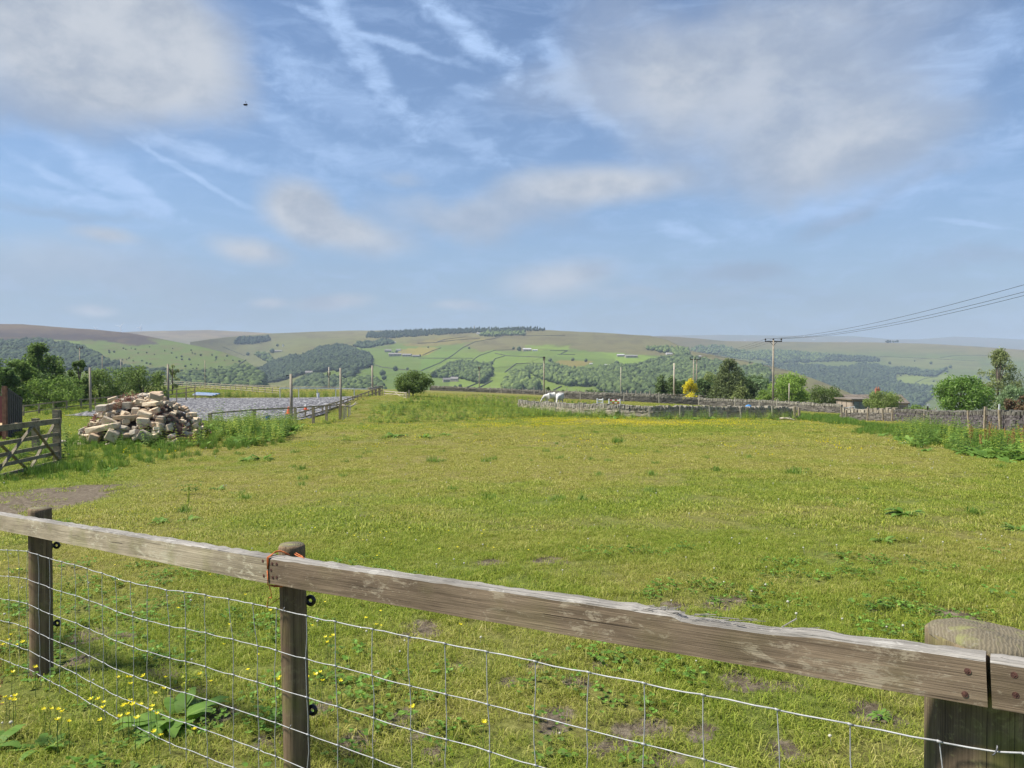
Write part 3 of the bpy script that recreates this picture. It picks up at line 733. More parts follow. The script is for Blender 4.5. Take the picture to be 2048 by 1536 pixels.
# posts
def make_post(top, rad, seed, flat=1.0, lean=(0, 0), cut=0.0, n=22, mat=None):
    gzv = float(gz(top.x, top.y)) - .3; L = top.z - gzv; me = bpy.data.meshes.new('post'); vs = []; fs = []; mi = []
    hs = np.concatenate([np.linspace(gzv, top.z - .02, 26), [top.z - .008, top.z]])
    for i, h in enumerate(hs):
        for k in range(n):
            a = 2 * math.pi * k / n; rr = rad * (1 + .05 * (float(vnoise(math.cos(a) * 2 + seed, math.sin(a) * 2 + h * .8, seed)) - .5) + .025 * (float(vnoise(a * 5, h * 2, seed + 3)) - .5))
            if i == len(hs) - 1: rr *= .9
            x = math.cos(a) * rr; y = math.sin(a) * rr * flat; zz = h + (cut * x / rad if i >= len(hs) - 2 else 0)
            vs.append((top.x + x + lean[0] * (h - top.z), top.y + y + lean[1] * (h - top.z), zz))
    for i in range(len(hs) - 1):
        for k in range(n):
            fs.append((i*n + k, i*n + (k+1) % n, (i+1)*n + (k+1) % n, (i+1)*n + k)); mi.append(0)
    fs.append(tuple((len(hs)-1)*n + k for k in range(n))); mi.append(1)
    off = fence.location
    org = Vector((top.x, top.y, gzv))
    me.from_pydata([tuple(Vector(v) - org) for v in vs], [], fs); me.polygons.foreach_set('material_index', mi); me.polygons.foreach_set('use_smooth', [True] * len(me.polygons)); me.update()
    o = link('post', me, [mat or M_post, M_posttop], fence); o.location = org - off; return o
backL, backR = frL[1], frR[1]
dL = D0 + (D1 - D0) * 0; 
def on_rail(px, py, a, dr):
    """nearest 3-D point on the vertical plane of a rail for a pixel"""
    nrm = Vector((dr.y, -dr.x, 0)).normalized(); ray = V(px, py, 1.0) - Vector((0, 0, EYE)); o_ = Vector((0, 0, EYE))
    k = (a - o_).dot(nrm) / ray.dot(nrm); return o_ + ray * k
def post_top(px, a, dr, bk, off, zpx):
    p = on_rail(px, zpx, a + bk * off, dr); return p
pL = post_top(80, RA, dirL, backL, FD + .058, 1031); pL.z = on_rail(80, 1040, RA, dirL).z + .012
pM = post_top(583, RB, dirR, backR, FD + .046, 1112); pM.z = on_rail(583, 1121, RB, dirR).z + .022
pR = post_top(1975, RB, dirR, backR, FD + .112, 1310); pR.z = RC.z - .006
postL = make_post(pL, .058, 1, .9, (.0, 0)); postM = make_post(pM, .045, 2, 1, (-.02, .0)); postR = make_post(pR, .110, 3, 1, (.0, 0), -.012, 34, M_strain)
postR['label'] = 'thick strainer post with a domed mossy top'
# domed top of the strainer post
m = MB(); me_v = []
dome = MB()
n = 34; rings = 7
for i in range(rings + 1):
    f = i / rings
    for k in range(n):
        a = 2 * math.pi * k / n; r = .109 * math.cos(f * math.pi / 2) ** .55
        dome.v.append((pR.x + r * math.cos(a), pR.y + r * math.sin(a), pR.z - .004 + .02 * math.sin(f * math.pi / 2) * (1 - .5 * math.cos(a - .4)) + .006 * (float(vnoise(math.cos(a) * r * 60, math.sin(a) * r * 60, 4)) - .5) - .02 * r * math.cos(a)))
for i in range(rings):
    for k in range(n): dome.f.append((i*n + k, i*n + (k+1) % n, (i+1)*n + (k+1) % n, (i+1)*n + k)); dome.m.append(0)
o = dome.build('post_top', M_posttop, fence, True); o.parent = postR; o.location = -postR.location
# ring insulators screwed into the posts
def insulator(post, c, r=.0135, tilt=.5):
    m = MB(); pts = []
    ax = Vector((c.y, -c.x, 0)).normalized(); fy = Vector((-ax.y, ax.x, 0))
    base = Vector(c); cen = base + ax * (r * 1.6)
    u = (ax * math.cos(tilt) - fy * math.sin(tilt)); 
    for k in range(21):
        a = 2 * math.pi * k / 20; pts.append(cen + u * math.cos(a) * r + Vector((0, 0, 1)) * math.sin(a) * r)
    m.tube(pts, r * .52, 8, False); m.tube([base - ax * .01, base + ax * r * .75], [r * .55, r * .7], 10); m.tube([base - Vector((0, 0, r)), base + Vector((0, 0, r))], r * .35, 8)
    o = m.build('insulator', M_ins, fence, True); o.parent = post; o.location = -post.location
def edge(p, z, rad, sgn=1):
    q = Vector((p.x, p.y, z)); ax = Vector((p.y, -p.x, 0)).normalized(); return q + ax * rad * .92
def z_at(py, d): return float(P(0, py, d)[2])
insulator(postL, edge(pL, z_at(1094, pL.y), .058)); insulator(postL, edge(pL, z_at(1251, pL.y), .058))
insulator(postM, edge(pM, z_at(1204, pM.y), .045)); insulator(postM, edge(pM, z_at(1425, pM.y), .05))
# stock netting: on the face of the posts that looks to the camera
ROWS = [0, .146, .277, .402, .52, .622, .712, .79, .86]
TOP_PX = [(0,1100),(30,1101),(58,1103),(75,1109),(95,1116),(113,1121),(155,1131),(182,1140),(221,1151),(240,1160),(282,1168),(318,1179),(390,1186),(438,1195),(486,1203),(532,1214),(570,1220),(585,1226),(650,1239),(715,1252),(797,1270),(878,1285),(966,1302),(1065,1322),(1163,1342),(1270,1363),(1395,1388),(1515,1412),(1660,1440),(1815,1474),(1990,1500),(2048,1508)]
def wire_pt(px, py):
    a, dr, bk = (RA, dirL, backL) if px < 540 else (RB, dirR, backR)
    return on_rail(px, py, a + bk * (FD * .72), dr)
tw = [wire_pt(*k) for k in TOP_PX]; tw = [tw[0] - dirL * .5] + tw + [tw[-1] + dirR * .5]
tx = np.array([p.x for p in tw]); tz = np.array([p.z for p in tw]); tyy = np.array([p.y for p in tw])
def wpos(x, h):
    """point of the net at along-coordinate x, h below the top wire"""
    z = float(np.interp(x, tx, tz)) - h + .006 * h * math.sin(x * 9 + h * 5); y = float(np.interp(x, tx, tyy))
    bulge = .02 * math.sin(min(h, .8) * 3.5) * math.sin(x * 2.1)
    return Vector((x, y - bulge * .5, z))
net = MB()
vx = []
x = tx[0]
while x < tx[-1]:
    vx.append(x); s_ = .152 * abs(dirR.x if x > RB.x else dirL.x); x += s_ * rnd.uniform(.93, 1.07)
shift = {}
for i in range(len(vx)):
    s0_ = 0
    for r_ in range(len(ROWS)):
        s0_ += rnd.uniform(-.006, .006) + (.014 if vx[i] < RB.x and r_ == 1 and i % 3 else 0); shift[i, r_] = s0_
for r_, h in enumerate(ROWS):
    pts = []
    for i, xx in enumerate(vx):
        c = wpos(xx + shift[i, r_], h); pts += [c + Vector((-.006, 0, .0022)), c + Vector((.006, 0, -.0018))]
        if i < len(vx) - 1:
            e = wpos(vx[i+1] + shift[i+1, r_], h); sag = rnd.uniform(-.003, .002)
            pts += [c.lerp(e, .35) + Vector((0, 0, sag)), c.lerp(e, .7) + Vector((0, 0, sag * .7 + rnd.uniform(-.0015, .0015)))]
    pts.sort(key=lambda p: p.x)
    net.tube(pts, .0018 if r_ in (0, len(ROWS) - 1) else .0015, 5)
for i in range(len(vx)):
    for r_ in range(len(ROWS) - 1):
        a = wpos(vx[i] + shift[i, r_], ROWS[r_]); b = wpos(vx[i] + shift[i, r_ + 1], ROWS[r_ + 1]); mid = a.lerp(b, .5) + Vector((rnd.uniform(-.004, .004), rnd.uniform(-.003, .003), 0))
        net.tube([a, mid, b], .0013, 4, False)
        net.tube([a + Vector((-.0055, -.0012, .0025)), a + Vector((.0055, -.0012, -.0015))], .0026, 6)
o = net.build('wire_netting', M_wire, fence, True)
# staples
def staple(post, px, py):
    c = wire_pt(px, py); m = MB(); pts = []
    for k in range(9):
        a = math.pi * k / 8; pts.append(c + Vector((math.cos(a) * .004, -math.sin(a) * .004 - .001, 0)) + Vector((-.003, 0, math.cos(a) * .009)))
    m.tube(pts, .0016, 6); o = m.build('staple', M_staple, fence, True); o.parent = post; o.location = -post.location
staple(postL, 58, 1103); staple(postM, 569, 1220); staple(postM, 582, 1455); staple(postR, 1992, 1500); staple(postL, 60, 1218)
# orange baler twine tied round rail and post
tb = MB()
def rp(q, y, z): return RB + frR[0] * q + frR[1] * y + frR[2] * z
for j in range(3):
    dq = .004 * j
    tb.tube([rp(-.001 + dq*.3, -.003, -.045), rp(dq*.3, -.003, -.07), rp(.001, -.003 - .001*j, -.092), rp(.01 + dq, .01, -.097 - .002*j), rp(.03, .03, -.098 - .003 * j), rp(.045 + dq, .045, -.094)], .0015, 6)
    tb.tube([rp(.0 + dq*.3, -.0026, -.04), rp(.0 + dq, -.002, -.001), rp(.006 + dq, .002, .004), rp(.016 + dq, .014, .012 + .003*j), rp(.03 + dq, .022, .017 + .002 * j), rp(.044 + dq, .032, .014), rp(.05 + dq*2, .04, .005)], .0015, 6)
tb.tube([rp(.085, .045, .008), rp(.1, .04, .006), rp(.125, .036, .004), rp(.14, .033, .005), rp(.15, .03, .001)], .0018, 6)
tb.tube([rp(.085, .05, .011), rp(.11, .043, .0085), rp(.13, .036, .008), rp(.147, .03, .0035)], .0014, 6)
end = wire_pt(534, 1214)
tb.tube([rp(.003, -.002, -.092), rp(.006, .004, -.115), rp(.004, .008, -.14), end + Vector((.006, 0, .035)), end + Vector((.0, -.003, .004)), end + Vector((.004, -.004, -.003))], .0013, 6)
tb.tube([end + Vector((0, -.003, .002)), end + Vector((.02, .004, .014)), end + Vector((.05, .02, .035)), end + Vector((.062, .04, .05))], .0012, 6)
o = tb.build('baler_twine', M_twine, None, True, RB); tag(o, 'frayed orange twine knotted round rail and middle post', 'twine')
# ================================================================ turf
L_grass = leaf('turf_blades', [(.11, .1, .025), (.23, .245, .034), (.37, .37, .062), (.5, .46, .135), (.68, .58, .28)], .42,
               [(.095, .135, .014), (.17, .24, .022), (.25, .325, .034), (.34, .39, .055), (.48, .46, .12)])
L_long = leaf('long_grass', [(0.075, 0.149, 0.018), (0.127, 0.238, 0.030), (0.178, 0.297, 0.044), (0.268, 0.357, 0.075)], .42)
L_clover = leaf('clover_leaf', [(0.095, 0.149, 0.027), (0.135, 0.203, 0.041), (0.119, 0.236, 0.028), (0.189, 0.355, 0.051), (0.284, 0.472, 0.095)], .4)
L_dock = leaf('dock_leaf', [(0.093, 0.180, 0.028), (0.155, 0.281, 0.046), (0.250, 0.390, 0.078)], .42)
L_nettle = leaf('nettle_leaf', [(0.062, 0.116, 0.020), (0.109, 0.191, 0.030), (0.178, 0.273, 0.041), (0.273, 0.355, 0.069)], .42)
L_yel = leaf('yellowish_weed', [(0.175, 0.245, 0.035), (0.280, 0.367, 0.052), (0.420, 0.490, 0.070), (0.595, 0.578, 0.088)], .42)
L_seed = leaf('rusty_seed_head', [(.3, .17, .06), (.42, .26, .09), (.45, .32, .1)], .2)
L_red = leaf('red_sorrel', [(.16, .06, .05), (.26, .1, .08), (.3, .15, .1), (.2, .12, .06)], .2)
L_butter = leaf('buttercup_petal', [(.8, .66, .02), (.9, .78, .04)], .25, rough=.35)
L_white = leaf('clover_flower', [(.62, .6, .5), (.5, .48, .36)], .2)
L_straw = leaf('dead_straw', [(.3, .24, .13), (.42, .35, .2)], .2)
M_stem = plain('green_stem', (.12, .19, .04), (.08, .13, .03), 30, .7)

def blade_mesh(n, rad, hmin, hmax, w0, lean, seed, flat=.0):
    g = np.random.default_rng(seed)
    a = g.uniform(0, 6.283, n); r = rad * np.sqrt(g.uniform(0, 1, n)); b = np.stack([r * np.cos(a), r * np.sin(a), np.full(n, -.005)], -1)
    h = g.uniform(hmin, hmax, n); d = g.uniform(0, 6.283, n); ln = np.abs(g.normal(0, lean, n)) + flat
    dirv = np.stack([np.cos(d), np.sin(d), np.zeros(n)], -1); side = np.stack([-np.sin(d), np.cos(d), np.zeros(n)], -1)
    tw = g.uniform(-.8, .8, n)[:, None]; side = side * np.cos(tw) + dirv * np.sin(tw)
    m = b + dirv * (h * ln * .35)[:, None]; m[:, 2] += h * .62; t_ = b + dirv * (h * ln * 1.1)[:, None]; t_[:, 2] += h * np.maximum(.25, 1 - .5 * ln)
    w = (w0 * g.uniform(.6, 1.3, n))[:, None]
    v = np.stack([b - side * w, b + side * w, m - side * w * .8, m + side * w * .8, t_], 1).reshape(-1, 3)
    i = np.arange(n)[:, None] * 5
    f = np.concatenate([i + [0, 1, 3], i + [0, 3, 2], i + [2, 3, 4]], 0)
    me = np_mesh('blades', v, f, 3); me.polygons.foreach_set('use_smooth', [True] * len(me.polygons)); return me
near_p = [proto('turf_tuft', blade_mesh(48, .08, .016, .046, .0017, 1.05, s, .35), L_grass) for s in (1, 2, 3, 4)] + [proto('turf_tuft_tall', blade_mesh(24, .05, .025, .066, .0017, .8, s, .2), L_grass) for s in (5, 6)]
mid_p = [proto('turf_tuft_mid', blade_mesh(52, .15, .018, .045, .0034, 1.0, s, .35), L_grass) for s in (11, 12, 13)]
far_p = [proto('turf_tuft_far', blade_mesh(110, .36, .025, .055, .0065, 1.0, s, .35), L_grass) for s in (21, 22, 23)]
def field_pts(y0, y1, dens, k=.76, m=1.3, seed=0):
    g = np.random.default_rng(seed); n = int((k * (y1 + y0) + 2 * m) * (y1 - y0) * dens)
    y = np.sqrt(g.uniform(0, 1, int(n * 1.15)) * (y1 * y1 - y0 * y0) + y0 * y0); x = g.uniform(-1, 1, len(y)) * (k * y + m)
    return np.column_stack([x, y])
AR2 = [(a[0], a[1]) for a in AR]
def turf(name, y0, y1, dens, protos, scl, seed, label):
    q = field_pts(y0, y1, dens, seed=seed)
    m = mud(q[:, 0], q[:, 1]); keep = rng.uniform(0, 1, len(q)) > np.clip(m * 1.25 - .12, 0, .97)
    keep &= poly_dist_in(q[:, 0], q[:, 1], AR2) < -.1
    fl_ = fbm(q[:, 0] * 3.6, q[:, 1] * 3.6, 71, 3) * .6 + fbm(q[:, 0] * .8, q[:, 1] * .8, 72, 2) * .4; keep &= rng.uniform(0, 1, len(q)) < np.clip((fl_ - .3) * 5, .22, 1)
    q = q[keep]; lh = lush(q[:, 0], q[:, 1]); ti = np.clip(lh + rng.normal(0, .22, len(q)), 0, 1)
    s = scl * (.75 + .5 * vnoise(q[:, 0] * 1.7, q[:, 1] * 1.7, 5)) * rng.uniform(.75, 1.25, len(q)) * (1 + .25 * lh)
    o = scatter(name, with_z(q), protos, s, None, ti, label, 'grass'); return o
turf('near_grass', 1.0, 8.0, 330, near_p, .82, 1, 'short grazed grass right behind the foreground fence')
turf('pasture_grass', 8.0, 24.0, 62, mid_p, 1.0, 2, 'yellow green grass across the middle of the pasture')
turf('far_grass', 24.0, 125.0, 7.5, far_p, 1.0, 3, 'grass at the far end of the pasture')

ct = [proto('coarse_tuft', blade_mesh(70, .12, .05, .15, .004, .7, s), L_long) for s in (51, 52)]
q = np.concatenate([field_pts(6, 22, .28, seed=61), field_pts(22, 60, .14, seed=62)]); q = q[(fbm(q[:, 0] * .3, q[:, 1] * .3, 63, 3) > .45) & (mud(q[:, 0], q[:, 1]) < .3)]
scatter('coarse_grass', with_z(q), ct, rng.uniform(.5, 1.3, len(q)), label='coarse dark tufts dotted through the grazed pasture', cat='grass')
# clover leaves, small white clover heads, yellow flecks of far buttercups
def disc_leaves(n, rad, s, seed, tri=True, z=(.015, .05)):
    g = np.random.default_rng(seed); vs = []; fs = []
    for i in range(n):
        a = g.uniform(0, 6.28); r = rad * math.sqrt(g.uniform()); c = np.array([r * math.cos(a), r * math.sin(a), g.uniform(*z)])
        for j in range(3 if tri else 1):
            b = 2.094 * j + a; o = c + np.array([math.cos(b), math.sin(b), 0]) * s * .8 * (1 if tri else 0); k0 = len(vs)
            nx, ny = g.normal(0, .3, 2)
            for q in range(6):
                t_ = 6.283 * q / 6; dx, dy = s * math.cos(t_), s * math.sin(t_); vs.append(o + [dx, dy, dx * nx + dy * ny])
            fs.append(tuple(range(k0, k0 + 6)))
    me = bpy.data.meshes.new('leaves'); me.from_pydata([tuple(v) for v in vs], [], fs); me.update(); return me
clo = [proto('clover_patch', disc_leaves(14, .09, .0075, s), L_clover) for s in (1, 2)]
q = field_pts(1.0, 7.0, 16, seed=5); q = q[(fbm(q[:, 0] * 1.3, q[:, 1] * 1.3, 3, 3) > .54)]
scatter('clover', with_z(q), clo, rng.uniform(.7, 1.5, len(q)), label='patches of small round clover leaves in the near grass', cat='clover')
def ball_flower(r, h, seed=0):
    m = MB(); m.ball((0, 0, h), (r, r, r * .85), 7, 5); m.tube([(0, 0, 0), (.003, 0, h)], .0008, 4)
    me = bpy.data.meshes.new('fl'); me.from_pydata(m.v, [], m.f); me.update(); return me
q = np.concatenate([field_pts(1.2, 8.0, 2.2, seed=6), field_pts(8, 30, .3, seed=16)])
scatter('clover_heads', with_z(q), [proto('clover_head', ball_flower(.0085, .05), L_white)], rng.uniform(.6, 1.1, len(q)) * np.clip(q[:, 1] / 9, 1, 1.7), label='scattered white clover heads in the turf', cat='clover flowers')
def flat_flower(r, h, n=5):
    m = MB()
    for k in range(n):
        a = 6.283 * k / n; b = a + .55; c_ = a - .55
        m.add([(0, 0, h), (r * .8 * math.cos(c_), r * .8 * math.sin(c_), h + r * .35), (r * math.cos(a), r * math.sin(a), h + r * .55), (r * .8 * math.cos(b), r * .8 * math.sin(b), h + r * .35)], [(0, 1, 2, 3)])
    me = bpy.data.meshes.new('fl'); me.from_pydata(m.v, [], m.f); me.update(); return me
def far_fl(seed):
    g = random.Random(seed); m = MB()
    for k in range(8):
        x, y, h, r = g.uniform(-.4, .4), g.uniform(-.4, .4), g.uniform(.04, .1), g.uniform(.012, .024)
        m.add([(x + r * math.cos(a), y + r * math.sin(a), h + .012 * math.sin(3 * a)) for a in (0, 1.05, 2.1, 3.14, 4.19, 5.24)], [(0, 1, 2, 3, 4, 5)]); m.add([(x - r * .7, y, h - .02), (x + r * .7, y, h - .02), (x + r * .9, y, h + .02), (x - r * .9, y, h + .02)], [(0, 1, 2, 3)])
    me = bpy.data.meshes.new('fl'); me.from_pydata(m.v, [], m.f); me.update(); return me

q1 = field_pts(20, 66, 9.0, seed=7); den = np.clip((q1[:, 1] - 30) / 26, .05, 1) ** 2
pxq = q1[:, 0] / q1[:, 1] * F + CX
band = np.exp(-((q1[:, 1] - 56) / 7) ** 2) * np.clip((pxq - 850) / 200, .15, 1) * np.clip((1650 - pxq) / 250, .05, 1)
den = np.maximum(den * .12, band * 1.0); den = np.maximum(den, .03)
den *= np.clip((fbm(q1[:, 0] * .35, q1[:, 1] * .35, 8, 3) - .3) * 3.2, .1, 1.2)
q1 = q1[rng.uniform(0, 1, len(q1)) < den]
scatter('buttercup_drifts', with_z(q1), [proto('buttercup_far', far_fl(k), L_butter) for k in (1, 2)], rng.uniform(.5, 1.2, len(q1)), label='drifts of tiny yellow buttercups towards the far end of the pasture', cat='buttercups')
q2 = field_pts(2.2, 12, 5, seed=17); q2 = q2[(mud(q2[:, 0], q2[:, 1]) < .2) & (q2[:, 0] < .05 * q2[:, 1]) & (fbm(q2[:, 0] * .8, q2[:, 1] * .8, 18, 3) > .5)]
scatter('small_buttercups', with_z(q2), [proto('buttercup_small', flat_flower(.011, .07), L_butter)], rng.uniform(.6, 1.2, len(q2)), label='sprinkling of small buttercups in the grass left of the middle post', cat='buttercups')

# ================================================================ weeds
def leaf_poly(vs, fs, base, dirv, up, ln, wd, droop=.3, seg=4, wave=0):
    """one lanceolate leaf, several quads, bending down"""
    dirv = Vector(dirv).normalized(); side = dirv.cross(Vector(up)); 
    if side.length < 1e-4: side = Vector((1, 0, 0))
    side.normalize(); nrm = side.cross(dirv); k0 = len(vs)
    for i in range(seg + 1):
        f = i / seg; w_ = wd * (math.sin(math.pi * (f * .86 + .1)) ** .8) * .5; p = Vector(base) + dirv * ln * f - Vector((0, 0, 1)) * ln * droop * f * f + nrm * (wave * math.sin(f * 9) * ln * .03)
        vs.append(p - side * w_ + nrm * w_ * .35); vs.append(p + side * w_ + nrm * w_ * .35)
    for i in range(seg): fs.append((k0 + 2*i, k0 + 2*i + 1, k0 + 2*i + 3, k0 + 2*i + 2))
def nettle_mesh(seed, h=.75, stems=5, ls=.085):
    g = random.Random(seed); vs = []; fs = []
    for s in range(stems):
        bx, by = g.uniform(-.16, .16), g.uniform(-.16, .16); lx, ly = g.uniform(-.15, .15), g.uniform(-.15, .15); hh = h * g.uniform(.6, 1.1)
        n = int(hh / .085)
        for k in range(n):
            f = (k + 1) / n; p = Vector((bx + lx * f, by + ly * f, hh * f)); a0 = g.uniform(0, 6.28)
            for j in range(3):
                a = a0 + 2.1 * j; L = ls * (1.25 - .6 * f) * g.uniform(.8, 1.3); leaf_poly(vs, fs, p, (math.cos(a), math.sin(a), g.uniform(-.1, .5)), (0, 0, 1), L, L * .55, .3, 2)
    me = bpy.data.meshes.new('nettle'); me.from_pydata([tuple(v) for v in vs], [], fs); me.update(); return me
def dock_mesh(seed, n=9, ls=.26, spike=0, rad=.05):
    g = random.Random(seed); vs = []; fs = []; 
    for k in range(n):
        a = g.uniform(0, 6.28); L = ls * g.uniform(.6, 1.2); e = g.uniform(.15, 1.1)
        leaf_poly(vs, fs, (rad * math.cos(a), rad * math.sin(a), .01), (math.cos(a), math.sin(a), e), (0, 0, 1), L, L * .34, g.uniform(.25, .6), 5, 1)
    me = bpy.data.meshes.new('dock'); me.from_pydata([tuple(v) for v in vs], [], fs); me.update(); me.polygons.foreach_set('use_smooth', [True] * len(me.polygons)); return me
def spike_mesh(seed, h=.6, n=70, s=.014, stems=1):
    g = random.Random(seed); m = MB()
    for q_ in range(stems):
        lx, ly = g.uniform(-.12, .12) * h, g.uniform(-.12, .12) * h
        m.tube([(0, 0, 0), (lx * .4, ly * .4, h * .5), (lx, ly, h)], [.005, .004, .002], 5)
        for k in range(n):
            f = g.uniform(.4, 1.02); r = .035 * h * (1.15 - f) * 2.2; c = Vector((lx * f + g.uniform(-r, r), ly * f + g.uniform(-r, r), h * f)); d1 = Vector([g.uniform(-1, 1) for _ in range(3)]) * s; d2 = Vector([g.uniform(-1, 1) for _ in range(3)]) * s
            m.add([c - d1, c - d2, c + d1, c + d2], [(0, 1, 2, 3)])
    me = bpy.data.meshes.new('spike'); me.from_pydata(m.v, [], m.f); me.update(); return me
nett = [proto('nettle_clump', nettle_mesh(s), L_nettle) for s in (1, 2)]; nettY = [proto('yellow_weed_clump', nettle_mesh(s, .7, 6, .06), L_yel) for s in (3, 4)]
dockp = [proto('dock_clump', dock_mesh(s, 13, .3), L_dock) for s in (1, 2)]; spk = [proto('dock_spike', spike_mesh(s, .8, 110, .02, 2), L_seed) for s in (1, 2)]
tall = [proto('tall_grass_clump', blade_mesh(60, .16, .2, .5, .006, .35, s), L_long) for s in (31, 32)]
strw = [proto('seeding_grass', blade_mesh(40, .2, .35, .7, .006, .3, s), L_straw) for s in (41,)]
def region(px_poly): return [tuple(hit(a, b)[:2]) for a, b in px_poly]
def weeds(name, poly, dens, protos, s0, s1, label, cat='weeds', hseed=1, hmod=.5):
    q = sample_poly(poly, dens); 
    if len(q) == 0: return
    sc_ = rng.uniform(s0, s1, len(q)) * (1 - hmod + 2 * hmod * fbm(q[:, 0] * .5, q[:, 1] * .5, hseed, 3))
    return scatter(name, with_z(q), protos, sc_, label=label, cat=cat)
LEFT_W = region([(330, 893), (420, 895), (520, 893), (570, 880), (600, 862), (588, 848), (520, 852), (440, 852), (405, 858), (330, 870), (250, 892)])
weeds('left_weeds', LEFT_W, 6.5, nett + dockp + nettY, .5, 1.1, 'bank of nettles and docks between the rubble and the arena fence')
weeds('left_big_docks', LEFT_W, 1.8, dockp, .8, 1.4, 'broad leaved docks in front of the near arena fence', 'docks', 24, .3)
weeds('left_long_grass', region([(-30, 985), (60, 960), (130, 965), (250, 935), (420, 912), (570, 890), (560, 865), (400, 872), (260, 888), (140, 880), (120, 915), (40, 950), (-30, 960)]), 8, tall, .35, .72, 'lush long grass round the open gate and the rubble', 'grass', 2)
weeds('gate_weeds', [(-13.2, 14.5), (-12.0, 20.5), (-10.9, 21.5), (-9.6, 24), (-14.5, 25), (-16, 15)], 2.2, nett + tall, .6, 1.05, 'nettles growing through and behind the open gate', 'weeds', 4)
HUMP = region([(735, 812), (790, 806), (830, 800), (900, 800), (1000, 806), (1090, 818), (1240, 832), (1240, 826), (1180, 822), (1100, 812), (1000, 800), (880, 797), (820, 797), (800, 803), (760, 806)])
HUMP2 = [tuple(P(a, b, c)[:2]) for a, b, c in ((735, 0, 62), (745, 0, 72), (800, 0, 76), (830, 0, 84), (900, 0, 90), (1000, 0, 92), (1070, 0, 79), (1160, 0, 70), (1250, 0, 68), (1250, 0, 63), (1100, 0, 63), (960, 0, 58), (800, 0, 54), (720, 0, 54))]
weeds('middle_weeds', HUMP2, 4.2, nettY + nettY[:1] + nett + dockp[:1], .4, .95, 'yellow green weed bank between the gate and the front wall', 'weeds', 7, .7)
weeds('middle_weed_grass', HUMP2, 1.2, tall, .35, .65, 'long grass through the weed bank beyond the pasture', 'grass', 8)
WALLF = [tuple(P(a, b, c)[:2]) for a, b, c in ((1050, 0, 71), (1160, 0, 68.5), (1300, 0, 64.8), (1480, 0, 66), (1590, 0, 67), (1600, 0, 62), (1300, 0, 60.5), (1050, 0, 64))]
weeds('wall_foot_weeds', WALLF, 5.2, nett + dockp + nettY, .5, 1.1, 'nettles and docks along the foot of the front wall', 'weeds', 9, .7)
GAPW = [tuple(P(a, b, c)[:2]) for a, b, c in ((1600, 0, 64), (1600, 0, 90), (1700, 0, 92), (1690, 0, 78), (1720, 0, 64), (1760, 0, 52), (1800, 0, 44), (1700, 0, 52))]
weeds('gap_grass', GAPW, 4, tall, .5, 1.0, 'longer grass in the gap between the two walls', 'grass', 11)
RIGHT_W = region([(1700, 868), (1780, 872), (1830, 900), (1880, 893), (1920, 908), (2000, 918), (2130, 935), (2200, 900), (2130, 880), (2000, 868), (1940, 868), (1880, 852), (1800, 850), (1740, 852)])
weeds('right_long_grass', RIGHT_W, 8, tall, .35, .7, 'long grass along the right hand wall', 'grass', 12)
RIGHT_W2 = region([(1835, 898), (1880, 890), (1930, 912), (2010, 925), (2150, 940), (2200, 890), (2100, 880), (2000, 880), (1920, 870), (1850, 856), (1800, 860), (1790, 880)])
weeds('right_weeds', RIGHT_W2, 6.5, nett + dockp + dockp + nettY[:1], .6, 1.15, 'tall clump of nettles and docks below the right hand wall', 'weeds', 13, .5)
weeds('right_big_docks', RIGHT_W2, 2.4, dockp, .9, 1.5, 'big leaved docks among the weeds below the right hand wall', 'docks', 23, .3)
weeds('right_dock_spikes', region([(1930, 895), (2000, 905), (2150, 915), (2200, 890), (2050, 880), (1950, 880)]), 1.5, spk, .6, .95, 'rusty dock seed spikes among the weeds at the right', 'weeds', 14, .3)
weeds('straw_grass', [tuple(P(a, b, c)[:2]) for a, b, c in ((835, 0, 95), (900, 0, 93), (1060, 0, 80), (1250, 0, 75), (1250, 0, 105), (1090, 0, 118), (960, 0, 124), (850, 0, 110))], 1.6, strw + tall, .35, .7, 'pale hay field behind the front wall where the horses graze', 'hay', 15)
weeds('far_left_field', [tuple(P(a, b, c)[:2]) for a, b, c in ((300, 0, 112), (560, 0, 105), (740, 0, 110), (700, 0, 140), (330, 0, 150))], .9, strw + tall + nettY, .3, .6, 'bright hay field beyond the riding arena', 'hay', 16)
weeds('arena_edge_weeds', [tuple(P(a, b, c)[:2]) for a, b, c in ((330, 0, 97.5), (760, 0, 98), (762, 0, 101), (330, 0, 101))], 2.6, nett, .8, 1.3, 'dark strip of weeds along the far edge of the arena', 'weeds', 17, .4)
weeds('arena_side_weeds', [tuple(P(a, b, c)[:2]) for a, b, c in ((640, 0, 51), (655, 0, 51), (750, 0, 92), (742, 0, 92), (690, 0, 62), (612, 0, 52))], 1.8, nettY + tall, .5, 1.0, 'yellow flowering weeds at the corner of the arena fence', 'weeds', 18)
weeds('arena_left_weeds', [tuple(P(a, b, c)[:2]) for a, b, c in ((20, 0, 57), (170, 0, 60), (330, 0, 88), (330, 0, 97), (200, 0, 90), (10, 0, 70))], 1.4, nettY + nett + tall, .5, .9, 'rough grass and weeds along the left arena fence', 'weeds', 19)

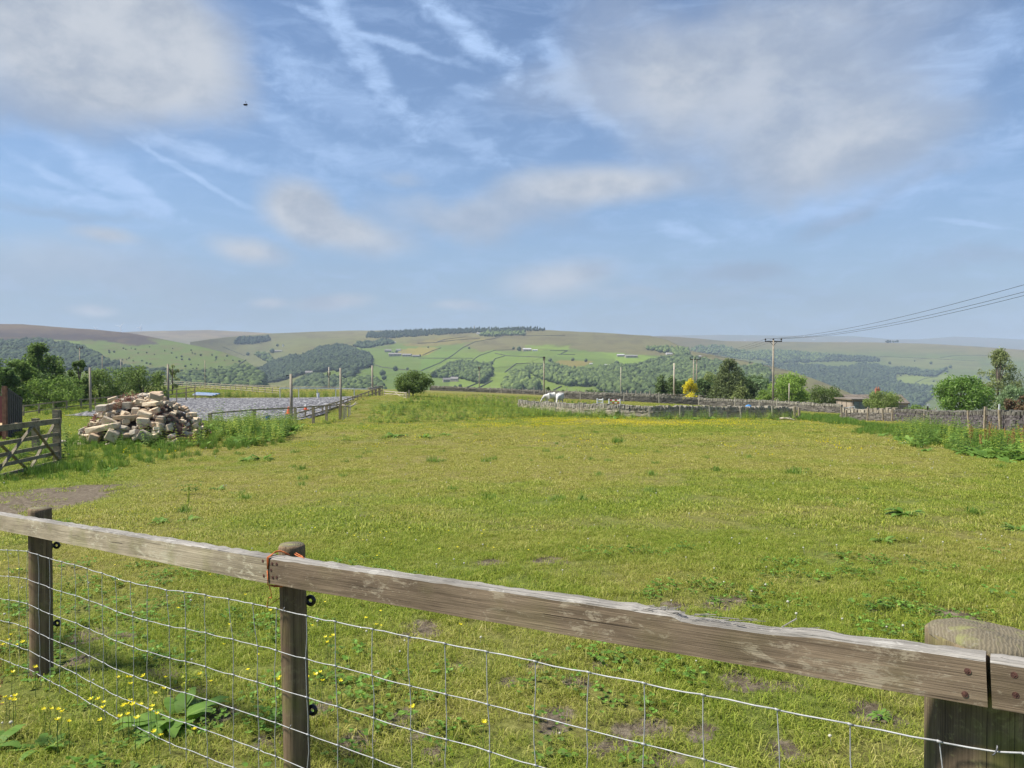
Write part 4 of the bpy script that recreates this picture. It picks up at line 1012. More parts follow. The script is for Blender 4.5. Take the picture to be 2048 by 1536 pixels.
# single plants standing in the pasture: each its own object
def plant(px, py, d_scale, kind, label, seed=0, rz=None):
    p = hit(px, py); e = empty({'dock': 'dock_plant', 'tuft': 'grass_tuft', 'tall': 'dock_plant', 'thistle': 'nettle_plant'}[kind], p, label, {'dock': 'dock', 'tuft': 'grass tuft', 'tall': 'dock', 'thistle': 'nettle'}[kind], 'weeds standing in the pasture', rz=rnd.uniform(0, 6))
    e.scale = (d_scale,) * 3
    if kind == 'dock': link('leaves', dock_mesh(seed, 24, .27, 0, .08), L_dock, e)
    elif kind == 'tall':
        link('leaves', dock_mesh(seed, 8, .26), L_dock, e); link('seed_spike', spike_mesh(seed, .75, 90, .013, 2), L_yel if seed % 2 else L_seed, e)
    elif kind == 'tuft': link('blades', blade_mesh(90, .2, .1, .3, .007, .8, seed), L_long, e)
    else: link('leaves', nettle_mesh(seed, .22, 10, .08), L_nettle, e)
    return e
plant(375, 990, 1.0, 'thistle', 'broad dark weed clump left of centre in the pasture', 1)
plant(376, 1042, .62, 'tall', 'tall pale dock stalk in front of the broad dark weed clump', 3)
plant(318, 1046, .55, 'dock', 'low dock rosette beside the dirt patch', 4)
plant(437, 980, .55, 'dock', 'small flat dock right of the broad dark weed clump', 5)
plant(466, 988, .3, 'dock', 'tiny dock between two larger ones left of centre', 6)
plant(866, 925, .8, 'tuft', 'dark grass tuft alone in the middle of the pasture', 7)
plant(980, 1000, .55, 'tuft', 'low dark tuft nearest the middle of the photo', 8)
plant(1238, 887, 1.2, 'tuft', 'sprawling tuft in the far half of the pasture below the hill', 9)
plant(1590, 950, .9, 'tuft', 'dark tuft right of centre in the pasture', 10)
plant(1810, 1030, .8, 'dock', 'dark dock with arched leaves on the greener right side', 11)
plant(1768, 1085, .62, 'tall', 'thin pale dock in seed below the dark arched dock', 13)
plant(1948, 1030, .55, 'tuft', 'small tuft near the right edge above the strainer post', 14)
plant(2040, 1062, .6, 'dock', 'brownish dock at the right edge of the photo', 15)
plant(690, 886, 1.2, 'thistle', 'spiky weed on the pasture in front of the arena corner', 16)
plant(525, 920, 1.2, 'dock', 'wide dock mat in the pasture left of the arena corner', 17)
plant(495, 922, .9, 'dock', 'dock mat at the left end of the wide dock mat', 18)
plant(790, 875, 1.7, 'dock', 'pale spreading dock in front of the weed bank', 19)
plant(850, 876, 1.3, 'dock', 'dock right of the pale spreading dock', 20)
plant(893, 872, 1.0, 'dock', 'rightmost dock of the row in front of the weed bank', 21)
plant(222, 943, .75, 'dock', 'dock leaning over on the green strip below the rubble', 22)
plant(188, 918, .8, 'thistle', 'upright nettle in long grass below the long stone slab', 23)
plant(1762, 873, 1.3, 'dock', 'dark dock beside the long grass at the right', 24)
plant(1800, 878, 1.1, 'dock', 'low dock just right of a darker dock by the long grass', 25)
plant(1852, 903, .9, 'dock', 'flat dock in front of the right hand weed clump', 26)
plant(545, 1282, .22, 'dock', 'small pale dock close behind the middle post', 27)
plant(350, 1442, .72, 'dock', 'big pale leaved dock behind the wire between the two left posts', 31)
plant(372, 1452, .5, 'tall', 'dock in bud standing in the big pale leaved dock', 33)
plant(-12, 1500, .62, 'tall', 'tall rusty dock at the bottom left corner', 34)
plant(85, 1500, .36, 'dock', 'few broad dock leaves near the bottom left corner', 35)
plant(150, 1178, .45, 'thistle', 'leafy weed just right of the left post', 36)
plant(660, 1150, .3, 'dock', 'leafy rosette under the rail left of the middle post', 37)
plant(1430, 1206, .2, 'dock', 'flat rosette by a bare patch behind the long rail', 38)
plant(1760, 1432, .16, 'dock', 'small rosette at the bare patch left of the strainer post', 39)

# buttercups one can count, in front
def z4(x, y): return (x / 6.827, 1380 + y / 6.827)
def z5(x, y): return (230 + x / 7.68, 1280 + y / 7.68)
BC = [z4(*k) for k in ((205,85),(130,130),(180,140),(595,265),(695,262),(785,270),(850,300),(790,410),(930,430),(1245,130),(1340,130),(1405,175),(1400,250),(1365,415),(1690,215),(1745,195),(1775,145),(1815,200),(1915,205),(1745,335),(1630,370),(1870,390))]
BC += [z5(*k) for k in ((180,575),(235,680),(440,555),(45,580),(750,755),(610,825),(630,1140),(545,1085),(695,1470),(600,1410),(1215,1380),(1305,530))]
BC += [(615,1357),(640,1345),(645,1362),(680,1362),(630,1350),(752,1250),(920,1250),(825,1415),(968,1445),(660,1275),(655,1285),(560,1355),(555,1360),(20,1270),(15,1280),(45,1285),(35,1290),(5,1290),(490,1190),(330,1355),(300,1095),(230,1130),(420,1150),(530,1140),(25,1345),(70,1335),(60,1262),(10,1395),(210,1290),(260,1355)]
bcp = None
fl_me = None
def make_bc():
    m = MB(); r = .0125
    for k in range(5):
        a = 6.283 * k / 5; pts = []
        for rr, da, zz in ((.002, 0, 0), (.55, -.5, .003), (.95, -.42, .0075), (1.05, 0, .009), (.95, .42, .0075), (.55, .5, .003)):
            pts.append((rr * r * math.cos(a + da) if rr > .01 else 0, rr * r * math.sin(a + da) if rr > .01 else 0, zz))
        m.add(pts, [tuple(range(6))])
    m.ball((0, 0, .002), (.004, .004, .003), 6, 4)
    me = bpy.data.meshes.new('flower'); me.from_pydata(m.v, [], m.f); me.update(); me.materials.append(L_butter); return me
def make_st(h):
    m = MB(); m.tube([(0, 0, 0), (.006, .003, .4), (0, 0, 1)], [.0016, .0013, .001], 5)
    me = bpy.data.meshes.new('stem'); me.from_pydata(m.v, [], m.f); me.update(); me.materials.append(M_stem); return me
fl_me, st_me = make_bc(), make_st(1)
for i, (a, b) in enumerate(BC):
    h = rnd.uniform(.1, .17) * (.7 if b < 1240 else 1); p = hit(a, b, h)
    e = empty('buttercup', p, 'yellow buttercup on a thin stem behind the stock wire', 'buttercup', 'buttercups in the foreground grass', rz=rnd.uniform(0, 6))
    f = link('flower', fl_me, None, e); f.location = (0, 0, h); f.rotation_euler = (rnd.uniform(-.4, .4), rnd.uniform(-.4, .4), 0); f.scale = (rnd.uniform(.75, 1.05),) * 3
    s = link('stem', st_me, None, e); s.scale = (1, 1, h)
# ================================================================ trees
def leafmat(name, c, k=.5):
    c = np.array(c) * 2.0
    return leaf(name, [tuple(c * .45), tuple(c * .8), tuple(c * 1.15), tuple(c * 1.6)], k)
LM = {
 'ash': leafmat('ash_leaf', (.08, .12, .028)), 'bright': leafmat('bright_leaf', (.09, .135, .028)), 'dark': leafmat('dark_leaf', (.06, .095, .028)),
 'haw': leafmat('hawthorn_leaf', (.085, .12, .03)), 'con': leafmat('conifer_needles', (.07, .1, .032), .25), 'cyp': leafmat('cypress_needles', (.06, .075, .025), .25), 'olive': leafmat('olive_conifer', (.1, .12, .035), .25),
 'yel': leaf('laburnum_flowers', [(.6, .5, .02), (.75, .64, .03), (.85, .75, .05), (.4, .42, .04)], .3), 'grey': leafmat('whitebeam_leaf', (.13, .18, .085)), 'maple': leafmat('maple_leaf', (.13, .19, .035)),
 'will': leafmat('willow_leaf', (.14, .18, .05)), 'lime': leaf('young_sycamore_leaf', [(.09, .17, .03), (.15, .27, .04), (.21, .34, .07), (.34, .42, .16)], .45), 'birch': leafmat('birch_leaf', (.13, .15, .06)), 'pur': leaf('copper_leaf', [(.1, .05, .035), (.16, .09, .05), (.13, .12, .05)], .3),
}
M_bark = plain('tree_bark', (.16, .13, .1), (.07, .055, .045), 6, .95, 0, .6)
def leaf_cloud(blobs, n, size, seed, gap=.42, freq=.9, droop=0.0, outer=.5):
    g = np.random.default_rng(seed); b = np.array(blobs, float)          # x y z rx ry rz
    wgt = (b[:, 3] * b[:, 4] * b[:, 5]) ** .67; k = g.choice(len(b), int(n * 1.9), p=wgt / wgt.sum())
    d = g.normal(size=(len(k), 3)); d /= np.linalg.norm(d, axis=1)[:, None]
    r = np.where(g.uniform(0, 1, len(k)) < outer, .72 + .3 * g.uniform(0, 1, len(k)) + np.abs(g.normal(0, .16, len(k))), g.uniform(0, 1, len(k)) ** .4)
    p = b[k, :3] + d * b[k, 3:] * r[:, None]
    nz = vnoise(p[:, 0] * freq + p[:, 2] * .31 * freq, p[:, 1] * freq + p[:, 2] * .95 * freq, seed)
    keep = nz > gap * .8; p = p[keep][:n]; d = d[keep][:n]
    m = len(p); nrm = d * .7 + g.normal(0, .75, (m, 3)); nrm[:, 2] += .25; nrm /= np.linalg.norm(nrm, axis=1)[:, None]
    a = np.cross(nrm, g.normal(size=(m, 3))); a /= np.linalg.norm(a, axis=1)[:, None]; c = np.cross(nrm, a)
    if droop: a[:, 2] -= droop; 
    s = (size * g.uniform(.55, 1.35, m))[:, None]
    v = np.stack([p - a * s, p - c * s * .55 + nrm * s * .12, p + a * s, p + c * s * .55 + nrm * s * .12], 1).reshape(-1, 3)
    return v, np.arange(m * 4).reshape(m, 4)
def tree_at(base, H, W, kind, mat, label, name='tree', cat='tree', n=5200, size=.13, seed=1, trunk_vis=.1, group=None, D=None, gap=.42, nb=16):
    """base point, total height, crown width; kind of outline"""
    g = random.Random(seed); e = empty(name, base, label, cat, group); D = D or W; blobs = []; tips = []
    if kind == 'round':
        z0 = H * trunk_vis
        for k in range(nb + 10):
            a = g.uniform(0, 6.283); u = g.uniform(-1, 1); r = math.sqrt(max(0, 1 - u * u)) ** .8 * g.uniform(.5, .84)
            if u < 0: r *= 1.08
            br = g.uniform(.17, .34) * W / 2
            blobs.append((math.cos(a) * r * W / 2, math.sin(a) * r * D / 2, z0 + (H - z0) * (.47 + .40 * u), br, br, br * .82))
        blobs.append((0, 0, z0 + (H - z0) * .45, W * .3, D * .3, (H - z0) * .34))
    elif kind == 'cone':
        for k in range(nb * 2):
            f = (k + g.random()) / (nb * 2); a = k * 2.4 + g.uniform(-.4, .4); r = (1 - f) ** .62 * W / 2 * g.uniform(.5, 1.0)
            br = (.16 + .2 * (1 - f)) * W / 2 + .06
            blobs.append((math.cos(a) * r * .8, math.sin(a) * r * .8, H * (.06 + .92 * f) - r * .18, br * 1.15, br * 1.15, br * .7))
        for k in range(8): blobs.append((0, 0, H * (.1 + .11 * k), W * .16 * (1 - .1 * k), W * .16 * (1 - .1 * k), H * .09))
    elif kind == 'airy':
        for k in range(nb * 2):
            f = g.random() ** .75; a = g.uniform(0, 6.283); r = W / 2 * math.sin(math.pi * (.2 + .74 * f)) * math.sqrt(g.uniform(.02, .95))
            br = W / 2 * g.uniform(.13, .3) * (1.15 - .4 * f); blobs.append((math.cos(a) * r, math.sin(a) * r, H * (.1 + .87 * f), br, br, br * 1.1))
    elif kind == 'column':
        for k in range(nb):
            f = (k + .5) / nb; r = W / 2 * min(1, .35 + 2.2 * (1 - f), 1.0); a = g.uniform(0, 6.28); blobs.append((math.cos(a) * r * .35, math.sin(a) * r * .35, H * (.05 + .9 * f), r * .8, r * .8, H * .09))
    v, f = leaf_cloud(blobs, n, size, seed, gap)
    v[:, 2] = np.maximum(v[:, 2], .02)
    cm_ = np_mesh('crown', v, f, 4); link('crown', cm_, mat, e)
    m = MB(); R0 = .03 * H if kind != 'airy' else .02 * H; top = .8 * H if kind in ('cone', 'airy', 'column') else .5 * H
    b = Vector(base); sway = g.uniform(-.04, .04) * H
    m.tube([b + Vector((0, 0, -.2)), b + Vector((sway * .4, 0, top * .5)), b + Vector((sway, 0, top))], [R0 * 1.15, R0 * .8, R0 * .3], 8)
    for q in g.sample(blobs, min(len(blobs), 9)):
        f0 = min(.95, max(.15, (q[2] / H) * .55)); s0_ = b + Vector((sway * f0, 0, top * f0)); e0 = b + Vector(q[:3])
        m.tube([s0_, s0_.lerp(e0, .5) + Vector((0, 0, -.03 * H if kind == 'cone' else .03 * H)), e0], [R0 * .5, R0 * .32, R0 * .12], 5)
    m.build('trunk', M_bark, e, True); return e
def tree(px, py, d, hpx, wpx, *a, **k):
    b = V(px, py, d); b.z = min(b.z, float(gz(b.x, b.y)) + .05) if d < 170 else b.z
    H = (py - (py - hpx)) * d / F; top = EYE + (HZ - (py - hpx)) * d / F
    return tree_at(b, top - b.z, wpx * d / F, *a, **k)
tree(16, 814, 68, 108, 104, 'round', LM['ash'], 'bushy ash at the left edge behind the timber bay', name='ash_tree', n=9500, seed=1, size=.12, trunk_vis=.02, nb=26, gap=.3)
tree(52, 814, 79, 92, 80, 'round', LM['ash'], 'middle ash filling the gap between the two left ash trees', name='ash_tree', n=6500, seed=101, size=.12, trunk_vis=.02)
tree(134, 812, 84, 74, 56, 'round', LM['dark'], 'dark bush in the gap right of the tallest ash', name='bush', cat='bush', n=3800, seed=102, size=.12, trunk_vis=.02)
tree(78, 812, 74, 124, 96, 'airy', LM['ash'], 'tallest bushy ash in the left group with a ragged top', name='ash_tree', n=11500, seed=2, size=.12, nb=40, gap=.25)
tree(112, 814, 66, 52, 130, 'round', LM['bright'], 'low bright green shrub in front of the left ash trees', name='shrub', cat='shrub', n=4500, seed=3, size=.1)
tree(158, 812, 78, 92, 44, 'airy', LM['ash'], 'slim young ash between the ash group and the hawthorns', name='ash_tree', n=3800, seed=4, size=.11, nb=26, gap=.3)
tree(200, 811, 82, 76, 104, 'round', LM['haw'], 'left of two broad hawthorns behind the arena fence', name='hawthorn_tree', n=5200, seed=5, size=.11, trunk_vis=.02, gap=.3)
tree(246, 811, 86, 76, 90, 'round', LM['dark'], 'darker hawthorn filling the middle of the hawthorn clump', name='hawthorn_tree', n=4200, seed=55, size=.11, trunk_vis=.02, gap=.3)
tree(285, 810, 82, 84, 96, 'round', LM['haw'], 'right hawthorn of the clump behind the rubble heap', name='hawthorn_tree', n=5200, seed=6, size=.11, trunk_vis=.02, gap=.3)
tree(62, 816, 72, 72, 120, 'round', LM['dark'], 'dark thicket under the tallest ash', name='bush', cat='bush', n=6000, seed=111, size=.12, trunk_vis=.0)
tree(150, 813, 80, 60, 80, 'round', LM['haw'], 'hawthorn under the slim young ash', name='hawthorn_tree', n=4500, seed=112, size=.11, trunk_vis=.0)
tree(2, 815, 64, 92, 70, 'round', LM['dark'], 'dark tree cut by the left edge above the boarded bay', n=5200, seed=113, size=.12, trunk_vis=.0)
tree(345, 792, 105, 70, 36, 'airy', LM['birch'], 'thin open sapling beyond the left end of the arena', name='sapling', n=1100, seed=7, size=.13, nb=14, gap=.5)
tree(262, 790, 46, 16, 40, 'round', LM['birch'], 'pale weedy bush rising behind the top of the rubble heap', name='bush', cat='bush', n=800, seed=8, size=.07)
tree(826, 792, 85, 48, 82, 'round', LM['haw'], 'lone rounded hawthorn bush against the far hillside', name='hawthorn_tree', n=6500, seed=9, size=.1, trunk_vis=.22, nb=22)
for i, (px, w_, h_, py, lb) in enumerate([(905, 34, 17, 792, 'low dark bush behind the back wall, leftmost of its row'), (938, 26, 14, 791, 'bush touching the leftmost low bush behind the back wall'), (968, 22, 12, 792, 'small bush by the thin pole with dark fittings'), (1010, 34, 9, 791, 'flat bush between two poles behind the back wall'),
        (1098, 18, 18, 792, 'pointed bush just right of the pole beside the horses'), (1118, 14, 11, 793, 'tiny bush right of the pointed bush'), (1128, 16, 13, 793, 'bush above the right hand horse'), (1155, 22, 12, 793, 'pale bush on the back wall line right of the horses'), (1182, 30, 14, 794, 'dark bush, first of the pair left of the thin bare pole'), (1205, 26, 12, 794, 'dark bush, second of the pair left of the thin bare pole')]):
    tree(px, py, 152, h_, w_, 'round', LM['dark'] if i not in (7,) else LM['haw'], lb, name='bush', cat='bush', n=900, seed=20 + i, size=.16, group='bushes behind the back wall', nb=8)
tree(1322, 802, 142, 52, 28, 'column', LM['con'], 'narrow conifer at the left end of the tree clump', name='conifer', cat='conifer', n=2600, seed=31, size=.17)
tree(1342, 802, 142, 50, 28, 'column', LM['con'], 'second narrow conifer beside the pale bare pole', name='conifer', cat='conifer', n=2600, seed=32, size=.17)
tree(1362, 803, 146, 46, 48, 'round', LM['dark'], 'dark low tree between the narrow conifers and the yellow one', n=2600, seed=33, trunk_vis=.03, size=.17)
tree(1381, 800, 137, 43, 27, 'column', LM['yel'], 'bright yellow flowering tree by the double pole', name='flowering_tree', n=2600, seed=34, size=.13)
tree(1406, 803, 143, 46, 52, 'round', LM['dark'], 'dark shrub right behind the double pole', name='shrub', cat='shrub', n=2600, seed=35, trunk_vis=.03, size=.17)
tree(1424, 804, 147, 62, 58, 'round', LM['olive'], 'olive tree on the left shoulder of the big cypress', n=3000, seed=36, trunk_vis=.03, size=.17)
tree(1458, 806, 138, 88, 92, 'cone', LM['cyp'], 'big dark spreading cypress, tallest of the tree clump', name='cypress_tree', n=13000, seed=37, size=.16, nb=40, gap=.25)
tree(1492, 808, 143, 72, 62, 'round', LM['dark'], 'dark tree on the right shoulder of the big cypress', n=4000, seed=38, trunk_vis=.03, size=.17)
tree(1482, 808, 130, 45, 46, 'cone', LM['olive'], 'short spreading cypress in front of the dark tree', name='cypress_tree', n=3400, seed=39, size=.14)
tree(1440, 806, 144, 58, 84, 'round', LM['dark'], 'dark broad tree filling in behind the big cypress', n=5200, seed=114, size=.17, trunk_vis=.0)
tree(1510, 808, 146, 66, 60, 'round', LM['dark'], 'dark tree between the big cypress and the whitebeam', n=4200, seed=115, size=.17, trunk_vis=.0)
tree(1522, 809, 141, 60, 48, 'round', LM['grey'], 'grey green whitebeam left of the large power pole', n=4000, seed=40, trunk_vis=.03, size=.17)
tree(1580, 813, 122, 68, 86, 'round', LM['maple'], 'broad fresh green maple right of the large power pole', name='maple_tree', n=8000, seed=41, trunk_vis=.03, size=.15, nb=24, gap=.36)
tree(1530, 812, 120, 32, 46, 'round', LM['maple'], 'low maple growth at the foot of the large power pole', name='shrub', cat='shrub', n=2400, seed=42, size=.14)
tree(1650, 817, 128, 46, 78, 'round', LM['haw'], 'dusky hawthorn left of the brick hut', name='hawthorn_tree', n=5200, seed=43, trunk_vis=.03, size=.13)
tree(1765, 826, 104, 44, 76, 'round', LM['will'], 'rounded willow standing in front of the huts', name='willow_tree', n=7500, trunk_vis=.05, seed=44, size=.1, nb=24, gap=.3)
tree(1918, 836, 88, 88, 116, 'round', LM['lime'], 'bright young sycamore behind the right hand wall', name='sycamore_tree', n=10500, seed=45, size=.13, nb=30, gap=.36, trunk_vis=.02)
tree(1996, 838, 97, 140, 82, 'airy', LM['birch'], 'tall airy birch at the right, highest tree in view', name='birch_tree', n=7600, seed=46, size=.12, nb=42, gap=.42)
tree(2030, 838, 90, 70, 62, 'round', LM['grey'], 'pale leaved shrub under the tall birch', name='shrub', cat='shrub', n=3600, seed=47, size=.12)
tree(2046, 840, 82, 56, 60, 'round', LM['pur'], 'reddish brown shrub at the right edge', name='shrub', cat='shrub', n=3000, seed=48, size=.12)
tree(1838, 834, 92, 22, 56, 'round', LM['bright'], 'low pale growth between the huts and the sycamore', name='bush', cat='bush', n=1600, seed=49, size=.1)

# ================================================================ dry stone walls
def stonemat(name, a, b, c, lich=(.42, .42, .33)):
    t = NT(name); v = t.coord('World', (3, 3, 3)); isl = t.n('ShaderNodeNewGeometry').outputs['Random Per Island']
    n1 = t.noise(v, 2.2, 7, .65); co = t.mix(isl, a, b); co = t.mix(t.step(n1, .5, .75), co, c)
    n2 = t.noise(v, 5, 5, .7); co = t.mix(t.math('MULTIPLY', t.step(n2, .55, .66), .55), co, lich)
    t.bsdf(co, .9, n1, .6, .05, 0, .15); return t.m
M_wall = stonemat('gritstone', (0.101, 0.090, 0.074), (0.211, 0.187, 0.156), (.07, .062, .055))
M_cope = stonemat('cope_stone', (0.207, 0.187, 0.147), (0.350, 0.318, 0.255), (0.111, 0.096, 0.080), (.56, .54, .42))
M_wallF = stonemat('pale_gritstone', (0.253, 0.215, 0.160), (0.404, 0.354, 0.270), (.16, .135, .1))
M_wallR = stonemat('dark_gritstone', (.075, .062, .062), (.18, .155, .15), (.04, .034, .034), (.3, .28, .26))
M_copeR = stonemat('dark_cope_stone', (.1, .09, .075), (.2, .185, .15), (.06, .052, .05), (.34, .33, .25))
M_dark = plain('wall_core', (.035, .03, .028), scale=3)
def stone_wall(label, pts, h0, thick=.5, stone=.34, course=.15, seed=1, cope_h=.24, cope_w=.16, upright=True, lean=.1, mats=None):
    """pts: ground-plan points (x, y); every stone is a block of its own mesh island"""
    g = random.Random(seed); pts = [Vector((p[0], p[1], 0)) for p in pts]
    c0 = pts[len(pts) // 2]; e = empty('stone_wall', G(c0.x, c0.y), label, 'wall', 'dry stone walls'); body = MB(); cope = MB(); core = MB()
    for si, (a, b) in enumerate(zip(pts[:-1], pts[1:])):
        h = h0 if not callable(h0) else h0(si / (len(pts) - 1.0))
        L = (b - a).length; x = (b - a) / L; ang_ = math.atan2(x.y, x.x); nrm = Vector((-x.y, x.x, 0))
        n = max(1, int(L / 2.5))
        for k in range(n):
            q0, q1 = L * k / n, L * (k + 1) / n; m0 = a + x * (q0 + q1) / 2; zz = (float(gz((a + x*q0).x, (a + x*q0).y)) + float(gz((a + x*q1).x, (a + x*q1).y))) / 2
            core.box((m0.x, m0.y, zz + (h - .06) / 2 - .15), (q1 - q0 + .05, thick * .62, h + .2), ang_)
        nc = int(round(h / course))
        for r_ in range(-1, nc):
            q = g.uniform(-.2, 0)
            while q < L:
                ln = stone * g.uniform(.5, 1.6); ch = course * g.uniform(.8, 1.15); m0 = a + x * (q + ln / 2); zz = float(gz(m0.x, m0.y)) + r_ * course + course / 2
                for sgn in (-1, 1):
                    off = nrm * sgn * (thick * .5 - .11 - .05 * r_ / nc + g.uniform(-.03, .03))
                    body.box((m0.x + off.x, m0.y + off.y, zz), (ln * .95, .24, ch * .93), ang_ + g.uniform(-.05, .05), jit=.02)
                q += ln
        q = 0
        while q < L:
            wd = cope_w * g.uniform(.6, 1.5); hh = cope_h * g.uniform(.75, 1.3); m0 = a + x * (q + wd / 2); zz = float(gz(m0.x, m0.y)) + nc * course + hh / 2 - .01
            M = Matrix.Rotation(ang_ + g.uniform(-.1, .1), 3, 'Z') @ Matrix.Rotation(lean * g.uniform(-.2, 1.6), 3, 'Y')
            cope.box((m0.x, m0.y, zz), (wd * .78, thick * g.uniform(.85, 1.1), hh), M=M, jit=.03)
            q += wd
    e['kind'] = 'thing'; mats = mats or (M_wall, M_cope); body.build('wall_courses', mats[0], e); cope.build('coping_stones', mats[1], e); core.build('wall_core', M_dark, e); return e
def hw(f): return .5 + .26 * min(1, f / .22)
def pd(*a): return [tuple(P(p, 0, d)[:2]) for p, d in a]
stone_wall('front dry stone wall with upright coping across the end of the pasture', pd((1040, 78), (1090, 75), (1160, 70), (1230, 67), (1300, 66), (1420, 67), (1520, 68), (1592, 69)), hw, stone=.42, seed=2, cope_h=.3, cope_w=.2, mats=(M_wallF, M_cope))
stone_wall('back dry stone wall running down to the huts behind the front wall', pd((1130, 121), (1210, 118), (1300, 116), (1400, 115), (1480, 111), (1545, 108), (1600, 104), (1640, 101), (1690, 98)), .85, stone=.5, seed=3, cope_w=.2, cope_h=.3)
stone_wall('farthest low dry stone wall on the skyline of the pasture behind the horses', pd((860, 150), (960, 147), (1080, 143), (1200, 139), (1330, 139), (1420, 142)), .7, stone=.7, course=.2, seed=4, cope_w=.28, cope_h=.3)
stone_wall('short wall end by the gap with large blocky coping stones', pd((1692, 76), (1745, 73), (1800, 70)), .85, stone=.4, seed=5, cope_w=.34, cope_h=.36, lean=.0, mats=(M_wall, M_wallF))
stone_wall('dark dry stone wall along the right edge behind the weeds', pd((1800, 69.6), (1850, 58), (1910, 51), (1960, 46), (2010, 42), (2100, 37), (2200, 33)), .85, stone=.38, seed=6, cope_w=.22, cope_h=.22, mats=(M_wallR, M_copeR))

# ================================================================ rubble heap
M_stone = [stonemat('sandstone_pale', (.5, .39, .26), (.68, .56, .4), (.3, .22, .14), (.72, .65, .52)), stonemat('sandstone_grey', (.34, .29, .22), (.48, .42, .33), (.2, .165, .125), (.6, .55, .46)), stonemat('sandstone_brown', (.4, .29, .19), (.54, .41, .28), (.22, .15, .1), (.58, .5, .39))]
HC = V(285, 880, 25.0); HC.z = float(gz(HC.x, HC.y))
def heap_z(x, y):
    dx = (x - HC.x); dy = (y - HC.y - .35)
    rx = 2.05 if dx < 0 else 2.0; q = ((abs(dx) / rx) ** 2 + (abs(dy) / 1.75) ** 2) ** .5
    z = 1.42 * max(0, 1 - q ** 2.3) ** .8
    if dx > 0: z *= 1 - .07 * dx
    return z
def rock_mesh(sx, sy, sz, seed, blocky=.5):
    g = random.Random(seed); bm_ = bmesh.new()
    for x in (-1, 1):
        for y in (-1, 1):
            for z in (-1, 1):
                k = g.uniform(1 - (1 - blocky) * .55, 1); bm_.verts.new((x * sx / 2 * k, y * sy / 2 * g.uniform(.75, 1), z * sz / 2 * g.uniform(1 - (1 - blocky) * .5, 1)))
    for k in range(6):
        d = Vector([g.gauss(0, 1) for _ in range(3)]).normalized(); bm_.verts.new((d.x * sx * .56, d.y * sy * .56, d.z * sz * .56))
    r_ = bmesh.ops.convex_hull(bm_, input=bm_.verts)
    bmesh.ops.delete(bm_, geom=[v for v in bm_.verts if not v.link_faces], context='VERTS')
    bmesh.ops.dissolve_limit(bm_, angle_limit=.12, verts=bm_.verts, edges=bm_.edges)
    bmesh.ops.bevel(bm_, geom=list(bm_.edges) , offset=min(sx, sy, sz) * .06, segments=1, affect='EDGES')
    me = bpy.data.meshes.new('stone'); bm_.to_mesh(me); bm_.free(); return me
def stone(px, py, wpx, hpx, label, mi, rot=(0, 0, 0), dep=None, d=None, blocky=.75, seed=0, z_off=0):
    d = d or 24; c = V(px, py, d); w_, h_ = wpx * d / F, hpx * d / F
    o = link('stone', rock_mesh(w_, dep or (w_ * .7), h_, seed, blocky), M_stone[mi], None, c); o.rotation_euler = rot
    return tag(o, label, 'stone', 'stones of the rubble heap')
def hs(px, py):   # distance at which a pixel meets the heap
    for d in np.linspace(22.4, 27, 120):
        p = P(px, py, d)
        if p[2] - float(gz(p[0], p[1])) < heap_z(p[0], p[1]): return float(d)
    return 24.2
stone(206, 856, 68, 12, 'long pale slab sloping across the foot of the rubble heap', 0, (.1, -.16, -.25), .42, hs(206, 858) - .25, .95, 1)
stone(222, 846, 40, 20, 'triangular grey slab standing behind the long pale slab', 1, (.35, .42, .1), .14, hs(222, 846) + .05, .6, 2)
stone(224, 871, 26, 22, 'white angular block at the bottom of the heap under the long slab', 0, (.2, .5, .5), .35, hs(224, 872) - .35, .6, 3)
stone(189, 876, 20, 16, 'tan block resting in the grass under the left end of the long slab', 2, (.1, .35, .2), .3, hs(189, 876) - .35, .8, 4)
stone(290, 872, 26, 18, 'grey wedge shaped stone at the front of the heap behind nettles', 1, (.1, .55, .3), .35, hs(290, 872) - .3, .6, 5)
stone(305, 807, 31, 7, 'flat slab overhanging a dark gap near the top of the heap', 0, (.1, -.05, -.15), .45, hs(305, 808) - .1, .95, 6)
stone(255, 811, 16, 14, 'square pitted block under the red weeds on the heap', 1, (0, .02, .1), .32, hs(255, 811) - .05, .9, 7)
stone(205, 816, 22, 13, 'grey and white blotched block on the left shoulder of the heap', 1, (.1, -.05, .2), .4, hs(205, 816) - .02, .7, 8)
stone(313, 793, 24, 14, 'large rounded boulder at the top right of the heap', 2, (.1, .3, .2), .4, hs(313, 794) + .05, .4, 9)
stone(252, 834, 42, 7, 'long dark fronted slab across the middle of the heap', 2, (.0, -.05, .1), .4, hs(252, 835) - .1, .95, 10)
stone(290, 829, 27, 12, 'pale block tilted down to the right in the middle of the heap', 0, (.1, .35, .2), .35, hs(290, 829) - .1, .7, 11)
stone(309, 822, 22, 12, 'wedge with a lit upper face right of the heap centre', 0, (.2, -.4, .2), .3, hs(309, 822) - .05, .6, 12)
stone(285, 841, 26, 14, 'rounded lichen stained boulder in the middle of the heap', 0, (.1, .1, .5), .35, hs(285, 841) - .1, .4, 13)
stone(322, 840, 14, 17, 'upright pale block at the right of the heap centre', 1, (.1, .1, .2), .28, hs(322, 840) - .05, .7, 14)
stone(225, 798, 19, 7, 'pale sloping stone at the top left of the heap', 0, (.1, -.3, .3), .3, hs(225, 799), .6, 15)
stone(282, 804, 22, 12, 'peaked stone just below the top of the heap', 0, (.1, .2, .3), .3, hs(282, 804) - .02, .5, 16)
stone(270, 821, 15, 12, 'speckled round stone below the square pitted block', 1, (.2, .1, .4), .25, hs(270, 821) - .05, .4, 17)
k = 0; placed = []
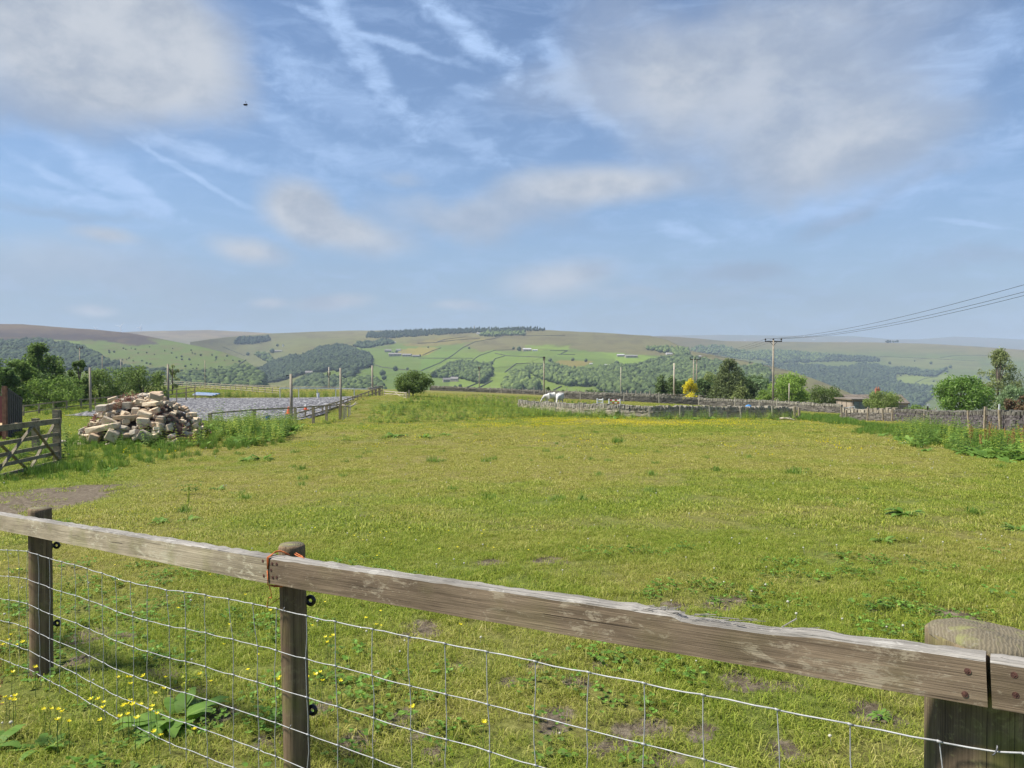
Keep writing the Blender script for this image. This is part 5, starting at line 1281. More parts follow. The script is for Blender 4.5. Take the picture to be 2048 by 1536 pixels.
while k < 250:
    x = HC.x + rnd.uniform(-2.1, 2.0); y = HC.y + (rnd.uniform(-1.6, .5) if k < 190 else rnd.uniform(.3, 1.3)); z = heap_z(x, y)
    if z < .02 and rnd.random() > .25: continue
    s_ = min(.42, .155 * math.exp(rnd.gauss(0, .42)))
    if any(math.hypot(x - a, y - b) < (s_ + c) * .33 for a, b, c in placed): 
        if rnd.random() < .9: continue
    placed.append((x, y, s_)); k += 1
    o = link('stone', rock_mesh(s_ * rnd.uniform(.8, 1.4), s_ * rnd.uniform(.7, 1.1), s_ * rnd.uniform(.5, .95), 100 + k, rnd.uniform(.1, .75)), M_stone[rnd.choice((0, 0, 1, 1, 2))], None, G(x, y, z + rnd.uniform(-.03, .05)))
    o.rotation_euler = (rnd.uniform(-.45, .45), rnd.uniform(-.45, .45), rnd.uniform(0, 6.28)); tag(o, 'rough sandstone lump among the others in the rubble heap', 'stone', 'stones of the rubble heap')
for k in range(26):
    px, py = rnd.uniform(232, 325), rnd.uniform(840, 876); d = hs(px, py) - .06; s_ = rnd.uniform(.16, .3); c = V(px, py, d); c.z = max(c.z, float(gz(c.x, c.y)) + .03)
    o = link('stone', rock_mesh(s_ * rnd.uniform(.9, 1.5), s_, s_ * rnd.uniform(.5, .8), 400 + k, rnd.uniform(.4, .9)), M_stone[rnd.choice((0, 1, 2))], None, c)
    o.rotation_euler = (rnd.uniform(-.5, .5), rnd.uniform(-.5, .5), rnd.uniform(0, 6.28)); tag(o, 'rough sandstone lump among the others in the rubble heap', 'stone', 'stones of the rubble heap')
m = MB(); N_ = 30
for i in range(N_):
    for j in range(N_):
        x = HC.x + -2.3 + 4.7 * i / (N_ - 1); y = HC.y - 1.6 + 3.6 * j / (N_ - 1); m.v.append((x, y, float(gz(x, y)) + heap_z(x, y) * .93 - .1))
for i in range(N_ - 1):
    for j in range(N_ - 1): m.f.append((i*N_ + j, (i+1)*N_ + j, (i+1)*N_ + j + 1, i*N_ + j + 1)); m.m.append(0)
o = m.build('earth_mound', plain('rubble_earth', (.14, .105, .075), (.06, .045, .034), 8, .95, coord='World'), None, True, HC); tag(o, 'brown earth showing between the stones of the rubble heap', 'earth')
for (px, py, rx, n_, lb) in ((242, 806, .5, 700, 'rusty red weeds growing on the left of the rubble heap'), (312, 790, .28, 260, 'reddish weeds beside the boulder at the top of the heap'), (372, 806, .62, 900, 'long drift of rusty weeds down the right side of the heap'), (190, 838, .4, 260, 'thin red weeds at the left foot of the rubble heap')):
    d = hs(px, py); c = P(px, py, d); g = np.random.default_rng(int(px)); q = np.column_stack([c[0] + g.normal(0, rx * .5, n_), c[1] + g.normal(0, .25, n_)])
    zz = np.array([float(gz(a, b)) + heap_z(a, b) for a, b in q]) + np.abs(g.normal(0, .1, n_)); p = np.column_stack([q, zz]); a = g.normal(size=(n_, 3)); b = g.normal(size=(n_, 3)); s_ = .028
    a *= s_ / np.linalg.norm(a, axis=1)[:, None]; b *= s_ / np.linalg.norm(b, axis=1)[:, None]; v = np.stack([p - a, p - b, p + a, p + b], 1).reshape(-1, 3) - c
    o = link('sorrel_plant', np_mesh('sorrel_plant', v, np.arange(n_ * 4).reshape(-1, 4), 4), L_red, None, Vector(c)); tag(o, lb, 'weed', 'red weeds on the rubble heap')
# ================================================================ gates, fences, arena furniture
M_gate = wood('gate_timber', (.12, .1, .07), (.33, .28, .195), (.42, .4, .27), 0, .5, .35, 6)
M_fence = plain('fence_timber', (.38, .31, .21), (.2, .16, .11), 5, .9, coord='World', bump=.3)
M_fenceL = plain('pale_fence_timber', (.5, .44, .34), (.32, .27, .2), 5, .9, coord='World')
M_pole = plain('pole_timber', (0.390, 0.335, 0.257), (0.257, 0.218, 0.164), 3, .85, coord='World')
M_polep = plain('pale_pole_timber', (0.530, 0.468, 0.374), (0.390, 0.335, 0.257), 3, .85, coord='World')
M_steel = plain('dark_steel', (.05, .045, .04), (.03, .028, .026), 6, .6, .4)
M_white = plain('white_paint', (.8, .8, .78), (.68, .68, .66), 8, .5, coord='World', bump=0)
M_redp = plain('red_paint', (.5, .06, .04), (.36, .05, .035), 6, .5, coord='World', bump=0)
M_orange = plain('orange_plastic', (.75, .16, .06), (.6, .12, .05), 6, .5, bump=0)
M_blue = plain('blue_plastic', (.03, .13, .6), (.02, .1, .45), 4, .45, bump=0)
M_blue2 = plain('blue_tarp', (.1, .3, .6), (.06, .2, .45), 4, .5)
M_rusty = plain('rusty_iron', (.26, .13, .085), (.13, .065, .045), 9, .85, .1, .4, 'World')
M_oxide = plain('red_oxide_panel', (.16, .05, .05), (.11, .035, .035), 3, .6, coord='World')
M_dboard = plain('dark_boards', (.075, .062, .055), (.03, .026, .024), 5, .85, coord='World')
M_shav = plain('wood_shavings', (.62, .47, .27), (.4, .28, .15), 14, .95, bump=.9, coord='World')

# the open five-bar gate at the left
GA = Vector((-11.84, 19.6, 0)); GB = Vector((-11.3, 16.05, 0)); GA.z = -.80; GB.z = -.77
gate = empty('field_gate', GA, 'weathered wooden field gate standing open at the left edge', 'gate')
def gp(f, h): return GA.lerp(GB, f) + Vector((0, 0, h))
m = MB(); m.bar(gp(-.02, 1.1), gp(1.0, 1.1), .06, .13, jit=.004); m.build('top_rail', M_gate, gate)
for h in (.04, .27, .5, .76): m = MB(); m.bar(gp(0, h), gp(1, h), .03, .085, jit=.004); m.build('rail', M_gate, gate)
m = MB(); m.bar(gp(.012, -.04), gp(.012, 1.1), .07, .09, up=(1, 0, 0)); m.build('stile', M_gate, gate)
m = MB(); m.bar(gp(.985, -.04), gp(.985, 1.35), .09, .09, up=(1, 0, 0)); m.build('stile', M_gate, gate)
px_ = Vector((GB.y - GA.y, -(GB.x - GA.x), 0)).normalized() * -.035
for s_, a, b in ((1, (.42, 1.04), (.0, -.02)), (1, (.44, 1.04), (.95, .0)), (-1, (.06, 1.04), (.42, .02)), (-1, (.95, 1.04), (.46, .02))):
    m = MB(); m.bar(gp(*a) + px_ * s_, gp(*b) + px_ * s_, .03, .07, up=px_); m.build('brace', M_gate, gate)
m = MB(); m.bar(gp(-.005, .2) + px_ * 2, gp(-.005, 1.2) + px_ * 2, .025, .012); m.tube([gp(-.03, 1.1), gp(-.03, 1.36)], .018, 6); m.build('latch', M_steel, gate)
b = V(113, 830, 20.1); gpst = MB(); zb = float(gz(b.x, b.y)); gpst.box((b.x, b.y, zb + .62), (.14, .14, 1.5), jit=.006)
o = gpst.build('gate_post', M_gate, None, loc=(b.x, b.y, zb)); tag(o, 'short timber post behind the free end of the open gate', 'post')
m = MB(); q = V(76, 822, 21.5); zq = float(gz(q.x, q.y)); m.box((q.x - .2, q.y + .2, zq + .45), (.16, .14, 1.1)); o = m.build('fence_post', M_gate, None, loc=(q.x - .2, q.y + .2, zq)); tag(o, 'dark post seen through the bars of the open gate', 'post')
# timber bay with shavings
BY0, BY1 = 26.0, 34.0
bay = empty('storage_bay', at_d(14, BY0), 'dark boarded bay with a rusty corner post and red panel at the left edge', 'shed')
a = V(14, 848, BY0); b_ = V(44, 846, BY1); za = float(gz(a.x, a.y)); zb = float(gz(b_.x, b_.y))
m = MB(); ztop_a = float(P(14, 778, BY0)[2]); ztop_b = float(P(44, 799, BY1)[2])
nb_ = 15
for k in range(nb_):
    f0, f1 = k / nb_, (k + .9) / nb_; p0, p1 = a.lerp(b_, f0), a.lerp(b_, f1); zt = ztop_a + (ztop_b - ztop_a) * (f0 + f1) / 2; z0 = za + (zb - za) * f0 - .2
    m.box(((p0.x + p1.x) / 2 + (.02 if k % 2 else 0), (p0.y + p1.y) / 2, (zt + z0) / 2), (.04, (p1 - p0).length, zt - z0), math.atan2(p1.y - p0.y, p1.x - p0.x) - math.pi / 2)
m.build('side_boards', M_dboard, bay)
m = MB(); m.bar((a.x, a.y, ztop_a), (b_.x, b_.y, ztop_b + .02), .08, .08); m.build('top_rail', M_dboard, bay)
m = MB(); m.box((a.x - .03, a.y - .06, (ztop_a + za) / 2), (.13, .1, ztop_a - za + .2)); m.build('corner_post', M_rusty, bay)
m = MB(); zt = float(P(5, 795, 28)[2]); m.box((-19.95, 28.0, (zt + za) / 2), (2.0, .06, zt - za + .1)); m.tube([(-19.2, 28.0, zt), (-19.2, 28.0, zt + .12)], .02, 6); m.build('back_panel', M_oxide, bay)
m = MB(); n = 14
for i in range(n):
    for j in range(n):
        x = a.x - 2.9 + 2.25 * i / (n - 1); y = 25.6 + 2.3 * j / (n - 1); f = math.sin(math.pi * min(1, j / (n - 1) * .55)); m.v.append((x, y, float(gz(x, y)) - .05 + .55 * f * (1 - .1 * abs(i - n / 2) / n) + .04 * rnd.random()))
for i in range(n - 1):
    for j in range(n - 1): m.f.append((i*n + j, (i+1)*n + j, (i+1)*n + j + 1, i*n + j + 1)); m.m.append(0)
o = m.build('shavings_heap', M_shav, None, True, (a.x - 1.2, 26.5, za)); tag(o, 'pale wood shavings heaped in the boarded bay', 'shavings')

# post and rail fences
def rail_fence(label, line, rails, posts, mat, pw=.1, rh=.09, name='fence', cat='fence', group=None, mat_p=None, top=.06, post_h=None):
    """line: list of (point on the ground, height of the top rail above it); rails: drops below the top rail"""
    e = empty(name, line[0][0], label, cat, group); L = [0]
    for i in range(len(line) - 1): L.append(L[-1] + (line[i+1][0] - line[i][0]).length)
    def at(q):
        i = 0
        while i < len(line) - 2 and q > L[i+1]: i += 1
        f = (q - L[i]) / (L[i+1] - L[i]); p = line[i][0].lerp(line[i+1][0], f); h = line[i][1] + (line[i+1][1] - line[i][1]) * f
        g_ = float(gz(p.x, p.y)); return Vector((p.x, p.y, g_)), Vector((p.x, p.y, p.z + h))
    qs = posts if hasattr(posts, '__len__') else [L[-1] * k / posts for k in range(posts + 1)]
    for q in qs:
        g_, t_ = at(q); m = MB(); w_ = pw * rnd.uniform(.85, 1.15); lean_ = rnd.uniform(-.03, .03)
        m.bar(Vector((g_.x, g_.y, min(g_.z, t_.z - .4) - .25)), Vector((t_.x + lean_, t_.y, t_.z + top + rnd.uniform(-.03, .03))), w_, w_, up=(0, 1, 0), jit=.005); m.build('post', mat_p or mat, e)
    for dr in rails:
        m = MB()
        for q0, q1 in zip(qs[:-1], qs[1:]):
            a_, b_ = at(q0)[1], at(q1)[1]; n_ = (b_ - a_).cross(Vector((0, 0, 1))).normalized() * (pw * .62); m.bar(a_ + n_ - Vector((0, 0, dr)), b_ + n_ - Vector((0, 0, dr + rnd.uniform(-.015, .015))), .035, rh, jit=.004)
        m.build('rail', mat, e)
    return e
def LP(*pts):
    """ground point straight below a rail seen at pixel (px, py) and distance d, with the rail's height"""
    r_ = []
    for px, py, d in pts:
        t_ = V(px, py, d); g_ = Vector((t_.x, t_.y, float(gz(t_.x, t_.y)))); r_.append((g_, max(.35, t_.z - g_.z)))
    return r_
rail_fence('weathered two rail fence along the left side of the arena', LP((-60, 822, 50), (44, 812, 57), (140, 801, 65), (210, 795, 71), (318, 783, 82), (390, 774, 91)), (0, .5), 17, M_fence)
rail_fence('short rail fence at the near side of the arena half lost in weeds', LP((420, 827, 46), (450, 823, 47), (530, 818, 48), (605, 814.5, 50), (646, 811.5, 54.5), (680, 809, 58)), (.0,), 5, M_fence, pw=.17, top=.0)
rail_fence('long low rail fence running away down the right side of the arena', LP((572, 832, 54), (631, 816.5, 62), (683, 801.5, 71), (720, 789, 81), (745, 780, 90), (764, 774, 97)), (0, .42), 17, M_fence, pw=.11, rh=.12)
rail_fence('white rail across the far side of the arena', LP((560, 776, 97), (640, 776.5, 97.5), (745, 778, 98)), (0,), 5, M_white, pw=.09, rh=.14)
rail_fence('pale post and rail fence across the bright field beyond the arena', LP((316, 761, 150), (350, 762.5, 143), (440, 768, 128), (520, 774, 116), (560, 777, 112)), (0, .35, .7), 24, M_fenceL, pw=.11, rh=.07)
rail_fence('second pale fence higher up beyond the arena', LP((470, 770, 150), (560, 775, 140), (680, 779, 134)), (0, .4), 12, M_fenceL, pw=.11, rh=.07)
# far middle gate and its posts, stacked rails
A_ = at_d(768, 92); B_ = at_d(814, 80)
g2 = empty('field_gate', A_, 'pale sagging field gate beside the far arena corner', 'gate')
za_, zb_ = float(P(768, 801, 92)[2]), float(P(814, 803, 80)[2]); zta, ztb = float(P(768, 782, 92)[2]), float(P(814, 786, 80)[2])
for f in (0, .25, .5, .75, 1):
    m = MB(); m.bar((A_.x, A_.y, za_ + (zta - za_) * f), (B_.x, B_.y, zb_ + (ztb - zb_) * f), .05, .09); m.build('rail', M_fenceL, g2)
for (u, v_) in (((A_, za_, zta), (B_, zb_, ztb)), ((B_, zb_, ztb), (A_, za_, zta))):
    pass
mid = A_.lerp(B_, .5)
for P0, P1 in (((B_.x, B_.y, ztb), (mid.x, mid.y, (za_ + zb_) / 2)), ((mid.x, mid.y, (zta + ztb) / 2), (B_.x, B_.y, zb_)), ((A_.x, A_.y, za_), (mid.x, mid.y, (zta + ztb) / 2))):
    m = MB(); m.bar((P0[0], P0[1] - .05, P0[2]), (P1[0], P1[1] - .05, P1[2]), .04, .08, up=(0, 1, 0)); m.build('brace', M_fenceL, g2)
for f in (0.01, .99):
    p = A_.lerp(B_, f); m = MB(); m.bar((p.x, p.y, (za_, zb_)[f > .5] - .1), (p.x, p.y, (zta, ztb)[f > .5] + .06), .09, .09, up=(0, 1, 0)); m.build('stile', M_fenceL, g2)
for i, (px, d, top, lb) in enumerate(((752, 95, 771, 'tall timber post at the far corner of the arena fence'), (760, 96, 776, 'timber post between the tall corner post and the sagging gate'), (818, 80, 780, 'timber post at the free end of the sagging gate'))):
    g_ = at_d(px, d); t_ = V(px, top, d); m = MB(); m.bar(g_ - Vector((0, 0, .2)), Vector((g_.x, g_.y, t_.z)), .17, .17, up=(0, 1, 0), jit=.01); o = m.build('gate_post', M_fence, None, loc=g_); tag(o, lb, 'post')
m = MB()
for k in range(9):
    a_ = V(735 + rnd.uniform(0, 8), 776 + k * .4, 90 + rnd.uniform(-.6, .6)); b_ = V(758 + rnd.uniform(0, 10), 771.5 + k * .5, 96 + rnd.uniform(-.3, .5)); m.tube([a_, b_], .05, 6)
o = m.build('rail_stack', M_fenceL, None, loc=V(750, 776, 93)); tag(o, 'bundle of pale poles lodged on top of the far arena fence', 'poles')
# old dead branch hung on the fence
m = MB(); c = V(690, 812, 56)
pts = [V(684, 810, 57), V(692, 812, 57), V(699, 814, 57.5), V(706, 811, 58.5), (V(712, 804, 60))]
m.tube(pts, [.06, .07, .06, .05, .03], 7); m.tube([pts[1], V(688, 817, 57), V(694, 820, 57)], [.05, .04, .02], 6); m.tube([pts[3], V(716, 806, 60)], [.04, .02], 6)
o = m.build('driftwood_branch', M_fenceL, None, True, c); tag(o, 'bleached bent branch hung on the arena corner posts', 'branch')
for i, px in enumerate((686, 689, 692, 697, 700)):
    d = 58 + i * 1.2; g_ = at_d(px, d); m = MB(); m.box((g_.x, g_.y, g_.z + .45), (.07, .07, 1.2), jit=.01); o = m.build('fence_stake', M_polep, None, loc=g_); tag(o, ('pale stake tight against the thick corner post of the arena', 'second pale stake from the thick corner post of the arena', 'third pale stake from the thick corner post of the arena', 'fourth pale stake from the thick corner post of the arena', 'last pale stake of the row at the arena corner')[i], 'stake', 'pale stakes at the arena corner')

# tall floodlight posts round the arena
def tall_post(px, top, d, r, label, mat=M_pole, base=None, fit=0, name='timber_post'):
    g_ = at_d(px, d); t_ = V(px, top, d); e = empty(name, g_, label, 'post', 'tall timber posts'); m = MB()
    m.tube([g_ - Vector((0, 0, .4)), Vector((g_.x + .02, g_.y, (g_.z + t_.z) / 2)), Vector((g_.x, g_.y, t_.z))], [r, r * .95, r * .85], 9); m.build('shaft', mat, e, True)
    if fit:
        m = MB(); m.bar((g_.x - .02, g_.y, t_.z - .12), (g_.x - .32 * fit, g_.y, t_.z - .1), .06, .04); m.box((g_.x - .3 * fit, g_.y, t_.z - .12), (.14, .1, .08)); m.build('lamp_bracket', M_steel, e)
    return e
tall_post(582, 748, 57, .12, 'thickest tall post in front of the arena nearest the corner', fit=1)
tall_post(681, 736, 62, .1, 'tall post where the two arena fences meet', fit=0)
tall_post(744.5, 731, 92, .12, 'tall post near the far right corner of the arena', fit=1)
tall_post(180, 735, 62, .1, 'tall post on the left arena fence in front of the hawthorns')
tall_post(336, 728, 84, .12, 'tall post behind the right end of the rubble heap')
# arena furniture
def cone(px, py, d, h, label, white=True):
    g_ = at_d(px, d, .12); e = empty('traffic_cone', g_, label, 'cone', 'cones in the arena'); m = MB(); m.tube([g_, g_ + Vector((0, 0, h * .55))], [h * .34, h * .2], 10); m.box(g_ + Vector((0, 0, .02)), (h * .9, h * .9, .04)); m.build('cone_body', M_orange, e)
    m = MB(); m.tube([g_ + Vector((0, 0, h * .55)), g_ + Vector((0, 0, h))], [h * .21, h * .1], 10); m.build('cone_top', M_white if white else M_orange, e)
cone(611, 811, 66, .46, 'orange and white cone standing in the arena'); cone(577, 818, 61, .6, 'orange cone beside the thickest tall post', False)
def drum(px, d, h, r, mat, label, name='tub', z=.12):
    g_ = at_d(px, d, z); e = empty(name, g_, label, 'tub'); m = MB(); m.tube([g_, g_ + Vector((0, 0, h * .9)), g_ + Vector((0, 0, h * .9)), g_ + Vector((0, 0, h))], [r * .85, r, r * 1.08, r * 1.08], 12); m.build('tub_body', mat, e)
    m = MB(); m.tube([g_ + Vector((-r * .9, 0, h * .8)), g_ + Vector((-r * .6, -.1, h * 1.15)), g_ + Vector((r * .6, -.1, h * 1.15)), g_ + Vector((r * .9, 0, h * .8))], .02, 5); m.build('handle', M_steel, e)
drum(636, 82, .5, .16, M_white, 'white tub standing far out in the arena'); drum(535.5, 50, .26, .17, M_blue, 'bright blue tub behind the near arena fence', z=.3)
m = MB(); c = at_d(400, 97)
for k in range(6):
    a_ = V(385 + k * 1.5, 789.5 - k * .9, 93 + k * .3); b_ = V(425 + k * 3, 791 - k * .7, 94 + k * .3); m.tube([a_, b_], .07, 7, mi=k % 2)
o = m.build('jump_poles', [M_white, M_blue2], None, loc=c); tag(o, 'blue and white jump poles piled at the far left of the arena', 'jump poles')
# red and white jump beyond the front wall
for (px, py, w_, mt, lb) in ((1229, 805, 20, M_redp, 'red and white striped jump poles behind the front wall'), (1200, 804, 9, M_white, 'white jump block left of the striped jump poles')):
    c = V(px, py, 92); e = empty('horse_jump', at_d(px, 92), lb, 'jump'); W_ = w_ * 92 / F; g_ = float(gz(c.x, c.y))
    for k in range(3):
        m = MB(); n_ = 4
        for q in range(n_): m.tube([(c.x - W_/2 + W_ * q / n_, c.y, c.z - .35 + k * .3), (c.x - W_/2 + W_ * (q + 1) / n_, c.y, c.z - .35 + k * .3)], .08, 8, mi=(q + k) % 2)
        m.build('jump_pole', [mt, M_white], e)
    for s_ in (-1, 1):
        m = MB(); m.box((c.x + s_ * (W_/2 + .06), c.y, (g_ + c.z + .45) / 2), (.12, .3, c.z + .45 - g_)); m.build('jump_stand', M_white, e)
c = V(1497, 813, 84); m = MB(); g_ = Vector((c.x, c.y, c.z - .25))
for i in range(9):
    for j in range(7):
        x = (i / 8 - .5) * 1.3; y = (j / 6 - .5) * .9; m.v.append((g_.x + x, g_.y + y, g_.z - .3 + .75 * math.cos(x * 2.2) * math.cos(y * 3) + .06 * rnd.random()))
for i in range(8):
    for j in range(6): m.f.append((i*7 + j, (i+1)*7 + j, (i+1)*7 + j + 1, i*7 + j + 1)); m.m.append(0)
o = m.build('tarpaulin', M_blue2, None, False, g_); tag(o, 'crumpled blue tarpaulin lying behind the front wall', 'tarpaulin')

# ================================================================ poles and wires
def pole(px, top, d, r, label, mat=M_pole, base=None, arm=None, name='utility_pole', cat='pole', double=0):
    b_ = at_d(px, d) if d < 170 else V(px, base, d); 
    if base: b_ = V(px, base, d)
    t_ = V(px, top, d); e = empty(name, b_, label, cat); tops = []
    for k in ([-1, 1] if double else [0]):
        m = MB(); x = b_.x + k * double; m.tube([(x + (k * -.1), b_.y, b_.z - 1.2), (x, b_.y, (b_.z + t_.z) / 2), (x, b_.y, t_.z + .1)], [r, r * .88, r * .72], 10); m.build('shaft', mat, e, True)
    if arm:
        w_, n_, rot, drop = arm; m = MB(); ca, sa = math.cos(rot), math.sin(rot); z = t_.z - drop
        m.bar((b_.x - w_/2 * ca, b_.y - w_/2 * sa, z), (b_.x + w_/2 * ca, b_.y + w_/2 * sa, z), .14, .16)
        m.bar((b_.x - w_*.2 * ca, b_.y - w_*.2*sa - .1, z - .06), (b_.x, b_.y - .1, z - .62), .05, .05, up=(0, 1, 0)); m.bar((b_.x + w_*.2 * ca, b_.y + w_*.2*sa - .1, z - .06), (b_.x, b_.y - .1, z - .62), .05, .05, up=(0, 1, 0)); m.build('crossarm', M_steel, e)
        for k in range(n_):
            f = -1 + 2 * k / (n_ - 1) if n_ > 1 else 0; p = Vector((b_.x + f * (w_/2 - .1) * ca, b_.y + f * (w_/2 - .1) * sa, z + .06)); m = MB()
            m.tube([p, p + Vector((0, 0, .12)), p + Vector((0, 0, .14)), p + Vector((0, 0, .3)), p + Vector((0, 0, .42))], [.04, .04, .13, .13, .06], 8); m.build('insulator', M_steel, e); tops.append(p + Vector((0, 0, .36)))
    return e, tops
p1, T1 = pole(1546, 681, 115, .17, 'large timber power pole with a crossarm right of the dark cypress', base=808, arm=(2.5, 3, -.25, .15))
p2, T2 = pole(1390, 719, 160, .15, 'double power pole beside the yellow flowering tree', base=799, arm=(2.3, 3, -.1, .0), double=.33)
p3, _ = pole(1348, 727, 140, .17, 'pale bare pole left of the double power pole', M_polep, base=799)
p4, _ = pole(1241.5, 735, 150, .09, 'thin bare pole on the back wall right of the horses', M_polep, base=794)
p5, T5 = pole(1088, 718, 118, .13, 'pole with a small fitting beside the grazing horses', M_pole, base=800, arm=(.35, 2, 0, .1))
p6, T6 = pole(958.5, 735, 160, .1, 'thin pole with dark fittings before the small wood', M_pole, base=792, arm=(.5, 2, 0, .3))
p7, T7 = pole(658, 735, 135, .13, 'grey pole with fittings beyond the far side of the arena', M_polep, base=783, arm=(.6, 2, 0, 1.3))
p8, T8 = pole(160, 697, 190, .17, 'distant power pole with a slanted crossarm above the young ash', M_pole, base=760, arm=(1.6, 3, .1, -.1))
p9, _ = pole(205, 712, 165, .12, 'distant bare pole behind the left hawthorn', M_pole, base=765)
p10, _ = pole(242, 720, 160, .08, 'distant thin pole behind the right hawthorn', M_polep, base=765)
p11, _ = pole(410, 722, 140, .09, 'slim bare pole beyond the left end of the arena', M_pole, base=772)
p12, _ = pole(1578, 768, 112, .09, 'short thin pole in front of the broad maple', M_polep, base=812)
def wire(a, b, sag, r, label, grp='overhead power lines', n=16):
    a, b = Vector(a), Vector(b); pts = []
    for i in range(n + 1):
        f = i / n; p = a.lerp(b, f); p.z -= sag * 4 * f * (1 - f); pts.append(p)
    m = MB(); m.tube(pts, r, 5); o = m.build('power_line', M_steel, None, True, a); tag(o, label, 'wire', grp)
ends = [V(2420, 458, 36), V(2420, 480, 37.2), V(2420, 490, 38.4)]
for k in range(3): wire(T1[k], ends[k], 1.1, .016, ('upper wire rising from the large power pole to the right edge', 'middle wire rising from the large power pole to the right edge', 'lowest wire rising from the large power pole to the right edge')[k])
for k in range(3): wire(T1[k], T2[k], .5, .012, ('left wire from the large power pole back to the double pole', 'centre wire from the large power pole back to the double pole', 'right wire from the large power pole back to the double pole')[k])
for k in range(2): wire(T8[k * 2], V(-260, 690 + k * 3, 200), .5, .018, ('upper thin wire from the distant slanted crossarm to the left edge', 'lower thin wire from the distant slanted crossarm to the left edge')[k])
wire(T7[0], T6[0], .8, .012, 'thin wire between the grey pole and the pole before the small wood'); wire(T6[1], T5[0], .8, .012, 'thin wire from the pole before the small wood to the horses pole')

# wire stake fences along the walls
def stakes(label, pts, n, h, mat=M_polep, w_=.08):
    e = None
    for i in range(n):
        f = i / (n - 1); k = f * (len(pts) - 1); j = min(int(k), len(pts) - 2); px = pts[j][0] + (pts[j+1][0] - pts[j][0]) * (k - j); d = pts[j][1] + (pts[j+1][1] - pts[j][1]) * (k - j)
        g_ = at_d(px, d)
        if e is None: e = empty('wire_fence', g_, label, 'fence'); last = None; wr = MB()
        m = MB(); lx = rnd.uniform(-.12, .12); hh = h * rnd.uniform(.85, 1.15); m.bar(g_ - Vector((0, 0, .3)), g_ + Vector((lx, 0, hh)), w_ * rnd.uniform(.8, 1.3), w_, up=(0, 1, 0), jit=.005); m.build('post', mat, e)
        t_ = g_ + Vector((lx, 0, hh * .92))
        if last is not None:
            for q in (0, .35, .7): wr.tube([last - Vector((0, 0, q)), t_ - Vector((0, 0, q))], .003, 4)
        last = t_
    wr.build('wire_strand', M_wire, e)
stakes('thin stake fence in front of the front stone wall', [(1063, 73), (1160, 68), (1300, 64.5), (1420, 65.5), (1545, 66)], 9, 1.12)
stakes('pale stake fence along the farthest low wall', [(980, 142), (1120, 138), (1240, 134), (1300, 133)], 20, 1.35, w_=.13)
stakes('leaning stakes in front of the back wall', [(1160, 117), (1265, 114), (1345, 114), (1450, 112), (1512, 107), (1555, 103)], 7, 1.5, w_=.14)
stakes('grey stakes before the short wall end and the right hand wall', [(1685, 74.5), (1694, 74), (1735, 71.5), (1768, 69.5), (1785, 68), (1850, 56.5), (1940, 46.5), (1970, 43.5), (2003, 41)], 9, 1.28, M_fence, .12)
for px, d, top, lb in ((1590, 68, 813, 'squared gatepost at the right end of the front wall'), (1599, 68.5, 815, 'rough gatepost just right of the squared gatepost'), (1686, 76, 820, 'leaning gatepost at the short wall end by the gap')):
    g_ = at_d(px, d); t_ = V(px, top, d); m = MB(); m.bar(g_ - Vector((0, 0, .2)), Vector((g_.x, g_.y, max(t_.z, g_.z + .9))), .17, .17, up=(0, 1, 0), jit=.012); o = m.build('gate_post', M_fence, None, loc=g_); tag(o, lb, 'post')
# pale log
m = MB(); c = at_d(1575, 63, .12); m.tube([at_d(1560, 63, .14), at_d(1572, 63, .16), at_d(1582, 62.7, .12), at_d(1590, 62.4, .04)], [.09, .1, .08, .05], 8); m.tube([at_d(1576, 63, .15), at_d(1580, 63.2, .3)], [.04, .02], 6); o = m.build('fallen_log', M_fenceL, None, True, c); tag(o, 'pale dead log lying at the end of the front wall', 'log')
# small sign and white stake
g_ = at_d(1856, 84); e = empty('sign_post', g_, 'small blank white sign on a dark post by the sycamore', 'sign'); t_ = V(1856, 811, 84); m = MB(); m.box((g_.x, g_.y, (g_.z + t_.z) / 2), (.13, .1, t_.z - g_.z)); m.build('post', M_steel, e)
m = MB(); m.box((g_.x + .03, g_.y - .08, t_.z + .06), (.3, .03, .26)); m.build('sign_panel', M_white, e)
g_ = at_d(1998, 60); m = MB(); m.bar(g_, Vector((g_.x + .06, g_.y, V(1998, 808, 60).z)), .1, .06, up=(0, 1, 0)); m.box((g_.x - .06, g_.y, g_.z + .6), (.06, .05, 1.2)); o = m.build('marker_stake', M_white, None, loc=g_); tag(o, 'white marker stake sticking up behind the right hand wall', 'stake')
g_ = at_d(1873, 70); m = MB(); m.bar(g_, Vector((g_.x, g_.y, V(1873, 815, 70).z)), .08, .06, up=(0, 1, 0), jit=.004); o = m.build('marker_stake', M_polep, None, loc=g_); tag(o, 'grey stake between the white sign and the sycamore', 'stake')

# ================================================================ huts
def slatewall(name, a, b):
    t = NT(name); br = t.n('ShaderNodeTexBrick'); t.l(t.coord('World', (1, 1, 1), (R(90), 0, 0)), br.inputs['Vector']); br.inputs['Scale'].default_value = 3.2; br.inputs['Color1'].default_value = (*a, 1); br.inputs['Color2'].default_value = (*b, 1); br.inputs['Mortar'].default_value = (.3, .27, .23, 1); br.inputs['Mortar Size'].default_value = .03
    t.bsdf(br.outputs[0], .9); return t.m
M_brick = slatewall('hut_brick', (.42, .3, .22), (.52, .4, .31)); M_slate = plain('stone_slates', (.2, .165, .13), (.1, .085, .07), 2.2, .9, coord='World', bump=.6); M_trim = plain('weathered_trim', (.24, .205, .165), (.16, .135, .11), 4, .8, coord='World'); M_glass = plain('hut_glass', (.2, .23, .24), (.12, .14, .15), 3, .15, coord='World', bump=0, spec=.5)
HD = 120.0
def hp(px, py, d=HD): return V(px, py, d)
h1 = empty('hut', at_d(1708, HD), 'low flat roofed brick hut with a wide window, left of the willow', 'hut')
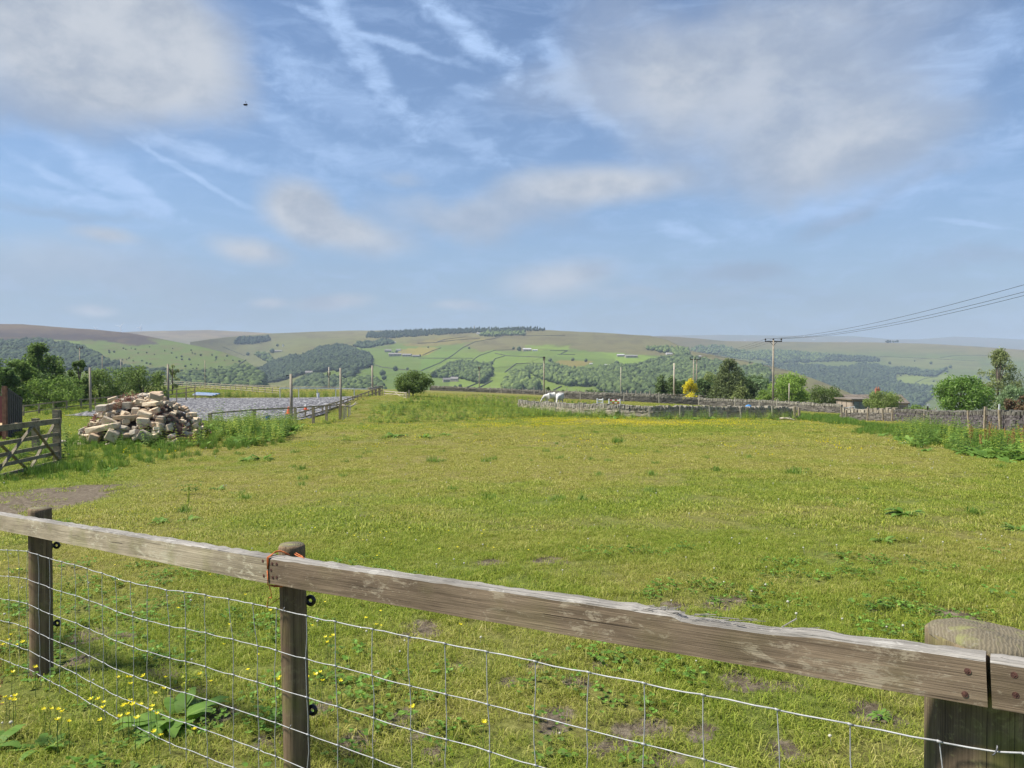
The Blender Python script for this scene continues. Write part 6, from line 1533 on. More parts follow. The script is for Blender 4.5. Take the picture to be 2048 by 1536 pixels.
def blk(e, name, x0, x1, y0, y1, d0, d1, mat):
    a_, b_ = hp(x0, y1, d0), hp(x1, y0, d0); m = MB(); m.box(((a_.x + b_.x) / 2, (d0 + d1) / 2, (a_.z + b_.z) / 2), (b_.x - a_.x, d1 - d0, b_.z - a_.z)); return m.build(name, mat, e)
blk(h1, 'wall', 1704, 1747, 800, 832, 120, 125.8, M_brick)
blk(h1, 'roof', 1703, 1749, 797.5, 800.4, 119.6, 126.2, M_trim)
w1 = blk(h1, 'window', 1706.5, 1744.5, 802.2, 820, 119.85, 120.2, M_trim)
def sub(o, par): o.parent = par; return o
for k in range(3):
    x0 = 1708 + k * 12; q = blk(h1, 'pane', x0, x0 + 10.6, 804, 818.5, 119.78, 119.84, M_glass); q.parent = w1
xs_ = hp(1704, 815, 120).x
for k in range(4): m = MB(); m.box((xs_ - .02, 120.3 + k * 1.7, (hp(1704, 800.4).z + hp(1704, 832).z) / 2), (.05, .12, hp(1704, 800.4).z - hp(1704, 832).z)); m.build('wall_batten', M_trim, h1)
def gable_roof(e, name, x0, x1, ye, yr, d0, d1, mat, ov=.15):
    a_ = hp(x0, ye, d0); b_ = hp(x1, ye, d0); zr = hp(x0, yr, d0).z; m = MB(); dm = (d0 + d1) / 2
    vs = [(a_.x - ov, d0 - ov, a_.z), (b_.x + ov, d0 - ov, a_.z), (b_.x + ov, dm, zr), (a_.x - ov, dm, zr), (a_.x - ov, d1 + ov, a_.z), (b_.x + ov, d1 + ov, a_.z)]
    vs += [(v[0], v[1], v[2] - .18) for v in vs]
    m.add(vs, [(0, 1, 2, 3), (3, 2, 5, 4), (7, 6, 9, 8), (8, 9, 10, 11), (0, 6, 7, 1), (4, 5, 11, 10), (0, 3, 9, 6), (3, 4, 10, 9), (1, 7, 8, 2), (2, 8, 11, 5)]); return m.build(name, mat, e)
h2 = empty('stone_hut', at_d(1760, 128), 'stone slated hut behind the willow and the flat roofed hut', 'hut')
blk(h2, 'wall', 1705, 1816, 806, 835, 127, 133, M_brick)
gable_roof(h2, 'roof', 1703, 1818, 806, 790, 127, 133, M_slate)
blk(h2, 'door', 1800, 1812, 812, 834, 126.9, 126.99, M_trim); 
ch = empty('cottage', V(1755, 800, 180), 'red chimney stack poking up behind the willow', 'house'); 
c_ = V(1755, 783, 180); m = MB(); m.box((c_.x, 180, c_.z - 1.6), (1.0, .8, 4.6)); m.build('chimney_stack', plain('red_brick', (.42, .16, .09), (.3, .11, .07), 4, .9, coord='World'), ch)
m = MB()
for s_ in (-.25, .25): m.tube([(c_.x + s_, 180, c_.z + .7), (c_.x + s_, 180, c_.z + 1.15)], [.14, .11], 8)
m.build('chimney_pot', plain('clay_pot', (.5, .22, .13)), ch)
m = MB(); m.box((c_.x - .5, 181.5, c_.z - 5.2), (9, 6, 4)); m.build('wall', M_brick, ch)
m = MB(); m.prism([(c_.x - 5.2, 178.2, c_.z - 3.2), (c_.x - 5.2, 181.5, c_.z - .9), (c_.x - 5.2, 184.8, c_.z - 3.2)], (0, 0, 0), (9.6, 0, 0)); m.build('roof', M_slate, ch)
# white rail gate at the gap
m = MB(); a_, b_ = V(1690, 816, 80), V(1709, 813, 80); zb = float(gz(a_.x, 80))
m.bar(a_, b_, .06, .07)
for f in (0, .55, 1): p = a_.lerp(b_, f); m.bar(p, (p.x, p.y, zb - .1), .06, .06, up=(0, 1, 0))
o = m.build('metal_hurdle', M_white, None, loc=(a_.x, 80, zb)); tag(o, 'pale metal hurdle standing behind the short wall end', 'hurdle')

# ================================================================ horses
M_horse = plain('white_horse_coat', (.66, .64, .6), (.46, .44, .41), 2.2, .7, bump=.1)
M_mane = plain('horse_mane', (.55, .52, .48), (.35, .33, .3), 9, .9); M_hoof = plain('hoof', (.09, .08, .07))
def skin_obj(name, nodes, edges, mat, parent, root=0, lv=2):
    me = bpy.data.meshes.new(name); off = Vector((0, 0, 0)); me.from_pydata([n[:3] for n in nodes], edges, []); o = link(name, me, mat, parent)
    md = o.modifiers.new('skin', 'SKIN'); md.use_smooth_shade = True
    for i, n in enumerate(nodes):
        sv = me.skin_vertices[0].data[i]; r_ = n[3]; sv.radius = (r_, r_ if len(n) < 5 else n[4]); sv.use_root = (i == root)
    sb = o.modifiers.new('sub', 'SUBSURF'); sb.levels = lv; sb.render_levels = lv
    return o
def horse(loc, rz, label, step=0):
    e = empty('horse', loc, label, 'horse', 'white horses grazing', rz=rz); s = 1.0
    N_ = [(-.55, 0, 1.06, .42), (-.2, 0, .99, .46), (.2, 0, 1.0, .45), (.55, 0, 1.05, .41), (.84, 0, .97, .26), (1.08, 0, .74, .155), (1.26, 0, .50, .13), (1.36, 0, .31, .125), (1.45, 0, .11, .078), (-.78, 0, 1.03, .36), (-.95, 0, .98, .2)]
    E = [(0, 1), (1, 2), (2, 3), (3, 4), (4, 5), (5, 6), (6, 7), (7, 8), (0, 9), (9, 10)]
    for sy, fx, hx in ((-1, .05, .08 + step), (1, -.12, -.1 - step)):
        k = len(N_); N_ += [(.55 + fx * .3, .15 * sy, .8, .15), (.56 + fx, .15 * sy, .5, .09), (.56 + fx, .15 * sy, .28, .062), (.58 + fx, .15 * sy, .06, .068)]; E += [(3, k), (k, k + 1), (k + 1, k + 2), (k + 2, k + 3)]
        k = len(N_); N_ += [(-.66 + hx * .3, .17 * sy, .82, .2), (-.58 + hx, .17 * sy, .62, .13), (-.76 + hx, .17 * sy, .42, .085), (-.70 + hx, .17 * sy, .24, .062), (-.66 + hx, .17 * sy, .06, .068)]; E += [(9, k), (k, k + 1), (k + 1, k + 2), (k + 2, k + 3), (k + 3, k + 4)]
    for sy in (-1, 1): k = len(N_); N_ += [(1.19, .07 * sy, .62, .045), (1.17, .1 * sy, .74, .02)]; E += [(6, k), (k, k + 1)]
    skin_obj('body', N_, E, M_horse, e, 1)
    skin_obj('tail', [(-.9, 0, 1.12, .05), (-1.02, 0, .95, .06), (-1.04, 0, .6, .065), (-1.0, 0, .35, .02)], [(0, 1), (1, 2), (2, 3)], M_mane, e, 0)
    skin_obj('mane', [(.72, 0, 1.17, .05, .06), (.93, .02, 1.04, .05, .07), (1.13, .02, .82, .05, .07), (1.27, .02, .6, .035, .05)], [(0, 1), (1, 2), (2, 3)], M_mane, e, 0)
    for a_ in e.children: a_.scale = (1, 1, 1)
    e.scale = (.98,) * 3; return e
def at_px(px, py, d):
    v = V(px, py, d); return v
horse(Vector((*V(1101, 807, 104)[:2], float(gz(*V(1101, 807, 104)[:2])))), math.pi + .15, 'white horse grazing side on with its head to the left')
horse(Vector((*V(1119, 807, 102)[:2], float(gz(*V(1119, 807, 102)[:2])))), -math.pi / 2 - .35, 'white horse grazing with its chest towards us', .04)

# ================================================================ bee in flight
M_bee = plain('bee_body', (.012, .011, .01), (.02, .017, .01), 200, .8, spec=.05); 
t = NT('bee_wing'); b_ = t.bsdf((.1, .1, .11), .4); b_.inputs['Alpha'].default_value = .4; M_wing = t.m
c = V(491.5, 209.5, 2.3); bee = empty('bee', c, 'dark bee flying against the sky under the big cloud', 'insect')
m = MB(); m.ball(c + Vector((-.003, 0, 0)), (.0045, .0028, .0027), 12, 8); m.ball(c + Vector((.0018, 0, .0003)), (.003, .0027, .0026), 10, 7); m.ball(c + Vector((.0047, 0, 0)), (.0016, .0017, .0016), 8, 6)
for k in range(6): s_ = -1 if k < 3 else 1; x = .0005 + .0014 * (k % 3); m.tube([c + Vector((x, .0012 * s_, -.0015)), c + Vector((x + .0003, .0025 * s_, -.003)), c + Vector((x - .0008, .003 * s_, -.0045))], .0002, 4)
m.build('body', M_bee, bee, True)
for s_ in (-1, 1):
    m = MB(); b0 = c + Vector((.0018, .0008 * s_, .002)); m.add([b0, b0 + Vector((.0012, .003 * s_, .0035)), b0 + Vector((.0022, .006 * s_, .0062)), b0 + Vector((-.0002, .0062 * s_, .0066)), b0 + Vector((-.0016, .003 * s_, .003))], [(0, 1, 2, 3, 4)]); m.build('wing', M_wing, bee)
# ================================================================ woods, farms, field walls and trees on the hills
def farleaf(name, c):
    t = NT(name); isl = t.n('ShaderNodeNewGeometry').outputs['Random Per Island']; ob = t.n('ShaderNodeObjectInfo').outputs['Random']
    f = t.math('ADD', t.math('MULTIPLY', isl, .7), t.math('MULTIPLY', ob, .3)); c = np.array(c)
    t.bsdf(t.ramp(f, [(0, tuple(c * .45)), (.5, tuple(c)), (1, tuple(c * [2.1, 1.9, 1.5]))]), .95, None, spec=.05); return t.m
MF = {'dark': farleaf('dark_wood', (.046, .066, .036)), 'mid': farleaf('broadleaf_wood', (.08, .112, .042)), 'pine': farleaf('plantation', (.03, .045, .028)), 'pale': farleaf('pale_wood', (.09, .125, .045))}
def ico():
    bm_ = bmesh.new(); bmesh.ops.create_icosphere(bm_, subdivisions=2, radius=1); v = np.array([x.co[:] for x in bm_.verts]); f = np.array([[q.index for q in x.verts] for x in bm_.faces]); bm_.free(); return v, f
IV, IF = ico()
bm_ = bmesh.new(); bmesh.ops.create_icosphere(bm_, subdivisions=1, radius=1); JV = np.array([x.co[:] for x in bm_.verts]); JF = np.array([[q.index for q in x.verts] for x in bm_.faces]); bm_.free()
def tree_blobs(pts, h, w, cone=False, seed=0, base=(IV, IF), sub=3):
    """each tree a few lumpy crowns standing on its own foot"""
    g = np.random.default_rng(seed); vs = []; fs = []; o = 0; bv, bf = base
    for p in pts:
        hh = h * g.uniform(.65, 1.25); ww = w * g.uniform(.7, 1.25)
        for k in range(1 if cone else sub):
            v = bv.copy(); j = 1 + .34 * (g.uniform(0, 1, len(v)) - .5); v = v * j[:, None]
            if cone:
                t_ = (v[:, 2:3] + 1) / 2; v[:, :2] *= (1.15 - t_) * .95; q = v * [ww / 2, ww / 2, hh / 2] + [0, 0, hh / 2]
            else:
                off = [0, 0, hh * .52] if k == 0 else [g.uniform(-.33, .33) * ww, g.uniform(-.33, .33) * ww, hh * g.uniform(.32, .62)]; sc_ = 1 if k == 0 else g.uniform(.5, .75)
                q = v * [ww / 2 * sc_, ww / 2 * sc_, hh * .48 * sc_] + off
            vs.append(q + p); fs.append(bf + o); o += len(v)
    return np.concatenate(vs), np.concatenate(fs)
def pts_on(sheet, poly, spacing, seed):
    g = np.random.default_rng(seed); a = np.array(poly, float); lo, hi = a.min(0), a.max(0)
    pts = []; n = int((hi - lo).prod() * 3.0); qx = g.uniform(lo[0], hi[0], n); qy = g.uniform(lo[1], hi[1], n)
    wx, wy = qx + 5 * (fbm(qx / 14, qy / 5, seed, 3) - .5), qy + 4 * (fbm(qx / 14, qy / 5, seed + 2, 3) - .5)
    k = in_poly(wx, wy, poly); P3 = sheet.pos(qx[k], qy[k]); cell = {}
    for p in P3:
        c = (int(p[0] // spacing), int(p[1] // spacing))
        if c in cell: continue
        cell[c] = 1; pts.append(p)
    return pts
def wood_on(sheet, poly, mat, label, h=10, w=9, spacing=7, seed=1, cone=False, name='wood', cap=2600):
    pts = pts_on(sheet, poly, spacing, seed)
    if len(pts) > cap: pts = random.Random(seed).sample(pts, cap)
    v, f = tree_blobs(pts, h, w, cone, seed, (JV, JF) if len(pts) > 900 or cone else (IV, IF), 2 if len(pts) > 900 else 3)
    o = link(name, np_mesh(name, v, f, 3), MF[mat]); tag(o, label, 'wood', None, 'stuff'); return o
def z2(pts): return [(400 + x / 4, 620 + y / 4) for x, y in pts]
def z3(pts): return [(740 + x / 4, 620 + y / 4) for x, y in pts]
def z44(pts): return [(1200 + x / 4, 620 + y / 4) for x, y in pts]
def z55(pts): return [(1536 + x / 4, 620 + y / 4) for x, y in pts]
wood_on(MAIN, z2([(300,600),(360,560),(430,510),(520,460),(620,420),(720,385),(830,375),(900,340),(960,312),(1100,296),(1210,310),(1260,345),(1340,362),(1378,400),(1360,455),(1290,478),(1240,470),(1150,500),(1060,490),(900,505),(800,530),(700,560),(560,585),(420,590)]), 'dark', 'large dark wood sweeping up the near side of the main hill', 11, 10, 8, 1)
wood_on(MAIN, z2([(1150,540),(1170,470),(1240,450),(1250,500),(1215,555)]), 'dark', 'round clump of trees hanging off the right end of the large dark wood', 11, 10, 8, 2)
wood_on(MAIN, z2([(1230,295),(1260,270),(1400,262),(1470,245),(1545,262),(1530,278),(1420,290),(1300,308)]), 'dark', 'thin strip of trees above the large dark wood', 9, 9, 10, 3)
wood_on(MAIN, z2([(430,370),(470,350),(520,355),(560,385),(610,420),(560,425),(500,395)]), 'mid', 'scrubby trees in the side valley left of the large dark wood', 9, 10, 16, 4)
wood_on(MAIN, z3([(490,540),(560,500),(640,450),(740,428),(800,440),(900,455),(965,460),(970,530),(930,565),(880,590),(820,580),(760,560),(700,545),(600,550)]), 'mid', 'rounded wood in the middle of the green hillside above a farm', 10, 9, 7.5, 5)
wood_on(MAIN, z3([(1072,640),(1080,590),(1110,570),(1115,530),(1180,510),(1255,520),(1265,560),(1255,650),(1160,660)]), 'mid', 'steep clump of trees above the horses', 10, 9, 7, 6)
wood_on(MAIN, z3([(1275,655),(1285,610),(1320,590),(1350,610),(1340,650)]), 'mid', 'small round clump of trees right of the steep clump', 10, 9, 7, 7)
wood_on(MAIN, z3([(1250,485),(1300,460),(1330,480),(1400,465),(1470,460),(1600,485),(1700,500),(1850,490),(1950,470),(2048,470),(2048,650),(1960,640),(1840,610),(1720,615),(1600,610),(1500,595),(1400,560),(1330,540)]), 'mid', 'long band of woodland behind the pole beside the horses', 10, 9, 7, 8)
wood_on(MAIN, z44([(0,470),(120,480),(300,462),(420,420),(500,405),(620,400),(700,395),(800,410),(900,420),(1000,450),(1150,480),(1290,470),(1360,510),(1370,560),(1300,640),(1100,700),(700,720),(440,700),(200,680),(0,660)]), 'mid', 'large wood on the right flank of the main hill behind the conifers', 11, 10, 7.5, 9, cap=3600)
wood_on(MAIN, z44([(450,310),(520,305),(700,322),(712,365),(640,370),(560,345),(455,335)]), 'mid', 'rectangular plantation on the brow of the right flank', 9, 8, 9, 10)
wood_on(MAIN, z44([(370,318),(380,305),(440,305),(440,325)]), 'mid', 'tiny copse left of the rectangular plantation', 8, 8, 10, 11)
wood_on(MAIN, z2([(270,272),(300,240),(360,232),(540,224),(562,250),(480,268),(400,276)]), 'pine', 'dark square plantation high on the left moor', 11, 8, 9, 12)
wood_on(MAIN, [(731,677),(735,667),(780,664),(850,661),(950,658.5),(1040,657),(1062,656.5),(1062,660),(1000,663),(930,667),(850,672),(790,676)], 'pine', 'long dark plantation along the skyline of the main hill', 9, 9, 8, 13, True, cap=3000)
wood_on(MAIN, [(1000,660),(1060,657),(1090,659),(1088,662),(1040,664)], 'pine', 'thin end of the skyline plantation beyond the monument', 8, 9, 10, 14, True)
wood_on(MAIN, [(960,672),(975,667),(1010,664),(1050,666),(1048,671),(1010,671),(980,674)], 'mid', 'trees round the hilltop farm below the skyline plantation', 9, 9, 12, 15)
wood_on(MAIN, [(590,775),(600,765),(625,755),(648,762),(668,760),(690,772),(690,785),(600,790)], 'dark', 'trees in the valley bottom behind the far end of the arena', 10, 10, 8, 16)
wood_on(MAIN, [(685,778),(700,765),(740,762),(760,772),(770,790),(690,790)], 'mid', 'valley trees left of the lone hawthorn bush', 10, 10, 8, 17)
wood_on(SPUR, [(-60,735),(-60,690),(0,687),(50,686),(90,684),(120,690),(160,697),(192,712),(210,725),(240,735),(200,740),(100,742)], 'dark', 'dark wood on the foot of the heather hill at the left', 11, 10, 8, 18, cap=3000)
wood_on(SPUR, [(180,745),(240,738),(330,748),(360,755),(330,765),(200,765)], 'dark', 'hanging trees below the dark wood at the left', 10, 10, 10, 19)
wood_on(SPUR, [(330,768),(345,752),(400,752),(450,745),(470,738),(500,742),(530,760),(520,785),(340,785)], 'mid', 'mixed trees along the valley bottom left of centre', 11, 11, 9, 20)
wood_on(RIGHT, z44([(690,320),(800,300),(900,290),(1010,295),(1120,330),(1250,345),(1350,330),(1480,335),(1650,345),(1800,360),(1850,390),(1700,410),(1560,400),(1450,430),(1340,400),(1200,400),(1080,390),(950,365),(800,345)]), 'mid', 'upper belt of woodland across the right hand hill', 11, 10, 13, 21, cap=3400)
wood_on(RIGHT, z55([(-60,440),(60,440),(200,440),(400,450),(560,470),(700,450),(780,430),(900,450),(960,470),(1100,470),(1200,480),(1260,520),(1200,530),(1020,520),(1000,545),(1030,590),(1150,610),(1310,620),(1310,700),(1200,790),(1000,780),(700,740),(500,650),(300,560),(100,490)]), 'dark', 'deep woodland filling the valley side behind the huts', 11, 10, 11, 22, cap=4000)
wood_on(RIGHT, z55([(1150,500),(1250,490),(1340,500),(1420,470),(1420,490),(1340,530),(1260,535)]), 'dark', 'tail of trees beside the small green field on the right hand hill', 10, 10, 12, 23)
wood_on(RIGHT, z55([(-100,360),(60,340),(250,345),(400,360),(600,370),(820,380),(900,410),(800,420),(600,410),(300,420),(0,430)]), 'dark', 'ragged middle belt of trees on the right hand hill', 10, 10, 15, 24, cap=2600)
wood_on(RIGHT, [(1772,685.5),(1776,683.8),(1796,684),(1796,686)], 'pine', 'little clump of trees on the flat skyline of the right hand hill', 12, 10, 9, 25)

# single trees and thorn bushes on the hillsides
proto_v, proto_f = tree_blobs([np.zeros(3)], 1, .95, False, 5, (IV, IF), 4); far_tree_me = np_mesh('far_tree', proto_v, proto_f, 3); far_tree_me.materials.append(MF['dark'])
def far_tree(sheet, px, py, hp_, label, group='single trees on the hillsides'):
    p = Vector([float(c) for c in sheet.pos(px, py)]); o = link('hill_tree', far_tree_me, None, None, p); s_ = hp_ * p.y / F
    o.scale = (s_ * 1.05, s_ * 1.05, s_); o.rotation_euler = (0, 0, rnd.uniform(0, 6)); return tag(o, label, 'tree', group)
for px, py, h_, lb in ((1027, 699, 5, 'tree at the field edge left of the white farmhouse'), (1038, 702, 8, 'bigger tree touching the left side of the white farmhouse'), (1100, 724, 7, 'upper tree of the pair on the fields below the farmhouse'), (1104, 727, 5, 'lower tree of the pair on the fields below the farmhouse'), (1146, 722, 6, 'left one of two lone trees by the straw coloured field'), (1172, 724, 6, 'right one of two lone trees by the straw coloured field'),
        (1233, 733, 10, 'tree standing over the white cottages'), (938, 698, 4, 'lone tree on the long field wall below the moor'), (983, 729, 6, 'tree at the top corner of the middle wood'), (856, 696, 3, 'tiny tree on the yellow field left of the long wall'), (840, 713, 4, 'tree at the right end of the hill hamlet'), (785, 712, 7, 'tree at the left end of the hill hamlet'), (793, 706, 5, 'tree above the hill hamlet barns'),
        (496, 711, 6, 'round tree on the side valley brow'), (544, 706, 8, 'tree left of the ruined farm on the moor edge'), (606, 708, 3, 'small thorn right of the ruined farm'), (555, 693, 5, 'tree by the lonely white gable on the moor'), (790, 742, 9, 'spreading tree on the shaded field right of the dark wood'), (815, 740, 5, 'small tree right of the spreading tree on the shaded field'), (765, 752, 11, 'left tree of the row on the shaded field'), (768, 760, 9, 'tree below the row on the shaded field'), (752, 762, 8, 'lowest left tree of the shaded field'), (910, 776, 5, 'bush below the farm in front of the middle wood'), (920, 775, 6, 'second bush below the farm in front of the middle wood'),
        (1375, 715, 4, 'bush on the pale spur of the right flank'), (1500, 727, 4, 'lone thorn on the crest of the pale spur')):
    far_tree(MAIN, px, py, h_, lb)
g = random.Random(4)
for k in range(62):
    for _ in range(20):
        px, py = g.uniform(200, 500), g.uniform(694, 748)
        if in_poly(px, py, [(200, 703), (300, 690), (400, 697), (450, 709), (505, 738), (470, 742), (400, 748), (300, 742), (235, 728)]): break
    far_tree(SPUR, px, py, g.uniform(1.8, 4.2), 'dark thorn bush scattered on the green slope of the heather hill', 'thorn bushes on the green slope')
for k in range(16):
    px, py = g.uniform(1760, 1990), g.uniform(722, 768); far_tree(RIGHT, px, py, g.uniform(2.5, 6), 'small tree scattered on the open slope of the right hand hill', 'trees on the open right hand slope')

# farm buildings
M_fw = [plain('farm_white', (.75, .74, .7), (.6, .59, .56), .3, .8, coord='World', bump=0), plain('farm_stone', (.42, .37, .3), (.3, .26, .21), .3, .9, coord='World', bump=0), plain('farm_pink', (.55, .42, .34), (.42, .32, .26), .3, .9, coord='World', bump=0)]
M_fr = [plain('farm_slate', (.26, .24, .22), (.18, .165, .155), .3, .85, coord='World', bump=0), plain('farm_pale_roof', (.5, .48, .46), (.4, .38, .37), .3, .7, coord='World', bump=0)]
M_fwin = plain('dark_window', (.03, .035, .04), bump=0)
def far_house(px, py, wp, hp_, label, wm=1, rm=0, rz=0.0, sheet=MAIN, chim=True, name='farmhouse', cat='house'):
    b = Vector([float(c) for c in sheet.pos(px, py)]); d = b.y; W_, H_ = wp * d / F, hp_ * d / F; D_ = W_ * .45; wall_h = H_ * .58
    e = empty(name, b, label, cat, 'farm buildings on the hillside', rz=0); M = Matrix.Rotation(rz, 3, 'Z')
    T = lambda x, y, z: b + M @ Vector((x, y, z))
    m = MB(); m.prism([T(-W_/2, -D_/2, -2), T(-W_/2, -D_/2, wall_h), T(-W_/2, 0, H_ * .98), T(-W_/2, D_/2, wall_h), T(-W_/2, D_/2, -2)], (0, 0, 0), M @ Vector((W_, 0, 0))); m.build('wall', M_fw[wm], e)
    m = MB(); o_ = .04 * W_
    for s_ in (-1, 1):
        q = [T(-W_/2 - o_, s_ * D_ * .56, wall_h - .1), T(W_/2 + o_, s_ * D_ * .56, wall_h - .1), T(W_/2 + o_, 0, H_ + .15), T(-W_/2 - o_, 0, H_ + .15)]; q2 = [v + Vector((0, 0, .25)) for v in q]
        m.add(q + q2, [(0, 1, 2, 3), (4, 5, 6, 7), (0, 1, 5, 4), (1, 2, 6, 5), (2, 3, 7, 6), (3, 0, 4, 7)])
    r_ = m.build('roof', M_fr[rm], e)
    if chim:
        m = MB(); m.box(T(-W_ * .42, 0, H_ + .5), (.9, .7, 1.8), rz); c_ = m.build('chimney', M_fw[1 if wm else 0], e); c_.parent = r_
    for k in range(3):
        m = MB(); m.box(T((-.3 + .3 * k) * W_, -D_/2 - .02, wall_h * .55), (W_ * .09, .1, wall_h * .35), rz); m.build('window', M_fwin, e)
for a in ((776, 704, 13, 5, 'small stone house at the upper left of the hill hamlet', 1, 0, .2), (797, 702, 9, 4, 'white cottage at the top of the hill hamlet', 0, 0, -.1), (790, 712, 24, 6, 'long slate roofed barn in the hill hamlet', 1, 0, .1), (814, 713, 17, 5.5, 'barn right of the long slate roofed barn', 1, 0, -.1), (832, 714, 14, 4, 'low shed at the right end of the hill hamlet', 1, 0, .15),
          (1054, 702, 16, 5.5, 'pink walled farmhouse on the brow below the moor', 2, 1, .1), (1070, 702, 10, 3, 'low white shed right of the pink walled farmhouse', 0, 1, 0), (1216, 735, 14, 6, 'larger white cottage above the long woodland band', 0, 1, .2), (1231, 738, 9, 4.5, 'smaller white cottage right of the larger one', 0, 1, -.2), (1241, 713, 14, 4.5, 'pale roofed barn at the end of the hill track', 1, 1, .1), (1262, 715, 24, 5, 'long dark barn beside the pale roofed barn', 1, 0, .1),
          (893, 764, 14, 8, 'stone farmhouse in front of the middle wood', 1, 0, .25), (909, 763, 15, 9, 'taller gabled farmhouse in front of the middle wood', 1, 0, -.2), (1338, 709, 12, 3, 'white cottages below the rectangular plantation', 0, 1, .1), (957, 668, 7, 2.5, 'white building left of the hilltop farm', 0, 1, 0), (973, 668, 10, 3, 'pale farmhouse of the hilltop farm', 0, 1, .1), (1021, 667, 6, 2.5, 'small stone barn right of the hilltop farm', 1, 1, 0),
          (620, 749, 17, 7, 'tan cottage under the large dark wood', 2, 0, .1), (566, 693, 3.2, 4, 'lonely white gable on the moor edge', 0, 1, 1.3), (557, 704, 14, 3, 'ruined stone farm on the moor edge', 1, 0, 0), (790, 686, 4, 2.5, 'tiny white barn above the hill hamlet', 0, 1, .2), (1400, 714, 5, 2.5, 'white hut on the pale spur', 0, 1, 0), (1182, 729, 6, 2.5, 'small pale barn above the woodland band', 1, 1, 0)):
    far_house(*a, chim=a[2] > 9)
for px, py, lb in ((1608, 673.5, 'white house on the distant moor left of the large power pole wires'), (1627, 680, 'white house speck low on the distant moor'), (1692, 684.5, 'bright white speck of a house on the right hand skyline'), (1490, 681.5, 'white farm speck on the distant moor left of the power pole')):
    far_house(px, py, 4, 1.8, lb, 0, 1, 0, FAR if py < 682 else RIGHT, False)

# drystone field walls climbing the hill
M_fwall = plain('far_field_wall', (.07, .068, .055), (.045, .045, .038), .2, .95, coord='World', bump=0)
def field_wall(px_pts, label, sheet=MAIN, h=1.5):
    pts = []; 
    for (x0, y0), (x1, y1) in zip(px_pts[:-1], px_pts[1:]):
        n_ = max(2, int(math.hypot(x1 - x0, y1 - y0) / 3))
        for k in range(n_): f = k / n_; pts.append((x0 + (x1 - x0) * f, y0 + (y1 - y0) * f))
    pts.append(px_pts[-1]); Q = sheet.pos(np.array([p[0] for p in pts]), np.array([p[1] for p in pts])); m = MB()
    for a, b in zip(Q[:-1], Q[1:]):
        if np.linalg.norm(b - a) > 1e-3: m.bar(Vector(a) + Vector((0, 0, .3)), Vector(b) + Vector((0, 0, .3)), 1.0, h * 1.35)
    o = m.build('field_wall', M_fwall, None, loc=Vector(Q[0])); o['kind'] = 'thing'; tag(o, label, 'wall', 'drystone field walls on the hill')
field_wall([(842,742),(880,726),(905,711),(925,696),(950,684),(985,678),(1010,671)], 'long field wall climbing from the shaded field right up to the moor')
field_wall([(837,716.5),(890,717),(945,717)], 'level field wall between the upper and lower green fields')
field_wall([(940,726),(950,717),(960,711),(990,701),(1027,700)], 'curving field wall under the brown moor')
field_wall([(845,711),(862,703),(882,696)], 'wall along the right side of the yellow field')
field_wall([(740,727),(765,735),(800,739),(835,743)], 'wall along the bottom of the shaded field')
field_wall([(990,707),(1015,712),(1060,714),(1087,715)], 'wall across the fields left of the farmhouse pole')
field_wall([(985,725),(990,718),(1010,712)], 'short hooked wall by the tree above the middle wood')
field_wall([(1010,745),(1032,728),(1060,727),(1085,727)], 'angled wall on the field above the horses')
field_wall([(912,786),(930,777),(955,767)], 'lower wall slanting up right of the farm in the wood')
field_wall([(935,786),(960,775),(985,762)], 'second lower wall slanting beside the thin pole')
field_wall([(835,687),(870,685.5),(915,680),(960,677)], 'wall under the yellow fields near the skyline')
field_wall([(870,686),(890,679),(930,674)], 'short wall rising towards the hilltop farm')
field_wall([(1107,781),(1115,777),(1123,773)], 'short wall on the field behind the right hand horse')
field_wall([(1100,701),(1135,701.5),(1120,709)], 'dark hedge line right of the pink walled farmhouse')
field_wall([(1115,709),(1150,709.5)], 'short dark hedge on the hill right of the farmhouse')
field_wall([(1000,671),(1060,671),(1130,672)], 'wall along the foot of the moor plateau')
field_wall([(490,712),(460,700),(445,694)], 'wall up the side valley left of the dark wood')
field_wall([(1575,742),(1500,725),(1430,712)], 'wall along the crest of the pale spur')
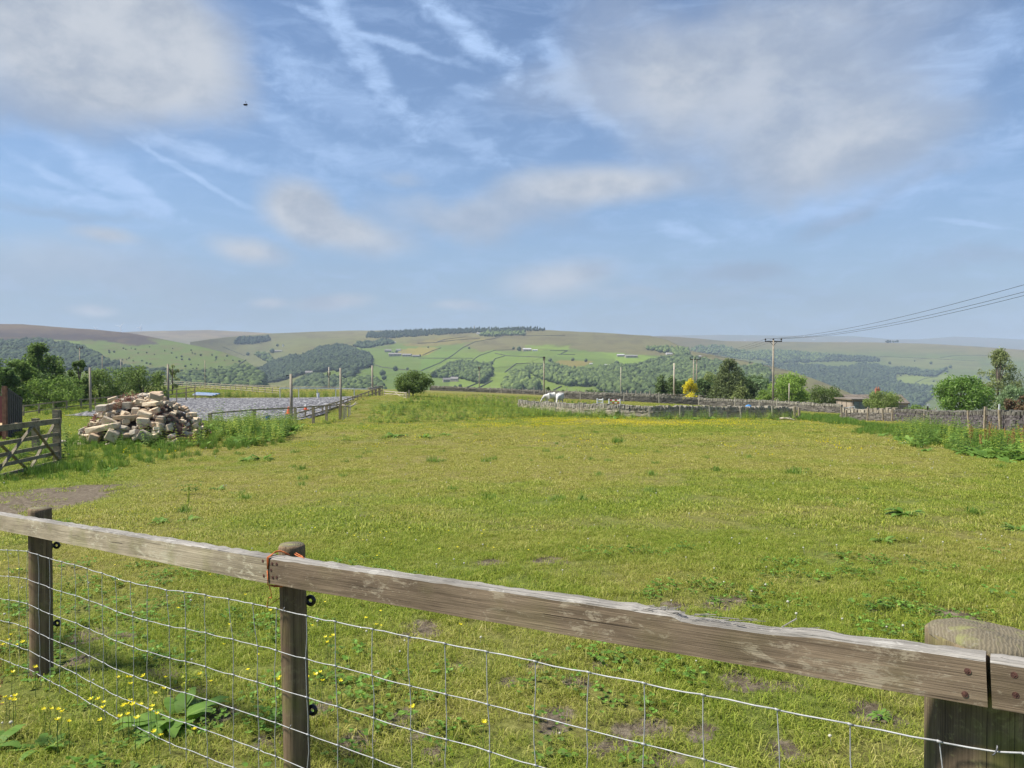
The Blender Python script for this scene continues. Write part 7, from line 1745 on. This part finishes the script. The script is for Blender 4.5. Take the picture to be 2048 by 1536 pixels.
field_wall([(1760,713),(1830,716),(1950,722)], 'long wall across the top of the right hand slope', RIGHT)
field_wall([(1880,716),(1910,711),(1990,712)], 'wall above the long wall on the right hand slope', RIGHT)
field_wall([(1830,766),(1850,757),(1875,754)], 'wall crossing the small green field on the right hand hill', RIGHT)
field_wall([(450,745),(480,728),(492,720)], 'dark wall up the edge of the green spur at the valley', SPUR)

# wind turbines and the monument
M_turb = plain('turbine_white', (.85, .85, .86), (.8, .8, .82), 1, .4, coord='World', bump=0)
def turbine(px, base, top, rot, label):
    d = 5200; b = V(px, base, d); t_ = V(px, top, d); e = empty('wind_turbine', b, label, 'wind turbine', 'wind turbines on the moor'); H_ = t_.z - b.z
    m = MB(); m.tube([b - Vector((0, 0, 20)), t_], [3.0, 2.2], 8); m.build('tower', M_turb, e, True)
    m = MB(); m.box(t_ + Vector((0, 2, 0)), (4, 9, 4)); m.build('nacelle', M_turb, e)
    for k in range(3):
        a = rot + k * 2.0944; dv = Vector((math.sin(a), 0, math.cos(a))); m = MB(); m.tube([t_ + Vector((0, -3, 0)), t_ + Vector((0, -3, 0)) + dv * H_ * .3, t_ + Vector((0, -3, 0)) + dv * H_ * .85], [2.4, 2.2, .9], 5); m.build('blade', M_turb, e)
turbine(191, 662, 656.5, 1.1, 'leftmost wind turbine half sunk behind the moor'); turbine(241, 667, 653, .75, 'middle and tallest wind turbine on the moor'); turbine(281, 665, 655, .45, 'right wind turbine on the pale moor')
b = V(948.5, 660, 2650); b.z -= 4; t_ = V(948.5, 651, 2650); e = empty('monument', b, 'needle shaped stone monument on the skyline above the plantation', 'monument'); H_ = t_.z - b.z
m = MB(); m.tube([b, b + Vector((0, 0, H_ * .22)), b + Vector((0, 0, H_ * .22)), b + Vector((0, 0, H_ * .4))], [3.6, 3.3, 2.8, 2.6], 8); m.build('plinth', M_fw[1], e)
m = MB(); m.tube([b + Vector((0, 0, H_ * .4)), b + Vector((0, 0, H_ * .93)), b + Vector((0, 0, H_))], [2.2, 1.1, .1], 4); m.build('obelisk', M_fw[1], e)
